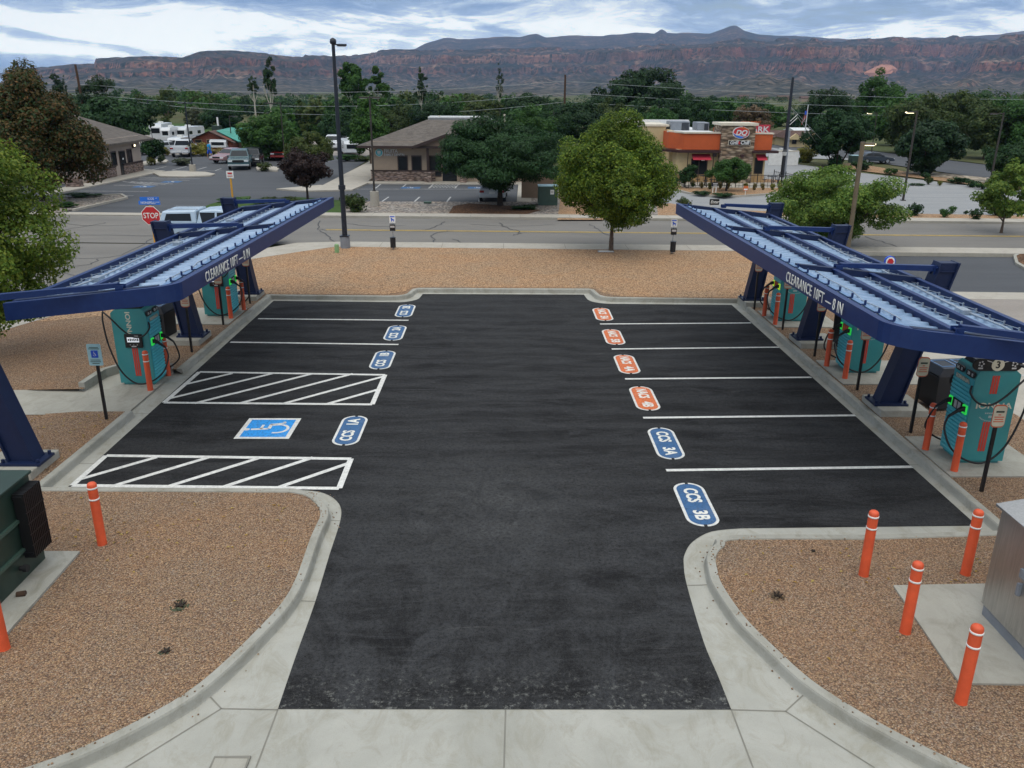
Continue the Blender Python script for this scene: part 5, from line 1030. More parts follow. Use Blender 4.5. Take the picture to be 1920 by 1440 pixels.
    tag(mb.build('stray_stones', M['gravel'], fix=False), 'stray gravel stones scattered on the kerb tops and gutters', 'stones', kind='stuff')
    for i, px in enumerate([(1282,344),(1298,350),(1315,353),(1331,354),(1350,354),(1365,354),(1398,355),(1414,356),(1430,356),(1448,356),(1462,355),(1475,353)]):
        shrub('tufted yellow green grass clump in the row before the patio fence', px[0], px[1], 9, 13, 'lf_straw' if i % 3 else 'lf_yellow', i+1, n=260, z=.14, grp='grass clumps before the patio fence', name='grass_clump', cat='ornamental grass', ls=.2, shape='vase')
shrubs()
# ------------------------------------------------------------------ mesa
def mesa():
    front = [(-900,170),(-400,165),(0,158),(45,149),(68,129),(140,122),(203,120),(206,110),(310,106),(365,109),(395,98),(450,95),(520,101),(572,107),(600,100),(640,98),(700,91),(800,90),(900,92),(1000,90),(1100,86),(1200,82),(1300,76),(1400,71),(1480,70),(1550,72),(1700,67),(1850,66),(1920,66),(2400,64),(3000,66)]
    far = [(-900,160),(600,125),(700,110),(795,91),(815,81),(850,72),(880,75),(910,72),(990,68),(1008,63),(1020,61.5),(1036,69),(1080,68),(1140,67),(1157,62.5),(1238,63),(1244,57),(1252,54.5),(1259,61),(1270,62.5),(1340,61.5),(1358,56),(1385,48),(1402,56),(1430,63),(1470,67.5),(1600,75),(1780,68),(1860,65),(1920,58),(2200,55),(3000,60)]
    rs = np.random.RandomState(4)
    def n1(x, f, sd):
        r = np.random.RandomState(sd); v = 0; a = 1
        for k in range(5): ph = r.uniform(0, 6.28, 3); v = v+a*(np.sin(x*f+ph[0]+1.3*np.sin(x*f*.37+ph[1]))); f *= 2.1; a *= .5
        return v/1.9
    def vnoise(x, y, sd):          # smooth lattice noise
        r = np.random.RandomState(sd); T = r.rand(256, 256); xi = np.floor(x).astype(int); yi = np.floor(y).astype(int); fx = x-xi; fy = y-yi; fx = fx*fx*(3-2*fx); fy = fy*fy*(3-2*fy)
        g = lambda a, b: T[a % 256, b % 256]
        return (g(xi, yi)*(1-fx)+g(xi+1, yi)*fx)*(1-fy)+(g(xi, yi+1)*(1-fx)+g(xi+1, yi+1)*fx)*fy-.5
    def fbm(x, y, sd, o=5):
        v = 0; a = 1
        for k in range(o): v = v+a*vnoise(x, y, sd+k); x = x*2.07; y = y*2.03; a *= .5
        return v
    def build(name, prof, R0, R1, nr, nu, fn, label):
        us = np.linspace(-1.0, 1.0, nu); rr = R0*(R1/R0)**np.linspace(0, 1, nr); px = 960+us*F/1.06
        def top(u, Yr):
            # elevation above camera for a silhouette pixel at this bearing
            o = []
            for k in range(len(u)):
                p = np.interp(960+u[k]*F*1.062, [a for a, b in prof], [b for a, b in prof]); q = ray(960+u[k]*F*1.062, p); o.append(q[2]/q[1]*Yr)
            return np.array(o)
        T = top(us, 1.0); U, RR = np.meshgrid(us, rr); Z = fn(U, RR, np.broadcast_to(T, U.shape)); X = U*RR; V = np.stack([X, RR, Z], -1).reshape(-1, 3)
        i = np.arange(nr-1)[:, None]*nu+np.arange(nu-1)[None]; Fc = np.stack([i, i+1, i+nu+1, i+nu], -1).reshape(-1, 4)
        me = bpy.data.meshes.new(name); me.from_pydata(V.tolist(), [], Fc.tolist()); me.polygons.foreach_set('use_smooth', [False]*len(Fc)); me.materials.append(M['mesa']); o = bpy.data.objects.new(name, me); COL.objects.link(o); o['kind'] = 'structure'; o['label'] = label
    Rt = 4300.
    def f1(U, RR, T):
        w = fbm(U*6.5+3, RR*.0006, 20); w2 = fbm(U*24, RR*.0016, 40); w3 = fbm(U*80, RR*.004, 60)
        r = RR+w*1500*np.clip((RR-900)/900, 0, 1)+w2*650+w3*170
        k = [(700, -.01), (1100, .0), (1700, .08), (2300, .17), (2900, .36), (3040, .42), (3085, .56), (3290, .62), (3400, .67), (3440, .84), (3700, .89), (4000, .93), (4040, .985), (4300, 1.0), (4800, .99), (6500, .96)]
        p = np.interp(r, [a for a, b in k], [b for a, b in k]); Zt = T*np.clip(RR, 0, 4300)+H
        z = p*Zt+fbm(U*60, RR*.01, 80)*Zt*.05*np.clip((RR-1200)/1500, 0, 1)*np.clip((5200-RR)/1500, .15, 1)
        return np.where(RR < 900, -2, z)
    build('mesa', front, 700., 5150., 300, 760, f1, 'long red rock mesa with juniper slopes')
    def f2(U, RR, T):
        p = np.interp(RR, [5200, 6400, 6900, 7050, 7700], [.5, .85, .99, 1.0, .95]); return p*(T*6980+H)+fbm(U*40, RR*.001, 90)*14
    build('far_hills', far, 5200., 7700., 40, 700, f2, 'dark ridge and knobs behind the mesa')
    # bare sandstone dome on the slope: walk the ray out until it meets the terrain
    o = bpy.data.objects['mesa']; bpy.context.view_layer.update(); r = ray(1650, 133); hit, loc, nn, _ = o.ray_cast((0, 0, H), Vector(r).normalized())
    if hit:
        k = loc.y/F; rnd = random.Random(2); mb = MB(); n = 26; P = []
        for j, (rr, zz) in enumerate(((1.15, -.7), (1.0, .1), (.8, .5), (.5, .85), (.2, 1.0))):
            for i in range(n): a = 2*math.pi*i/n; q = rr*(1+rnd.uniform(-.08, .08)); P.append((loc.x+q*28*k*math.cos(a)+(8*k if j > 1 else 0), loc.y+q*26*k*math.sin(a), loc.z+zz*15*k*(1+rnd.uniform(-.08, .08))-5*k))
        mb.add(P, [(j*n+i, j*n+(i+1) % n, (j+1)*n+(i+1) % n, (j+1)*n+i) for j in range(4) for i in range(n)]+[tuple(range(4*n, 5*n))]); struct('sandstone_dome', mb, M['sandstone'])
mesa()
# ------------------------------------------------------------------ buildings
def wallbox(org, t):
    def b(mb, n, m, p=None, **k): return mb.build(n, M[m], p or t, org=org, **k)
    return b
def lettering(s, size, m, loc, par, org, bold=.01, sx=1.0, xa=(1, 0, 0), ya=(0, 0, 1), shear=0, align='CENTER', depth=.01): return text('lettering', s, size, M[m], frame(loc, xa, ya), par, bold, align, sx, depth, shear, org)
def window(b, x0, x1, y, z0, z1, m='trim', face='y', s=-1):
    """framed dark pane on a wall facing -y (face y) or +x (face x)"""
    q = MB(); e = .07
    def bb(a0, a1, c0, c1, d0, d1): return (a0, a1, y+s*d1 if s < 0 else y+d0, y+s*d0 if s < 0 else y+d1, c0, c1) if face == 'y' else (y+d0, y+d1, a0, a1, c0, c1)
    for a in ((x0-e, x1+e, z1, z1+e*1.6), (x0-e, x1+e, z0-e, z0), (x0-e, x0, z0, z1), (x1, x1+e, z0, z1)): q.bb(*bb(*a, .003, .06))
    w = b(q, 'window', m); p = b(MB().bb(*bb(x0, x1, z0, z1, .003, .02)), 'pane', 'glass', w); return w
def dental():
    o = (-5, 71, 0); t = thing('dental_office', 'tan dental office with taupe hip roof and stone base, wide dark tree in front', 'building', o); b = wallbox(o, t)
    x0, x1, yf, yb = -10.95, 3.2, 70.9, 83.5; ze = 2.95
    b(MB().bb(x0, x1, yf, yb, 0, ze+.3), 'wall', 'stucco_tan')
    b(MB().bb(x0-.06, -5.7, yf-.06, yf-.002, 0, .88), 'stone_base', 'stone_b'); b(MB().bb(x0-.1, -4.9, yf-.1, yf-.003, .885, .98), 'sill_band', 'trim')
    b(MB().bb(x0-.06, x0-.002, yf, yb, 0, .88), 'stone_base', 'stone_b')
    for a, c in ((753-6, 763), (773, 789)): window(b, AY(a, 300, yf).x, AY(c, 300, yf).x, yf, .99, 2.05)
    q = MB().bb(-5.7, -2.3, yf-.9, yf+.0, 2.9, 3.0); b(q, 'porch_soffit', 'trim'); window(b, AY(806, 300, yf).x, AY(826, 300, yf).x, yf, .55, 2.05)
    for px in (802, 868):
        x = AY(px, 300, yf-.7).x; p = b(MB().bb(x-.09, x+.09, yf-.79, yf-.61, .9, 2.92), 'porch_post', 'trim'); b(MB().bb(x-.28, x+.28, yf-1.0, yf-.42, 0, .9), 'post_base', 'stone_b', p)
    b(MB().bb(-5.1, -3.9, yf-.012, yf-.002, .1, 2.0), 'door', 'glass')
    # main hip roof
    xe0, xe1, ye0, ye1 = x0-.95, x1+.9, yf-1.0, yb+.8; zr = 4.75; q = MB()
    V = [(xe0, ye0, ze), (xe1, ye0, ze), (xe1, ye1, ze), (xe0, ye1, ze), (-6.9, 76.4, zr), (-1.6, 76.4, zr), (-1.6, 78.4, zr), (-6.9, 78.4, zr)]
    q.add(V, [(0,1,5,4),(1,2,6,5),(2,3,7,6),(3,0,4,7),(4,5,6,7),(3,2,1,0)]); roof = b(q, 'roof', 'shingle')
    b(MB().sweep([(xe0, ye0), (xe1, ye0), (xe1, ye1), (xe0, ye1)], [(-.04, ze-.16), (-.04, ze+.02), (.05, ze+.02), (.05, ze-.16)], True), 'fascia', 'trim')
    q = MB(); xg = AY(838, 251, yf-1.2).x; zg = AY(838, 251, yf-1.2).z; xl = AY(772, 274, yf-1.2).x; w = xg-xl
    V = [(xl, yf-1.25, ze-.02), (xg, yf-1.25, zg), (xg+w, yf-1.25, ze-.02), (xl, 74.8, ze+.06), (xg, 76.3, zg+.02), (xg+w, 74.8, ze+.06)]
    q.add(V, [(0,1,4,3),(1,2,5,4)]); q.add([(a, c, z-.12) for a, c, z in V], [(0,3,4,1),(1,4,5,2)]); b(q, 'gable_roof', 'shingle', roof)
    q = MB()
    for a, c in ((V[0], V[1]), (V[2], V[1])):
        A = Vector(a); Cc = Vector(c); q.add([A+Vector((0, -.03, .03)), Cc+Vector((0, -.03, .03)), Cc+Vector((0, -.03, -.2)), A+Vector((0, -.03, -.2)), A+Vector((0, .03, .03)), Cc+Vector((0, .03, .03)), Cc+Vector((0, .03, -.2)), A+Vector((0, .03, -.2))], [(0,1,2,3),(4,7,6,5),(0,4,5,1),(3,2,6,7)])
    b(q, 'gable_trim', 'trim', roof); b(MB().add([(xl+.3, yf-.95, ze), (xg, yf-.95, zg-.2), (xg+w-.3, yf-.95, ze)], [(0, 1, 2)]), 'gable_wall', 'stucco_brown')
    for px, z in ((925, 2.0), (958, 2.0)): pass
    q = MB().prism([(-6.9, 4.55), (-6.9, 4.98), (-1.5, 4.98), (1.2, 4.0), (1.2, 3.75)], 'y', 79.2, 79.5); q.bb(-6.9, -1.5, 79.0, 82, 4.86, 4.98); b(q, 'white_parapet', 'roof_white')
    for px, zz in ((824, 5.25), (917, 5.5), (946, 5.7)):
        x = AY(px, 220, 80).x; b(MB().cyl((x, 80, 4.2 if px < 900 else 3.2), (x, 80, zz-.2 if px < 900 else zz-.5), .09, n=8), 'vent_pipe', 'cap')
    s = b(MB().cyl((AY(711, 286, yf).x, yf-.002, AY(711, 286, yf).z), (AY(711, 286, yf).x, yf-.1, AY(711, 286, yf).z), .31, n=28), 'logo_disc', 'roof_white')
    c = Vector(AY(711, 286, yf)); c.y = yf-.1
    b(MB().cyl(c, c+Vector((0, -.02, 0)), .27, n=24), 'logo_field', 'teal_b', s)
    q = MB().prism([(c.x+a*.27, c.z+d*.27) for a, d in ((-.5, .55), (-.2, .62), (0, .5), (.2, .62), (.5, .55), (.52, .1), (.3, -.65), (.15, -.6), (.08, -.1), (-.08, -.1), (-.15, -.6), (-.3, -.65), (-.52, .1))], 'y', c.y-.035, c.y-.021); b(q, 'tooth_emblem', 'roof_white', s)
    s2 = lettering('FRUITA', .40, 'roof_white', (AY(720, 284, yf).x, yf-.05, c.z+.12), t, o, .022, .85, align='LEFT'); lettering('FAMILY DENTAL', .28, 'roof_white', (AY(720, 291, yf).x, yf-.05, c.z-.18), t, o, .018, .85, align='LEFT')
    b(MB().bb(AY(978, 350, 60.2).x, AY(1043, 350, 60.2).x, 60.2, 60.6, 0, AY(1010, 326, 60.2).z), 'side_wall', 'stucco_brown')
dental()
def office():
    o = (-36, 72, 0); t = thing('office_building', 'taupe office building with a gable roof behind the rust tinged tree', 'building', o); b = wallbox(o, t)
    x1, y0, y1 = -33.4, 68.2, 79.2; ze = 3.0; xr = -40.5; zr = 5.3
    b(MB().bb(-48, x1, y0, y1, 0, ze+.2), 'wall', 'stucco_pale')
    b(MB().bb(x1+.002, x1+.10, y0, 73.6, 0, .85), 'stone_base', 'stone_b'); b(MB().bb(x1+.002, x1+.10, 75.1, y1, 0, .85), 'stone_base', 'stone_b')
    b(MB().bb(x1+.001, x1+.13, y0, 73.6, .855, 1.0), 'sill_band', 'trim'); b(MB().bb(x1+.001, x1+.13, 75.1, y1, .855, 1.0), 'sill_band', 'trim')
    def w(px0, px1, z0, z1, n='w'):
        f = lambda px: (lambda r: r[1]*x1/r[0])(ray(px, 310)); a, c = f(px0), f(px1)
        return min(a, c), max(a, c)
    for p in ((211, 219), (241, 249)):
        a, c = w(*p, 0, 0); window(b, a, c, x1, 1.02, 2.05, face='x', s=1)
    a, c = w(226, 236, 0, 0); b(MB().bb(x1+.002, x1+.05, a-.08, c+.08, .05, 2.1), 'door_frame', 'trim'); b(MB().bb(x1+.052, x1+.07, a, c, .1, 2.02), 'door', 'glass'); b(MB().bb(x1+.071, x1+.078, (a+c)/2-.12, (a+c)/2+.12, 1.35, 1.5), 'notice', 'white')
    a, c = w(252, 254, 0, 0); l = b(MB().bb(x1+.002, x1+.2, a, a+.3, 2.2, 2.5), 'wall_lamp', 'trim'); b(MB().bb(x1+.05, x1+.22, a+.04, a+.26, 2.32, 2.48), 'lamp_lens', 'lamp_on', l)
    q = MB(); ov = .9; xe = x1+ov; V = [(xe, y0-1.1, ze-.1), (xe, y1+1.2, ze-.1), (xr, y1+.6, zr), (xr, y0-.6, zr), (-48.5, y0-1.1, ze-.1), (-48.5, y1+1.2, ze-.1)]
    q.add(V, [(0,1,2,3),(3,2,5,4)]); q.add([(x, y, z-.16) for x, y, z in V], [(0,3,2,1),(3,4,5,2)]); q.add([V[0], V[1], (xe, y1+1.2, ze-.26), (xe, y0-1.1, ze-.26)], [(0, 1, 2, 3)]); roof = b(q, 'roof', 'shingle')
    q = MB(); A, Cc = Vector(V[0]), Vector(V[3]); q.add([A+Vector((0, -.04, .03)), Cc+Vector((0, -.04, .03)), Cc+Vector((0, -.04, -.25)), A+Vector((0, -.04, -.25)), A+Vector((0, .04, .03)), Cc+Vector((0, .04, .03)), Cc+Vector((0, .04, -.25)), A+Vector((0, .04, -.25))], [(0,1,2,3),(4,7,6,5),(0,4,5,1),(3,2,6,7)]); b(q, 'rake_trim', 'trim', roof)
    b(MB().add([(x1, y0-.01, ze-.05), (-47, y0-.01, ze-.05), (xr, y0-.01, zr-.2)], [(0, 1, 2)]), 'gable_wall', 'stucco_pale')
    g = G(180, 342); p = b(MB().bb(g.x-.12, g.x+.12, g.y-.12, g.y+.12, .8, 2.9), 'porch_post', 'stucco_brown'); b(MB().bb(g.x-.4, g.x+.4, g.y-.4, g.y+.4, 0, .85), 'post_base', 'stone_b', p)
    g = G(142, 352); b(MB().bb(g.x-.6, g.x+.5, g.y-.3, g.y+.3, 0, .8), 'low_stone_wall', 'stone_b')
office()
def restaurant():
    yf = 70.6; o = (18.2, yf, 0); t = thing('restaurant', 'cream and orange fast food restaurant with a stone tower and red awnings', 'building', o); b = wallbox(o, t)
    X = lambda px: AY(px, 300, yf).x; Zz = lambda py, px=1380: AY(px, py, yf).z
    xl, xr = X(1279), X(1443); zt = Zz(250); zb = Zz(283)
    b(MB().bb(xl-.45, xr-.35, yf+.02, yf+13, 0, zb+.1), 'wall', 'stucco_cream'); b(MB().bb(xl-.47, X(1344), yf-.03, yf+.018, .16, .78), 'ochre_base', 'stucco_base'); b(MB().bb(X(1407), xr-.33, yf-.03, yf+.018, .16, .78), 'ochre_base', 'stucco_base')
    q = MB(); q.prism([(xl, yf-.2), (X(1347), yf-.2), (X(1347), yf+13), (xl-.95, yf+13), (xl-.95, yf+1.6)], 'z', zb+.1, zt); b(q, 'orange_band', 'stucco_orange'); b(MB().bb(X(1404), xr, yf-.2, yf+13, zb+.1, zt-.05), 'orange_band', 'stucco_orange')
    b(MB().sweep([(xl-1.0, yf+2), (xl-.02, yf-.24), (X(1347), yf-.24)], [(-.06, zt-.02), (-.06, zt+.10), (.25, zt+.10), (.25, zt-.02)]), 'coping', 'cap'); b(MB().bb(X(1403), xr+.06, yf-.27, yf+.2, zt-.045, zt+.06), 'coping', 'cap')
    b(MB().prism([(xl-.5, yf-.75), (X(1346), yf-.75), (X(1346), yf+.3), (xl-1.5, yf+1.8), (xl-1.75, yf+1.5)], 'z', zb-.12, zb+.08), 'ledge', 'trim_red'); b(MB().bb(X(1405), xr+.45, yf-.75, yf+2.5, zb-.12, zb+.075), 'ledge', 'trim_red')
    b(MB().prism([(xl+.1, yf), (X(1347)-.1, yf), (X(1347)-.1, yf+12.8), (xl-.7, yf+12.8), (xl-.7, yf+1.8)], 'z', zt+.004, zt+.03), 'flat_roof', 'roof_white')
    # stone tower
    tx0, tx1 = X(1346), X(1408); zT = Zz(235); b(MB().bb(tx0, tx1, yf-.55, yf+2.2, 0, zT), 'stone_tower', 'stone'); b(MB().bb(tx0-.16, tx1+.16, yf-.7, yf+2.3, zT+.002, zT+.2), 'tower_cap', 'cap')
    # long side wall running back on the left, with parapet
    b(MB().bb(X(1262)-.0, xl-.46, yf+1.9, yf+13, 0, zt+.1), 'side_wall', 'stucco_cream')
    bk = MB().bb(X(1190), X(1262)-.02, yf+4.0, yf+13, 0, zt+.35); b(bk, 'rear_wing', 'stucco_cream'); b(MB().bb(X(1190)-.06, xl-.5, yf+3.9, yf+13.1, zt+.352, zt+.52), 'white_parapet', 'cap')
    b(MB().bb(X(1195), X(1216), yf+9, yf+9.3, zt+.5, zt+.95), 'rear_parapet', 'roof_white'); b(MB().bb(X(1232), X(1330), yf+9, yf+9.3, zt+.3, zt+.75), 'rear_parapet', 'roof_white')
    b(MB().bb(X(1198), X(1207), yf+3.85, yf+3.99, zt-.9, zt+.4), 'blue_sign', 'sign_blue')
    for p0, p1, h in ((1270, 1308, .95), (1323, 1346, .85)):
        hv = b(MB().bb(X(p0), X(p1), yf+4, yf+6, zt-.1, zt+h*.82), 'rooftop_unit', 'hvac', bevel=.03); xm = X(p0+(p1-p0)*.58)
        b(MB().bb(xm, X(p1)-.08, yf+3.97, yf+3.998, zt+.05, zt+h*.7), 'vent_grille', 'bin_lid', hv)
    # awnings, doorway, window
    for p0, p1, d0, d1 in ((1296, 1330, 1298, 1327), (1416, 1434, 1416, 1432)):
        q = MB(); z1 = Zz(289); z0 = Zz(298); V = [(X(p0), yf-.02, z1), (X(p1), yf-.02, z1), (X(p1), yf-.75, z0), (X(p0), yf-.75, z0)]; q.add(V+[(x, y, z-.05) for x, y, z in V], [(0,1,2,3),(4,7,6,5),(3,2,6,7),(0,3,7,4),(1,5,6,2)]); b(q, 'awning', 'awning')
    q = MB(); q.bb(X(1297), X(1326), yf-.012, yf+.017, .2, Zz(298)); d = b(q, 'doorway', 'glass'); q = MB()
    for px in (1297, 1311, 1326): q.bb(X(px)-.04, X(px)+.04, yf-.05, yf-.014, .2, Zz(298))
    b(q, 'door_frame', 'trim', d); b(MB().bb(X(1315), X(1321), yf-.03, yf-.014, Zz(302), Zz(299.5)), 'door_number', 'white', d)
    window(b, X(1417), X(1430), yf+.02, Zz(324), Zz(298.5))
    for px in (1288, 1336): b(MB().cyl((X(px), yf-.3, .2), (X(px), yf-.3, zb-.1), .035, n=6), 'downpipe', 'trim')
    b(MB().box((X(1338), yf-.2, zb-.32), (.3, .3, .25)), 'wall_light', 'trim_red'); b(MB().box((X(1387), yf-.66, zb-.35), (.25, .2, .25)), 'wall_light', 'trim_red')
    b(MB().tube([(X(1262)-.05, yf+1.8, zb+.1), (X(1262)-.05, yf+1.8, zt-.4), (X(1264), yf+1.7, zt-.35)], .06, 6), 'gas_pipe', 'cap')
    # signs on the tower: red lozenge with a blue and an orange swoosh, black name board below
    yS = yf-.56; c = Vector((X(1380.5), yS, Zz(248))); W, Hh = (X(1396)-X(1365))/2, (Zz(237)-Zz(260))/2
    def lz(k, n=24):
        P = []
        for i in range(n):
            a = 2*math.pi*i/n; ca, sa = math.cos(a), math.sin(a); P.append((c.x+W*k*math.copysign(abs(ca)**1.25, ca), c.z+Hh*k*math.copysign(abs(sa)**.8, sa)))
        return P
    s = b(MB().prism(lz(1.0), 'y', yS-.15, yS-.002), 'logo_sign', 'roof_white'); b(MB().prism(lz(.90), 'y', yS-.165, yS-.151), 'logo_field', 'sign_red', s)
    def sw(m, P, yo): b(MB().prism([(c.x+W*a, c.z+Hh*d) for a, d in P], 'y', yS-yo-.012, yS-yo), 'swoosh', m, s)
    sw('sign_blue', [(-.93, -.12), (-.5, -.45), (.1, -.62), (.42, -.62), (.1, -.92), (-.35, -.80), (-.7, -.55)], .166); sw('roof_white', [(-.97, .0), (-.93, -.1), (-.5, -.42), (.1, -.59), (.45, -.60), (.42, -.53), (.08, -.5), (-.5, -.33)], .166)
    sw('stucco_orange', [(-.25, .72), (.2, .95), (.75, .62), (.98, .25), (.6, .45), (.2, .62)], .166)
    lettering('DQ', Hh*1.15, 'roof_white', (c.x, yS-.19, c.z-.02), s, o, .035, 1.05, shear=.25)
    x0, x1, z0, z1 = X(1359), X(1400), Zz(271.5), Zz(262); s = b(MB().bb(x0, x1, yS-.12, yS-.002, z0, z1), 'name_sign', 'cap'); b(MB().bb(x0+.03, x1-.03, yS-.135, yS-.121, z0+.03, z1-.03), 'sign_face', 'black', s)
    w = x1-x0; zc = (z0+z1)/2; lettering('Grill', .40, 'roof_white', (x0+w*.25, yS-.145, zc), s, o, .03, .95, shear=.15); lettering('&', .34, 'sign_red', (x0+w*.475, yS-.145, zc), s, o, .03, .9); lettering('Chill', .40, 'roof_white', (x0+w*.73, yS-.145, zc), s, o, .03, .95, shear=.15)
restaurant()
def patio():
    t = thing('patio_fence', 'low black iron fence around the restaurant patio, tables inside', 'fence', (18.5, 66.7, .16)); og = t.location
    def run(n, a, c):
        q = MB(); a = Vector(a); c = Vector(c); L = (c-a).length; k = int(L/.28)
        for z in (.12, .92): q.tube([a+Vector((0, 0, z)), c+Vector((0, 0, z))], .02, 5)
        for i in range(k+1): p = a.lerp(c, i/k); q.cyl(p, p+Vector((0, 0, .98 if i % 6 else 1.08)), .014 if i % 6 else .035, n=5)
        q.build(n, M['iron'], t, org=og)
    run('fence_panel', (14.3, 66.75, .16), (18.0, 66.75, .16)); run('fence_panel', (18.3, 66.75, .16), (23.1, 66.75, .16)); run('fence_panel', (23.2, 66.8, .16), (22.4, 70.3, .16)); run('fence_panel', (14.25, 66.85, .16), (14.25, 70.4, .16))
    for i, x in enumerate((16.2, 17.6, 21.6)):
        tt = thing('patio_table', ['black patio table near the doorway behind the fence', 'black patio table left of the stone tower', 'black patio table at the right end of the patio'][i], 'table', (x, 68.2, .16), 0, 'black patio tables')
        MB().cyl((0, 0, .72), (0, 0, .75), .42, n=16).build('tabletop', M['iron'], tt); MB().cyl((0, 0, 0), (0, 0, .72), .04, n=8).build('leg', M['iron'], tt)
        for k in range(3):
            a = k*2.09+.4; MB().cyl((math.cos(a)*.62, math.sin(a)*.62, .42), (math.cos(a)*.62, math.sin(a)*.62, .45), .18, n=12).cyl((math.cos(a)*.62, math.sin(a)*.62, 0), (math.cos(a)*.62, math.sin(a)*.62, .42), .025, n=6).build('stool', M['iron'], tt)
patio()
def far_buildings():
    # log lodge with a green metal roof
    o = (-37, 109, 0); t = thing('log_lodge', 'red brown log lodge with a bright green metal roof', 'building', o); b = wallbox(o, t); Y = 106
    xa, xm, xb = AY(357, 255, Y).x, AY(393, 246, Y).x, AY(436, 262, Y).x; ze = AY(400, 262, Y).z; zr = AY(395, 245.5, Y).z
    b(MB().prism([(xa+.2, 0), (xb-.2, 0), (xb-.2, ze), (xm, zr-.1), (xa+.2, ze+.1)], 'y', Y, Y+9), 'wall', 'log_red')
    xr = AY(455, 260, Y+5).x+1.0
    q = MB(); V = [(xa-.4, Y-.5, ze-.15), (xm, Y-.5, zr), (xb+.3, Y-.5, ze-.3), (xa-.4, Y+9.5, ze-.15), (xm, Y+9.5, zr), (xb+.3, Y+9.5, ze-.3)]; q.add(V, [(0,1,4,3),(1,2,5,4)]); q.add([(x, y, z-.12) for x, y, z in V], [(0,3,4,1),(1,4,5,2)]); b(q, 'roof', 'shingle_brown')
    q = MB(); V = [(xm+.3, Y+1.5, zr-.02), (xb+.6, Y+.2, ze-.2), (xr, Y+3, ze-.35), (xr-1.2, Y+6, zr-.05), (xm+.5, Y+7, zr+.15)]; q.add(V, [(0, 1, 2, 3, 4)]); q.add([(x, y, z-.1) for x, y, z in V], [(4, 3, 2, 1, 0)]); b(q, 'green_roof', 'green_roof'); b(MB().bb(xb-.1, xr-.3, Y+2.5, Y+7, 0, ze-.4), 'side_wing', 'stucco_brown')
    for p0, p1 in ((366, 378), (388, 399)): window(b, AY(p0, 264, Y).x, AY(p1, 264, Y).x, Y, AY(370, 267.5, Y).z, AY(370, 262.5, Y).z, 'wood_pale')
    x = AY(404, 240, Y+6).x; b(MB().bb(x-.5, x+.5, Y+6, Y+7, zr-.3, zr+.35), 'chimney_box', 'xfmr'); b(MB().cyl((x+.2, Y+6.5, zr+.3), (x+.2, Y+6.5, zr+1.4), .12, n=8), 'flue', 'white')
    # second log cabin behind
    o = (-33, 125, 0); t = thing('log_cabin', 'small log cabin gable with a green roof edge behind the lodge', 'building', o); b = wallbox(o, t); Y = 122; xa, xb = AY(440, 250, Y).x, AY(462, 250, Y).x; zr = AY(450, 241, Y).z; ze = AY(450, 248, Y).z
    b(MB().prism([(xa, 0), (xb, 0), (xb, ze), ((xa+xb)/2, zr), (xa, ze)], 'y', Y, Y+5), 'wall', 'log_red'); q = MB(); xm = (xa+xb)/2; q.add([(xa-.3, Y-.4, ze-.1), (xm, Y-.4, zr+.08), (xb+.3, Y-.4, ze-.1), (xa-.3, Y+5.4, ze-.1), (xm, Y+5.4, zr+.08), (xb+.3, Y+5.4, ze-.1)], [(0,1,4,3),(1,2,5,4)]); b(q, 'roof', 'green_roof')
    # cabins right of the restaurant
    for lb, p0, p1, Y, base, eave, ridge, gx in (('low cream cottage with brown roof, left of the flagpole', 1440, 1490, 128, 265, 256, 246, (1489,)), ('cream cottage with a brown roof and small gables, right of the flagpole', 1478, 1536, 120, 268, 258, 246.5, (1490, 1525))):
        xa, xb = AY(p0, base, Y).x, AY(p1, base, Y).x; ze = AY(1500, eave, Y).z; zr = AY(1500, ridge, Y).z; o = ((xa+xb)/2, Y, 0); t = thing('cottage', lb, 'house', o); b = wallbox(o, t)
        b(MB().bb(xa, xb, Y, Y+6, -.05, ze), 'wall', 'stucco_cream'); q = MB(); q.add([(xa-.4, Y-.5, ze-.1), (xb+.4, Y-.5, ze-.1), (xb-.2, Y+3, zr), (xa+.2, Y+3, zr), (xa-.4, Y+6.5, ze-.1), (xb+.4, Y+6.5, ze-.1)], [(0,1,2,3),(3,2,5,4),(1,5,2),(0,3,4)]); rf = b(q, 'roof', 'shingle_brown')
        for g in gx:
            x = AY(g, eave, Y).x; b(MB().prism([(x-1.1, ze-.25), (x+1.1, ze-.25), (x, ze+.55)], 'y', Y-.55, Y-.1), 'gable', 'stucco_cream', rf)
            window(b, x-.25, x+.25, Y, .5, 1.15)
    Y = 150; xa, xb = AY(1492, 245, Y).x, AY(1545, 245, Y).x; z = AY(1500, 240.5, Y).z; o = (xa, Y, 0); t = thing('white_shed', 'long pale roofed shed behind the cream cottages', 'building', o); b = wallbox(o, t); b(MB().bb(xa, xb, Y, Y+6, 0, z-.5), 'wall', 'stucco_cream'); b(MB().prism([(Y-.4, z-.5), (Y+3, z), (Y+6.4, z-.5)], 'x', xa-.2, xb+.2), 'roof', 'roof_white')
    # white block enclosure and the red rooftop sign
    Y = 90; xa, xb = AY(1441, 308, Y).x, AY(1496, 308, Y).x; h = AY(1470, 284, Y).z; o = (xa, Y, 0); t = thing('block_enclosure', 'white block wall enclosure between the restaurant and the black steel pole', 'wall', o); b = wallbox(o, t)
    b(MB().bb(xa, xb, Y, Y+.25, 0, h), 'wall', 'fence_white'); b(MB().bb(xa, xb, Y-.03, Y+.28, h+.002, h+.08), 'coping', 'cap'); b(MB().bb(xb-.25, xb, Y+.26, Y+6, 0, h-.02), 'wall', 'fence_white')
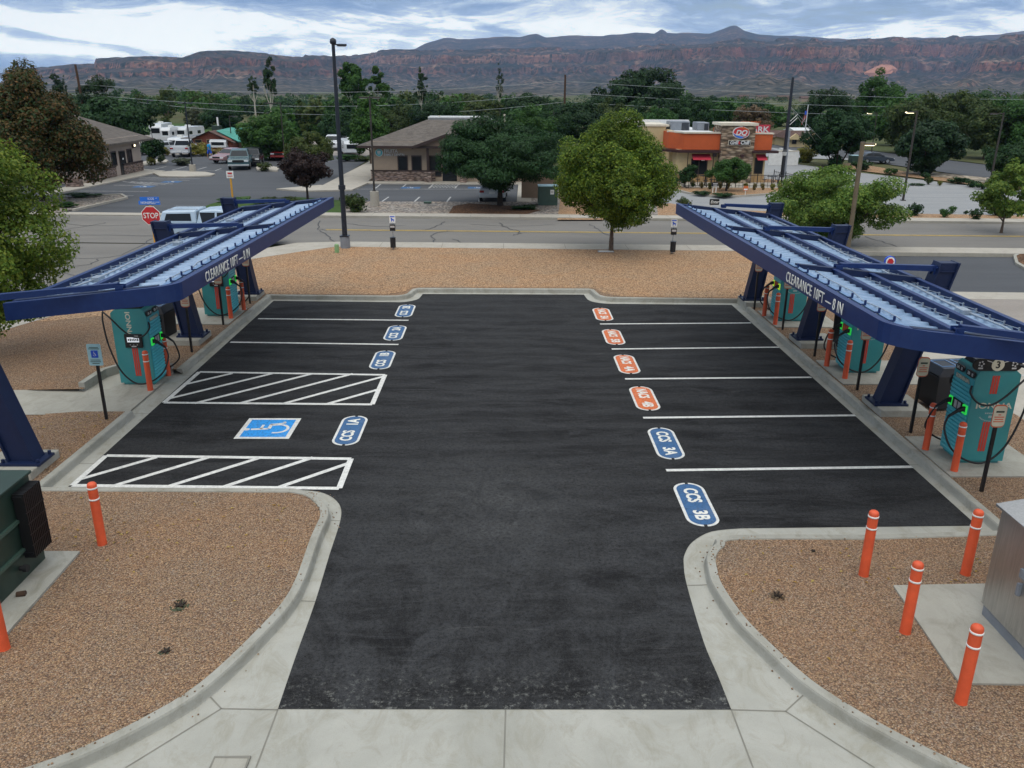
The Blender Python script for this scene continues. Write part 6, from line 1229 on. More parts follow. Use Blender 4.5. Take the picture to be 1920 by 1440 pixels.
    Y = 105; x0, x1 = AY(1400, 240, Y).x, AY(1444, 240, Y).x; z0, z1 = AY(1430, 250, Y).z, AY(1430, 234, Y).z; o = (x1-1, Y, 0); t = thing('roadside_sign', 'tall red roadside sign ending in white letters ARK behind the restaurant', 'sign', o); b = wallbox(o, t)
    p = b(MB().bb(x0-1.6, x1, Y, Y+.3, z0, z1), 'sign_panel', 'awning'); b(MB().cyl((x1-.8, Y+.4, 0), (x1-.8, Y+.4, z1-.1), .12, n=8), 'post', 'pole_brown'); b(MB().cyl((x0, Y+.4, 0), (x0, Y+.4, z1-.1), .12, n=8), 'post', 'pole_brown')
    lettering('ARK', .95, 'roof_white', (AY(1425.5, 242, Y).x, Y-.02, (z0+z1)/2-.08), p, o, .02, 1.15, depth=.01)
    q = b(MB().bb(AY(1391, 230, Y).x, AY(1426, 230, Y).x, Y+.05, Y+.2, AY(1410, 233.5, Y).z, AY(1410, 233, Y).z), 'letter_rail', 'trim'); lettering('MONUMENT', .42, 'stucco_orange', (AY(1408, 230, Y).x, Y, AY(1408, 230, Y).z), q, o, .02, 1.0, depth=.05)
    # far houses on the flats
    for i, (px, py, w, mt, lb) in enumerate([(1510, 189, 14, 'stucco_tan', 'tan house on the flats just right of the black pole'), (1470, 186, 20, 'stucco_brown', 'brown roofed house on the flats left of the black pole'), (1430, 185, 18, 'stucco_tan', 'low tan house among the flats above the red sign'), (1395, 184, 16, 'stucco_brown', 'distant low house at the left of the row on the flats')]):
        g = G(px, py+1.5); Y = g.y; W = w*mpp(Y)/2; o = (g.x, Y, 0); t = thing('far_house', lb, 'house', o); b = wallbox(o, t); z = 2.2; b(MB().bb(g.x-W, g.x+W, Y, Y+6, 0, z+.3), 'wall', mt); b(MB().prism([(Y-.5, z+.3), (Y+3, z+1.9), (Y+6.5, z+.3)], 'x', g.x-W-.3, g.x+W+.3), 'roof', 'shingle_brown')
far_buildings()
# ------------------------------------------------------------------ vehicles
def wheel(t, x, y, r, w=.22):
    q = MB().cyl((x, y-w/2, r), (x, y+w/2, r), r, n=18); o = q.build('wheel', M['tyre'], t)
    for s in (-1, 1): MB().cyl((x, y+s*(w/2+.001), r), (x, y+s*(w/2+.012), r), r*.62, n=14).build('rim', M['rim'], o)
def car(kind, label, cat, loc, rz, paint, group=None):
    """local: nose towards -x, length along x, origin on the ground at the middle"""
    t = thing(kind, label, cat, loc, rz, group); P = M[paint]
    if kind == 'sedan': L, W, r = 4.6, 1.82, .33; low = [(-2.3, .32), (-2.3, .62), (-2.15, .74), (-1.0, .93), (1.55, .98), (2.2, .92), (2.3, .7), (2.28, .32)]; cab = [(-1.05, .92), (-.25, 1.38), (.65, 1.44), (1.35, 1.28), (1.85, .97)]; wh = (-1.4, 1.4)
    elif kind == 'suv': L, W, r = 4.6, 1.85, .36; low = [(-2.3, .36), (-2.3, .75), (-2.1, .92), (-1.1, 1.06), (2.2, 1.10), (2.28, .8), (2.25, .36)]; cab = [(-1.15, 1.05), (-.45, 1.62), (.9, 1.70), (1.9, 1.60), (2.22, 1.08)]; wh = (-1.4, 1.4)
    else: L, W, r = 5.6, 1.98, .40; low = [(-2.8, .42), (-2.8, .85), (-2.65, 1.04), (-1.35, 1.14), (2.75, 1.14), (2.8, .5), (2.7, .42)]; cab = [(-1.45, 1.12), (-.75, 1.74), (.15, 1.82), (.85, 1.76), (1.0, 1.12)]; wh = (-1.8, 1.75)
    def side(pts, w0, w1, z0, z1):      # prism whose width narrows upwards
        f = lambda z: w0+(w1-w0)*min(1, max(0, (z-z0)/(z1-z0))); n = len(pts); mb = MB()
        mb.add([(x, -f(z)/2, z) for x, z in pts]+[(x, f(z)/2, z) for x, z in pts], [tuple(range(n)), tuple(range(2*n-1, n-1, -1))]+[(i, (i+1) % n, (i+1) % n+n, i+n) for i in range(n)]); return mb
    if kind == 'pickup':
        body = side(low[:4]+[(.95, 1.14), (.95, .5), (-2.6, .42)], W, W*.96, .4, 1.15); body.build('body', P, t, bevel=.05)
        bed = MB()
        for y in (-W/2+.04, W/2-.04): bed.bb(.96, 2.78, y-.04, y+.04, .5, 1.14)
        bed.bb(.96, 1.02, -W/2, W/2, .5, 1.13); bed.bb(2.7, 2.78, -W/2, W/2, .5, 1.12); bed.bb(.96, 2.75, -W/2+.05, W/2-.05, .5, .66); bed.build('cargo_bed', P, t, bevel=.02)
    else: side(low, W, W*.94, .4, 1.0).build('body', P, t, bevel=.07)
    zc0, zc1 = cab[0][1], max(z for x, z in cab); c = side(cab, W*.93, W*.72, zc0, zc1).build('cabin', P, t, bevel=.06)
    f = lambda z: (W*.93+(W*.72-W*.93)*(z-zc0)/(zc1-zc0))/2
    def pane(a, b2, i0, i1, out):
        (x0, z0), (x1, z1) = a, b2; d = Vector((-(z1-z0), 0, (x1-x0))).normalized()*out; V = []
        for k in (.12, .88):
            x, z = x0+(x1-x0)*k, z0+(z1-z0)*k
            for s in (-1, 1): V.append(Vector((x, s*(f(z)-.09), z))+d)
        return MB().add(V, [(0, 1, 3, 2)])
    pane(cab[0], cab[1], 0, 1, .012).build('windscreen', M['glass'], c); pane(cab[-2], cab[-1], 0, 1, .012).build('rear_window', M['glass'], c)
    xs = [cab[0][0]+.35, cab[1][0]+.08, (cab[1][0]+cab[-2][0])/2, cab[-2][0]-.02, cab[-1][0]-.3]; zb = zc0+.06; zt = zc1-.14
    for s in (-1, 1):
        for A in ([(xs[0], zb), (xs[2]-.05, zb), (xs[2]-.05, zt), (xs[1], zt)], [(xs[2]+.05, zb), (xs[4], zb), (xs[3], zt), (xs[2]+.05, zt)]):
            MB().add([(x, s*(f(z)+.008), z) for x, z in A], [(0, 1, 2, 3)]).build('side_window', M['glass'], c)
        MB().box((cab[0][0]+.3, s*(W/2+.06), zc0+.08), (.12, .16, .12)).build('mirror', P, t)
        x = low[0][0]; z = low[1][1]-.0; MB().box((x+.02, s*(W/2-.26), z), (.08, .38, .14)).build('headlight', M['headlight'], t); MB().box((-x-.03, s*(W/2-.2), z+.12), (.08, .3, .15)).build('tail_light', M['taillight'], t)
        for xx in wh: wheel(t, xx, s*(W/2-.10), r)
    x = low[0][0]; MB().box((x, 0, low[1][1]-.02), (.06, W*.5, .2)).build('grille', M['black'], t); MB().box((x-.02, 0, .46), (.14, W*.98, .16)).build('front_bumper', M['car_silver' if kind == 'pickup' else paint], t, bevel=.03); MB().box((-x+.0, 0, .52), (.14, W*.97, .16)).build('rear_bumper', M['car_silver' if kind == 'pickup' else paint], t, bevel=.03); MB().box((-x+.075, 0, .68), (.012, .42, .16)).build('number_plate', M['white'], t)
    return t
def vehicles():
    g = G(398, 432, 0); t = car('pickup', 'pale blue white pickup with a camper shell, on the street behind the left canopy', 'pickup', (G(330, 405, 1.2).x+2.75, G(390, 390, 1.8).y+.2, -.02), math.pi, 'car_blue')
    # camper shell
    sh = MB(); W = 1.9; V = []
    for x, z, w in ((.98, 1.15, W), (2.8, 1.15, W), (2.62, 1.74, W*.82), (1.0, 1.80, W*.82)):
        for s in (-1, 1): V.append((x, s*w/2, z))
    s = sh.add(V, [(0,1,3,2),(2,3,5,4),(4,5,7,6),(6,7,1,0),(0,2,4,6),(1,7,5,3)]).build('camper_shell', M['car_blue'], t, bevel=.08)
    for sg in (-1, 1): MB().add([(x, sg*(W/2-(z-1.15)*.26+.012), z) for x, z in ((1.2, 1.3), (2.5, 1.3), (2.4, 1.62), (1.25, 1.64))], [(0, 1, 2, 3)]).build('shell_window', M['glass'], s)
    q = MB()
    for y in (-.5, .5): q.box((1.7, y, 1.80), (1.4, .04, .03))
    q.build('roof_rail', M['car_silver'], s)
    g = G(441, 318); car('pickup', 'dark green pickup facing the camera in the left car park lane', 'pickup', (g.x, g.y+2.0, 0), R(102), 'car_dark')
    g = G(466, 312); car('suv', 'black car with skylit windscreen right of the dark green pickup', 'car', (g.x, g.y+1.6, 0), R(100), 'car_black')
    g = G(423, 307); car('sedan', 'dusty maroon hatchback behind the dark green pickup', 'car', (g.x, g.y+2, 0), R(68), 'car_pink')
    g = G(337, 294); car('pickup', 'white pickup seen from behind, parked against the yellow hedge', 'pickup', (g.x, g.y+1.8, 0), R(-82), 'car_white')
    g = G(484, 300); car('pickup', 'white truck behind the black parked car, half hidden by a tree', 'pickup', (g.x, g.y+1.6, 0), R(20), 'car_white')
    g = G(528, 301); car('suv', 'dark red car glimpsed between the tree and purple tree', 'car', (g.x, g.y+1.5, 0), R(88), 'car_red')
    g = G(925, 379); car('sedan', 'white sedan seen from behind under the wide dark tree', 'car', (g.x, g.y+2.0, 0), R(-92), 'car_white')
    g = G(1646, 307); car('sedan', 'black sedan turning on the road near the highway', 'car', (g.x-.2, g.y+.6, .02), math.pi+.05, 'car_grey').scale = (.82, .82, .82)
    g = G(271, 291); car('sedan', 'white car half hidden by the small tree at the office end', 'car', (g.x, g.y+1.5, 0), R(60), 'car_white'); g = G(287, 290); car('sedan', 'silver car right of the white one by the office end', 'car', (g.x+.4, g.y+1.6, 0), R(60), 'car_silver')
    g = G(620, 282); car('pickup', 'small white pickup beyond the fence, left of the white trailer', 'pickup', (g.x, g.y+2, 0), R(95), 'car_white')
vehicles()
def rvs():
    V = 'motorhomes and trailers in the RV park'
    def trailer(label, px, py, w, h, rz, d=5.5, cab=False):
        g = G(px, py, 0); Y = g.y; W = w*mpp(Y); Hh = h*mpp(Y); t = thing('motorhome' if cab else 'travel_trailer', label, 'motorhome' if cab else 'trailer', (g.x, Y+d/2, 0), rz, V)
        MB().prism([(-d/2, .45), (-d/2, Hh*.82), (-d/2+.35, Hh), (d/2-.2, Hh), (d/2, Hh-.2), (d/2, .45)], 'y', -W/2, W/2).build('body', M['car_white'], t, bevel=.06).rotation_euler = (0, 0, R(90))
        b = lambda mb, n, m: mb.build(n, M[m], t)
        b(MB().bb(-W/2+.25, W/2-.25, -d/2-.02, -d/2-.004, Hh*.52, Hh*.78), 'end_window', 'glass')
        for k in (-.25, .2): b(MB().bb(W/2+.004, W/2+.02, k*d-.5, k*d+.5, Hh*.5, Hh*.72), 'side_window', 'glass'); b(MB().bb(-W/2-.02, -W/2-.004, k*d-.5, k*d+.5, Hh*.5, Hh*.72), 'side_window', 'glass')
        b(MB().bb(-W/2-.015, W/2+.015, -d/2+.1, d/2-.1, Hh*.36, Hh*.40), 'stripe', 'car_blue'); b(MB().box((0, .2, Hh+.12), (.6, .7, .22)), 'roof_vent', 'white')
        for s in (-1, 1): b(MB().cyl((s*(W/2-.2), .3, .36), (s*(W/2+.02), .3, .36), .36, n=12), 'wheel', 'tyre')
        if cab: b(MB().bb(-W/2+.1, W/2-.1, -d/2-.5, -d/2, .45, Hh*.45), 'cab_nose', 'car_white')
    trailer('big white fifth wheel trailer with a dark end window, leftmost of the camp', 287, 268, 20, 31, .15, 7)
    trailer('white motorhome with a raised nose beside the leftmost trailer', 308, 269, 16, 26, .1, 6, True); trailer('white motorhome with a dark awning, right behind the pickup', 340, 266, 28, 24, -.1, 6, True)
    trailer('low white camper just above the parked white pickup', 326, 280, 22, 19, .05, 5); trailer('small white trailer with an open dark door in front of the lodge', 411, 284, 29, 20, -.05, 4); trailer('white trailer left of the dental office, partly behind the lamp', 648, 294, 34, 26, .3, 7); trailer('white trailer with a round dark port above the small white pickup', 634, 272, 18, 16, .2, 5)
rvs()
def person():
    g = G(394, 296.5, 0); t = thing('person', 'person in a bright blue shirt and dark shorts walking by the yellow hedge', 'person', (g.x, g.y, 0), 1.2)
    me = bpy.data.meshes.new('body'); V = [(0, 0, .92), (0, .0, 1.15), (0, 0, 1.42), (0, 0, 1.52), (0, .0, 1.66), (.09, 0, .88), (.10, -.14, .48), (.10, -.08, .06), (.10, -.2, .03), (-.09, 0, .88), (-.10, .16, .5), (-.10, .26, .10), (-.10, .16, .04), (.19, 0, 1.40), (.24, .06, 1.14), (.23, -.06, .90), (-.19, 0, 1.40), (-.24, -.08, 1.14), (-.23, -.2, .93)]
    E = [(0,1),(1,2),(2,3),(3,4),(0,5),(5,6),(6,7),(7,8),(0,9),(9,10),(10,11),(11,12),(2,13),(13,14),(14,15),(2,16),(16,17),(17,18)]; Rr = [.13,.13,.13,.055,.10,.09,.065,.045,.04,.09,.065,.045,.04,.06,.045,.035,.06,.045,.035]
    me.from_pydata(V, E, []); o = bpy.data.objects.new('body', me); COL.objects.link(o); o.parent = t; sk = o.modifiers.new('skin', 'SKIN'); 
    for i, r in enumerate(Rr): me.skin_vertices[0].data[i].radius = (r, r*.85)
    me.skin_vertices[0].data[0].use_root = True; o.modifiers.new('sub', 'SUBSURF').render_levels = 1; me.materials.append(M['skin'])
    MB().lathe((0, 0, 0), [(.165, .86), (.175, 1.05), (.185, 1.25), (.20, 1.40), (.12, 1.49), (.07, 1.51)], 14).build('shirt', M['shirt'], t)
    q = MB().tube([(.18, 0, 1.42), (.235, .04, 1.2)], [.085, .075], 8); q.build('sleeve', M['shirt'], t); MB().tube([(-.18, 0, 1.42), (-.235, -.05, 1.2)], [.085, .075], 8).build('sleeve', M['shirt'], t)
    MB().tube([(.09, 0, .92), (.10, -.13, .5)], [.12, .10], 8).tube([(-.09, 0, .92), (-.10, .15, .5)], [.12, .10], 8).build('shorts', M['isa_blue'], t)
    MB().lathe((0, .01, 1.66), [(.02, -.05), (.11, -.02), (.112, .04), (.08, .10), (.02, .125)], 12).build('hair', M['hair'], t)
person()
# ------------------------------------------------------------------ poles, lamps, signs, wires
def lamp(label, base, topY_px, mat, arms, lit=False, rb=.09, rt=.06, foot=None, hd=(.55, .26, .09), z=0, al=.5):
    g = G(*base, z); top = AY(topY_px[0], topY_px[1], g.y).z; t = thing('lamp_post', label, 'lamp post', (g.x, g.y, z)); h = top-z; z0 = 0
    if foot: MB().cyl((0, 0, -.1), (0, 0, foot[0]), foot[1], foot[1]*.96, n=18).build('footing', M['walk' if not foot[2:] else foot[2]], t, bevel=.02); z0 = foot[0]
    MB().cyl((0, 0, z0), (0, 0, h), rb, rt, n=12).box((0, 0, z0+.03), (rb*3.4, rb*3.4, .05)).build('pole', M[mat], t)
    for a in arms:
        d = Vector((math.cos(R(a)), math.sin(R(a)), 0)); e = d*al; q = MB().tube([(0, 0, h-.12), tuple(e*.5+Vector((0, 0, h-.06))), tuple(e+Vector((0, 0, h-.08)))], [.04, .035, .03], 7); ar = q.build('arm', M[mat], t)
        c = e+d*hd[0]*.5+Vector((0, 0, h-.09)); hb = MB().box(c, hd, rz=R(a)).build('lamp_head', M[mat], ar, bevel=.02); MB().box(c-Vector((0, 0, hd[2]/2+.012)), (hd[0]*.8, hd[1]*.75, .02), rz=R(a)).build('lens', M['lamp_on' if lit else 'lamp_off'], hb)
        if lit: MB().box(c+d*(hd[0]/2+.012)-Vector((0, 0, .01)), (.02, hd[1]*.7, hd[2]*.6), rz=R(a)).build('lens', M['lamp_on'], hb)
    return t
def street_furniture():
    t = lamp('tall black street lamp on a concrete foot at the end of the lot', (648, 465), (625, 80), 'pole_black', (15,), rb=.125, rt=.075, foot=(.55, .24, 'hvac'), hd=(.42, .24, .09), z=.12, al=.16)
    MB().cyl((0, 0, 2.75), (0, 0, 2.95), .165, n=12).build('collar', M['pole_black'], t); MB().lathe((0, 0, 9.05), [(.12, 0), (.15, .08), (.13, .2), (.02, .26)], 12).build('finial', M['pole_black'], t)
    lamp('tan lamp post with a lit head in front of the wide bright tree', (1588, 478), (1628, 266), 'pole_tan', (0,), True, rb=.11, rt=.10, hd=(.46, .24, .10), z=.12, al=.08)
    lamp('brown lamp post with a lit head at the restaurant lot', (1693, 376), (1718, 208), 'pole_brown', (180,), True, rb=.085, rt=.06, al=.2)
    lamp('unlit brown lamp post on a concrete base at the right verge', (1855, 352), (1880, 211), 'pole_brown', (180,), rb=.09, rt=.06, foot=(.8, .36, 'walk'), al=.5)
    lamp('thin lamp post in the car park island left of the green pickup', (362, 323), (347, 191), 'pole_black', (180, 0), rb=.06, rt=.05, foot=(.7, .3, 'walk'), al=.12)
    lamp('dark lamp post on a concrete base in front of the dental office', (703, 386), (694, 180), 'pole_brown', (180, 0), rb=.065, rt=.055, foot=(.95, .30, 'walk'), al=.12, z=.05)
    lamp('lamp post with a wide flat head beside the leaning poplar', (535, 309), (526, 192), 'pole_brown', (180,), rb=.06, rt=.05, al=.5, hd=(.9, .4, .1))
    lamp('slim lamp post in front of the green lodge roof', (436, 280), (430, 217), 'pole_brown', (0,), rb=.07, rt=.05, al=.5); lamp('thin lamp post in front of the motorhomes', (287, 268), (281, 187), 'pole_black', (0,), rb=.06, rt=.05, al=.3)
    lamp('lamp post with a lit head by the dark highway tree', (1633, 292), (1637, 211), 'pole_brown', (180,), True, rb=.07, rt=.05, al=.6); lamp('small lit lamp in front of the far trees right of the wide dark tree', (1037, 262), (1040, 203), 'pole_brown', (180,), False, rb=.06, rt=.05, al=1.2)
    # lantern post on the restaurant patio
    g = G(1464, 350, .16); top = AY(1473, 283, g.y).z; t = thing('lantern_post', 'black lantern post at the right end of the patio fence', 'lantern', (g.x, g.y, .16)); MB().cyl((0, 0, 0), (0, 0, top-.6), .07, .05, n=10).build('pole', M['iron'], t); l = MB().lathe((0, 0, top-.6), [(.06, 0), (.14, .06), (.20, .42), (.05, .52), (.02, .6)], 8).build('lantern', M['iron'], t)
    MB().lathe((0, 0, top-.6), [(.15, .09), (.205, .38)], 8).build('lantern_glass', M['lamp_off'], l)
    # stop sign with two street name blades
    gx = AY(290, 447, 34.0); x, y = gx.x, 34.0; zs = AY(278, 404, y).z; t = thing('stop_sign', 'red octagonal STOP sign with blue street name blades on a yellow post', 'road sign', (x, y, .1)); z = zs-.1
    MB().box((0, 0, z/2+.2), (.075, .075, z+.4)).build('post', M['yellow_post'], t)
    oc = lambda r, y0, y1: MB().prism([(r*math.cos(R(22.5+45*k)), z+r*math.sin(R(22.5+45*k))) for k in range(8)], 'y', y0, y1)
    p = oc(.40, -.06, -.05).build('sign_panel', M['white'], t); oc(.375, -.066, -.061).build('sign_face', M['sign_red'], p); text('lettering', 'STOP', .31, M['white'], frame((0, -.069, z-.005), (1, 0, 0), (0, 0, 1)), p, .012, sx=.82)
    for k, (w, tx, rz, dz) in enumerate(((.86, 'NONSPELLI', 0, .51), (.74, 'DENCOS', .12, .66))):
        b = MB().box((0, -.03 if k == 0 else .02, z+dz), (w, .012, .15), rz=rz).build('name_blade', M['sign_blue'], t); text('lettering', 'NONSPELLI' if k == 0 else 'DENCOS', .13, M['white'], frame((-.05, -.042 if k == 0 else .008, z+dz), (1, 0, 0), (0, 0, 1)), b, .006, sx=.9)
        text('lettering', 'WAY' if k == 0 else 'CT', .06, M['white'], frame((w/2-.09, -.042 if k == 0 else .008, z+dz+.02), (1, 0, 0), (0, 0, 1)), b, .004)
    # sign on a yellow post
    g = G(437, 378); top = AY(431, 322, g.y).z; t = thing('notice_sign', 'small pale sign on a yellow post in the lawn across the street', 'sign', (g.x, g.y, 0)); MB().box((0, 0, top/2), (.10, .10, top)).build('post', M['yellow_post'], t); p = MB().bb(-.24, .24, -.075, -.055, top-.42, top+.06).build('sign_panel', M['white'], t)
    q = MB(); q.box((0, -.08, top-.1), (.3, .006, .12)); q.box((0, -.08, top-.28), (.34, .006, .05)); q.build('printed_marks', M['sign_red'], p)
    # dog waste stations
    for px, lb in ((738, 'pet waste station with bag box and black bin, left one by the lamp'), (1260, 'pet waste station with bag box and black bin, right one by the canopy tip')):
        g = G(px, 467 if px < 900 else 475, .12); t = thing('pet_waste_station', lb, 'waste station', (g.x, g.y, .12), 0, 'pet waste stations'); MB().box((0, .03, .78), (.05, .05, 1.56)).build('post', M['galv'], t)
        p = MB().bb(-.14, .14, -.012, .002, 1.24, 1.58).build('sign_panel', M['white'], t); q = MB(); q.box((0, -.015, 1.53), (.22, .004, .05)); q.prism([(-.06, 1.30), (-.06, 1.42), (-.09, 1.45), (-.02, 1.48), (.0, 1.42), (.07, 1.41), (.08, 1.30), (.05, 1.30), (.04, 1.36), (-.02, 1.36), (-.03, 1.30)], 'y', -.017, -.013); q.build('dog_symbol', M['isa_blue'], p)
        b = MB().bb(-.13, .13, -.10, .0, .88, 1.18).build('bag_box', M['black'], t, bevel=.01); MB().bb(-.10, .10, -.106, -.101, 1.03, 1.12).build('box_label', M['sign_gray'], b); MB().cyl((0, -.12, .1), (0, -.12, .55), .13, n=16).build('bin', M['bin'], t); MB().cyl((0, -.12, .552), (0, -.12, .58), .14, n=16).build('bin_lid', M['black'], t)
    # utility marker, meter lid
    g = G(632, 474, .12); t = MB().lathe(g, [(.105, 0), (.105, .36), (.085, .40), (.03, .42)], 14).build('utility_marker', M['green_pipe'], org=g); tag(t, 'short pale green utility marker stub beside the tall black lamp', 'utility marker')
    g = G(1136, 472, .13); t = MB().box(g, (.75, .34, .05)).build('meter_lid', M['hvac'], org=g); tag(t, 'pale rectangular meter lid in the pavement left of the bright maple', 'meter lid'); MB().box(g+Vector((0, 0, .028)), (.66, .26, .006)).build('lid_plate', M['fence_white'], t, org=g)
    g = G(802, 381, .06); t = MB().box(g+Vector((0, 0, .06)), (.5, .4, .12)).build('valve_box', M['xfmr2'], org=g, bevel=.02); tag(t, 'small green valve box in the river rock below the dental bays', 'valve box')
    # green pad transformer by the dental office
    g = G(1009, 385, .06); x0, x1 = g.x, G(1045, 385, .06).x; Y = g.y; top = AY(1026, 350, Y).z; t = thing('utility_cabinet', 'grey green utility cabinet with two doors and a white label', 'cabinet', ((x0+x1)/2, Y, .06)); og = t.location
    MB().bb(x0, x1, Y, Y+1.1, .06, .3).build('base', M['xfmr2'], t, org=og); MB().bb(x0, x1, Y-.02, Y+1.1, .3, top).build('body', M['xfmr2'], t, org=og, bevel=.015); MB().bb(x0-.02, x1+.02, Y-.05, Y+1.15, top+.001, top+.05).build('lid', M['sign_back'], t, org=og)
    xm = x0+(x1-x0)*.6
    for a, c in ((x0+.05, xm-.015), (xm+.015, x1-.05)): MB().bb(a, c, Y-.035, Y-.021, .36, top-.08).build('door', M['xfmr2'], t, org=og)
    q = MB().bb(xm+.02, xm+.27, Y-.042, Y-.036, top-.5, top-.2).build('label', M['white'], t, org=og); MB().bb(xm+.06, xm+.22, Y-.046, Y-.0425, top-.4, top-.28).build('label_mark', M['sign_gray'], q, org=og)
    # small green cabinet by the highway
    g = G(1614, 306, .05); t = thing('utility_cabinet', 'low blue green cabinet left of the black sedan', 'cabinet', (g.x, g.y+.6, .05)); MB().bb(-1.0, 1.0, -.5, .5, 0, .75).build('body', M['xfmr2'], t, bevel=.02); MB().bb(-1.02, 1.02, -.52, .52, .752, .80).build('lid', M['sign_back'], t)
    # drive-through signs
    g = G(1338, 397, .05); Y = g.y; top = AY(1338, 373, Y).z; zb = AY(1338, 384, Y).z; t = thing('drive_through_sign', 'black sign reading Enter on a white post at the drive entrance', 'sign', (g.x, Y, .05)); MB().box((-.18, 0, zb/2), (.07, .07, zb)).build('post', M['white'], t)
    p = MB().bb(-.30, .30, -.07, .07, zb-.05, top-.05).build('sign_panel', M['black'], t, bevel=.03); text('lettering', 'Enter', .27, M['white'], frame((0, -.075, (zb+top)/2-.05), (1, 0, 0), (0, 0, 1)), p, .012, sx=.9, shear=.25)
    g = G(1339, 362, .14); Y = g.y; z0, z1 = AY(1339, 349, Y).z, AY(1339, 342, Y).z; t = thing('drive_through_sign', 'small black sign on two posts in the restaurant bed', 'sign', (g.x, Y, .14))
    for dx in (-.12, .12): MB().box((dx, 0, z0/2), (.05, .05, z0)).build('post', M['white'], t)
    p = MB().bb(-.25, .25, -.06, .06, z0-.14, z1-.14).build('sign_panel', M['black'], t); q = MB(); q.box((.02, -.065, z0+.05), (.34, .006, .06)); q.box((.02, -.065, z0-.06), (.3, .006, .05)); q.build('printed_lines', M['sign_gray'], p)
    g = G(1397, 366, .14); t = thing('yard_sign', 'small pink sign on a stake at the restaurant bed edge', 'sign', (g.x, g.y, .14)); MB().box((0, 0, .2), (.03, .03, .4)).build('stake', M['white'], t); MB().box((0, -.02, .5), (.34, .02, .34)).build('sign_panel', M['mark_orange'], t); MB().box((0, -.033, .42), (.28, .004, .1)).build('white_strip', M['white'], t)
    # rounded red sign behind the right canopy
    Y = 31.0; c = AY(1669, 492, Y); t = thing('arched_sign', 'small arched sign with a red bell emblem behind the right canopy', 'sign', (c.x, Y, .02)); q = lambda r, y0, y1, h: MB().prism([(r*math.cos(R(a)), c.z+.02+r*math.sin(R(a))) for a in range(0, 181, 20)]+[(-r, c.z-h), (r, c.z-h)], 'y', y0, y1)
    p = q(.20, 0, .10, .9).build('sign_panel', M['isa_blue'], t); q(.165, -.008, -.001, .24).build('sign_face', M['white'], p); MB().prism([(-.12, c.z-.04), (.10, c.z-.08), (.13, c.z+.02), (.05, c.z+.13), (-.06, c.z+.12), (-.11, c.z+.04)], 'y', -.016, -.009).build('red_emblem', M['sign_red'], p); MB().box((0, .05, (c.z-.9)/2), (.12, .1, c.z-.9)).build('post', M['isa_blue'], t)
    # utility poles
    def upole(label, x, y, h, r0, r1, m, cross=0, lean=0):
        t = thing('utility_pole', label, 'utility pole', (x, y, 0)); MB().cyl((0, 0, -.2), (lean, 0, h), r0, r1, n=10).build('pole', M[m], t)
        for k, (dz, w) in enumerate(((-.5, 1.8), (-1.3, 1.2)) if cross == 2 else ((-.9, 2.4),) if cross else ()):
            c = MB().box((lean, -.12, h+dz), (w, .10, .12)).build('crossarm', M[m], t)
            for s in (-1, 1): MB().cyl((lean+s*w*.42, -.12, h+dz+.06), (lean+s*w*.42, -.12, h+dz+.25), .05, n=6).build('insulator', M['hvac'], c)
        return t
    p1 = AY(141, 121, 124); b1 = AY(157, 195, 124)
    t = upole('leaning brown wooden pole above the office roof', b1.x, 124, p1.z, .22, .15, 'wood_pole', 0, p1.x-b1.x-.0)
    p2 = AY(1060, 140, 124.3); t2 = upole('tall brown utility pole in the centre background', p2.x, 124.3, p2.z, .20, .13, 'wood_pole')
    g = G(1466, 332); p3 = AY(1482, 145, g.y); t3 = upole('black steel utility pole with grey conduit, tallest at right', g.x, g.y, p3.z, .18, .12, 'pole_black'); z1 = AY(1475, 245, g.y).z
    MB().cyl((.2, -.1, 0), (.18, -.1, z1), .10, n=8).build('conduit', M['hvac'], t3); q = MB()
    for k in range(2): q.cyl((.15, -.1, z1+.5+k*.3), (.75, -.1, z1+1.1+k*.3), .03, n=6)
    q.build('cutout_fuses', M['fence_white'], t3)
    g = AY(1569, 235, 140); p4 = AY(1572, 186, 140); upole('pale wooden pole with one crossarm among the right trees', p4.x, 140, p4.z, .16, .11, 'wood_pale', 1)
    # flagpole
    g = G(1506, 276); top = AY(1515, 196, g.y).z; t = thing('flagpole', 'thin white flagpole with a limp striped flag by the cottages', 'flagpole', (g.x, g.y, 0)); MB().cyl((0, 0, 0), (0, 0, top), .09, .05, n=8).build('pole', M['roof_white'], t)
    z = AY(1511, 215, g.y).z; fl = MB()
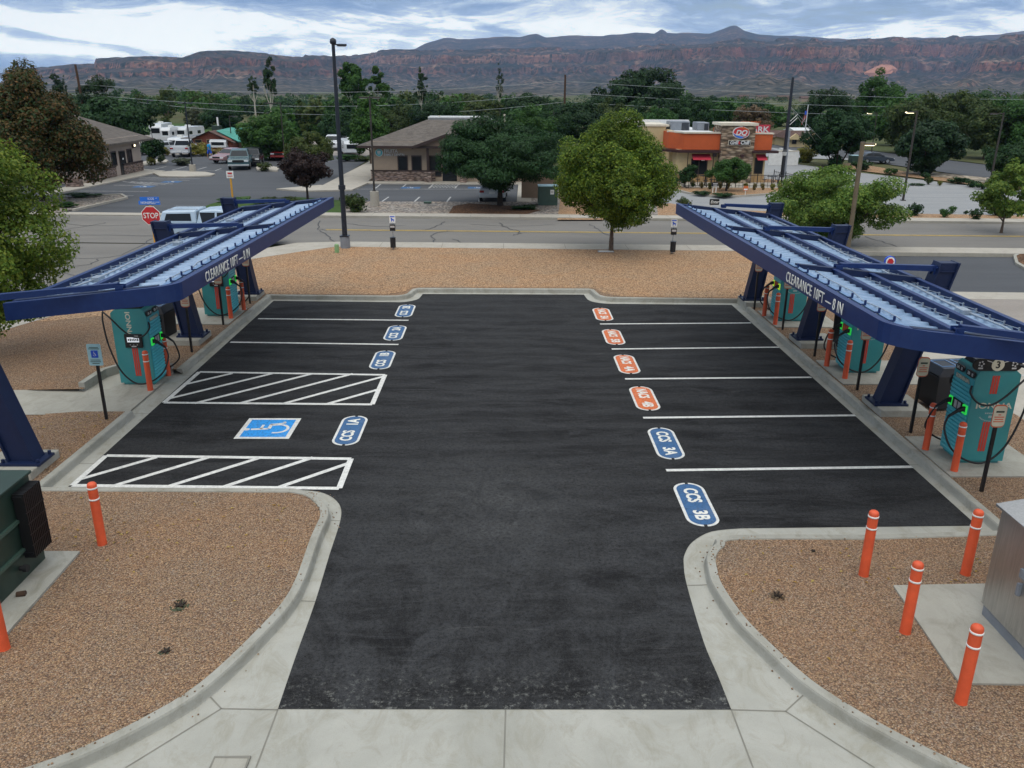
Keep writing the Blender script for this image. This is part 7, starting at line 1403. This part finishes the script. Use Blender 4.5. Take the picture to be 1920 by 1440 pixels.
    for k in range(5):
        fl.m = k % 2; fl.add([(-.10-.16*k, .06*(k % 2), z+.7-.3*k), (-.20-.10*k, .06*((k+1) % 2), z+.4-.3*k), (-.20-.10*k, .06*((k+1) % 2), z-.6-.2*k), (-.10-.10*k, .06*(k % 2), z-.4-.2*k)], [(0, 1, 2, 3)])
    fl.build('flag', [M['sign_red'], M['roof_white']], t); MB().box((-.22, -.02, z+.25), (.22, .14, .5)).build('flag_canton', M['isa_blue'], t)
    # wires: three spans each side of the centre pole
    def wire(a, c, sag, lb): 
        a, c = Vector(a), Vector(c); q = MB().tube([a.lerp(c, k/16)-Vector((0, 0, sag*4*(k/16)*(1-k/16))) for k in range(17)], .024, 5, caps=False); o = q.build('power_line', M['wire'], org=a); tag(o, lb, 'wire', 'power lines across the background')
    for i, (l, m, r, nm) in enumerate([((148, 158), (1060, 152), (2300, 185), 'top'), ((153, 176), (1060, 174), (2300, 200), 'middle'), ((156, 178), (1060, 191), (2300, 215), 'lowest')]):
        A, Bm, Cr = AY(*l, 124), AY(*m, 124.3), AY(*r, 124)
        wire(A, Bm, 1.3+.45*i, nm+' power line from the leaning pole to the centre pole'); wire(Bm, Cr, 1.0, nm+' power line running right from the centre pole')
    wire(AY(-700, 150, 124), AY(153, 177, 124), 1.2, 'power line running left from the leaning pole')
    for dx, lb in ((1516, 'left guy wire from the black steel pole'), (1538, 'right guy wire from the black steel pole')):
        g0 = G(1466, 332); e = G(dx+20, 300); wire(AY(1478, 195, g0.y), (e.x+1, e.y, .1), 0, lb)
street_furniture()

# ------------------------------------------------------------------ air
def haze():
    m = bpy.data.materials.new('air'); m.use_nodes = True; t = m.node_tree; t.nodes.remove(t.nodes['Principled BSDF']); v = t.nodes.new('ShaderNodeVolumePrincipled'); v.inputs['Density'].default_value = 7e-5; v.inputs['Color'].default_value = (.42, .62, 1.0, 1); v.inputs['Anisotropy'].default_value = .0
    t.links.new(v.outputs[0], t.nodes['Material Output'].inputs['Volume'])
    o = MB().bb(-8200, 8200, -400, 7900, -4, 700).build('haze', m); tag(o, 'thin blue air between the lot and the mesa', 'haze', kind='stuff')
haze()
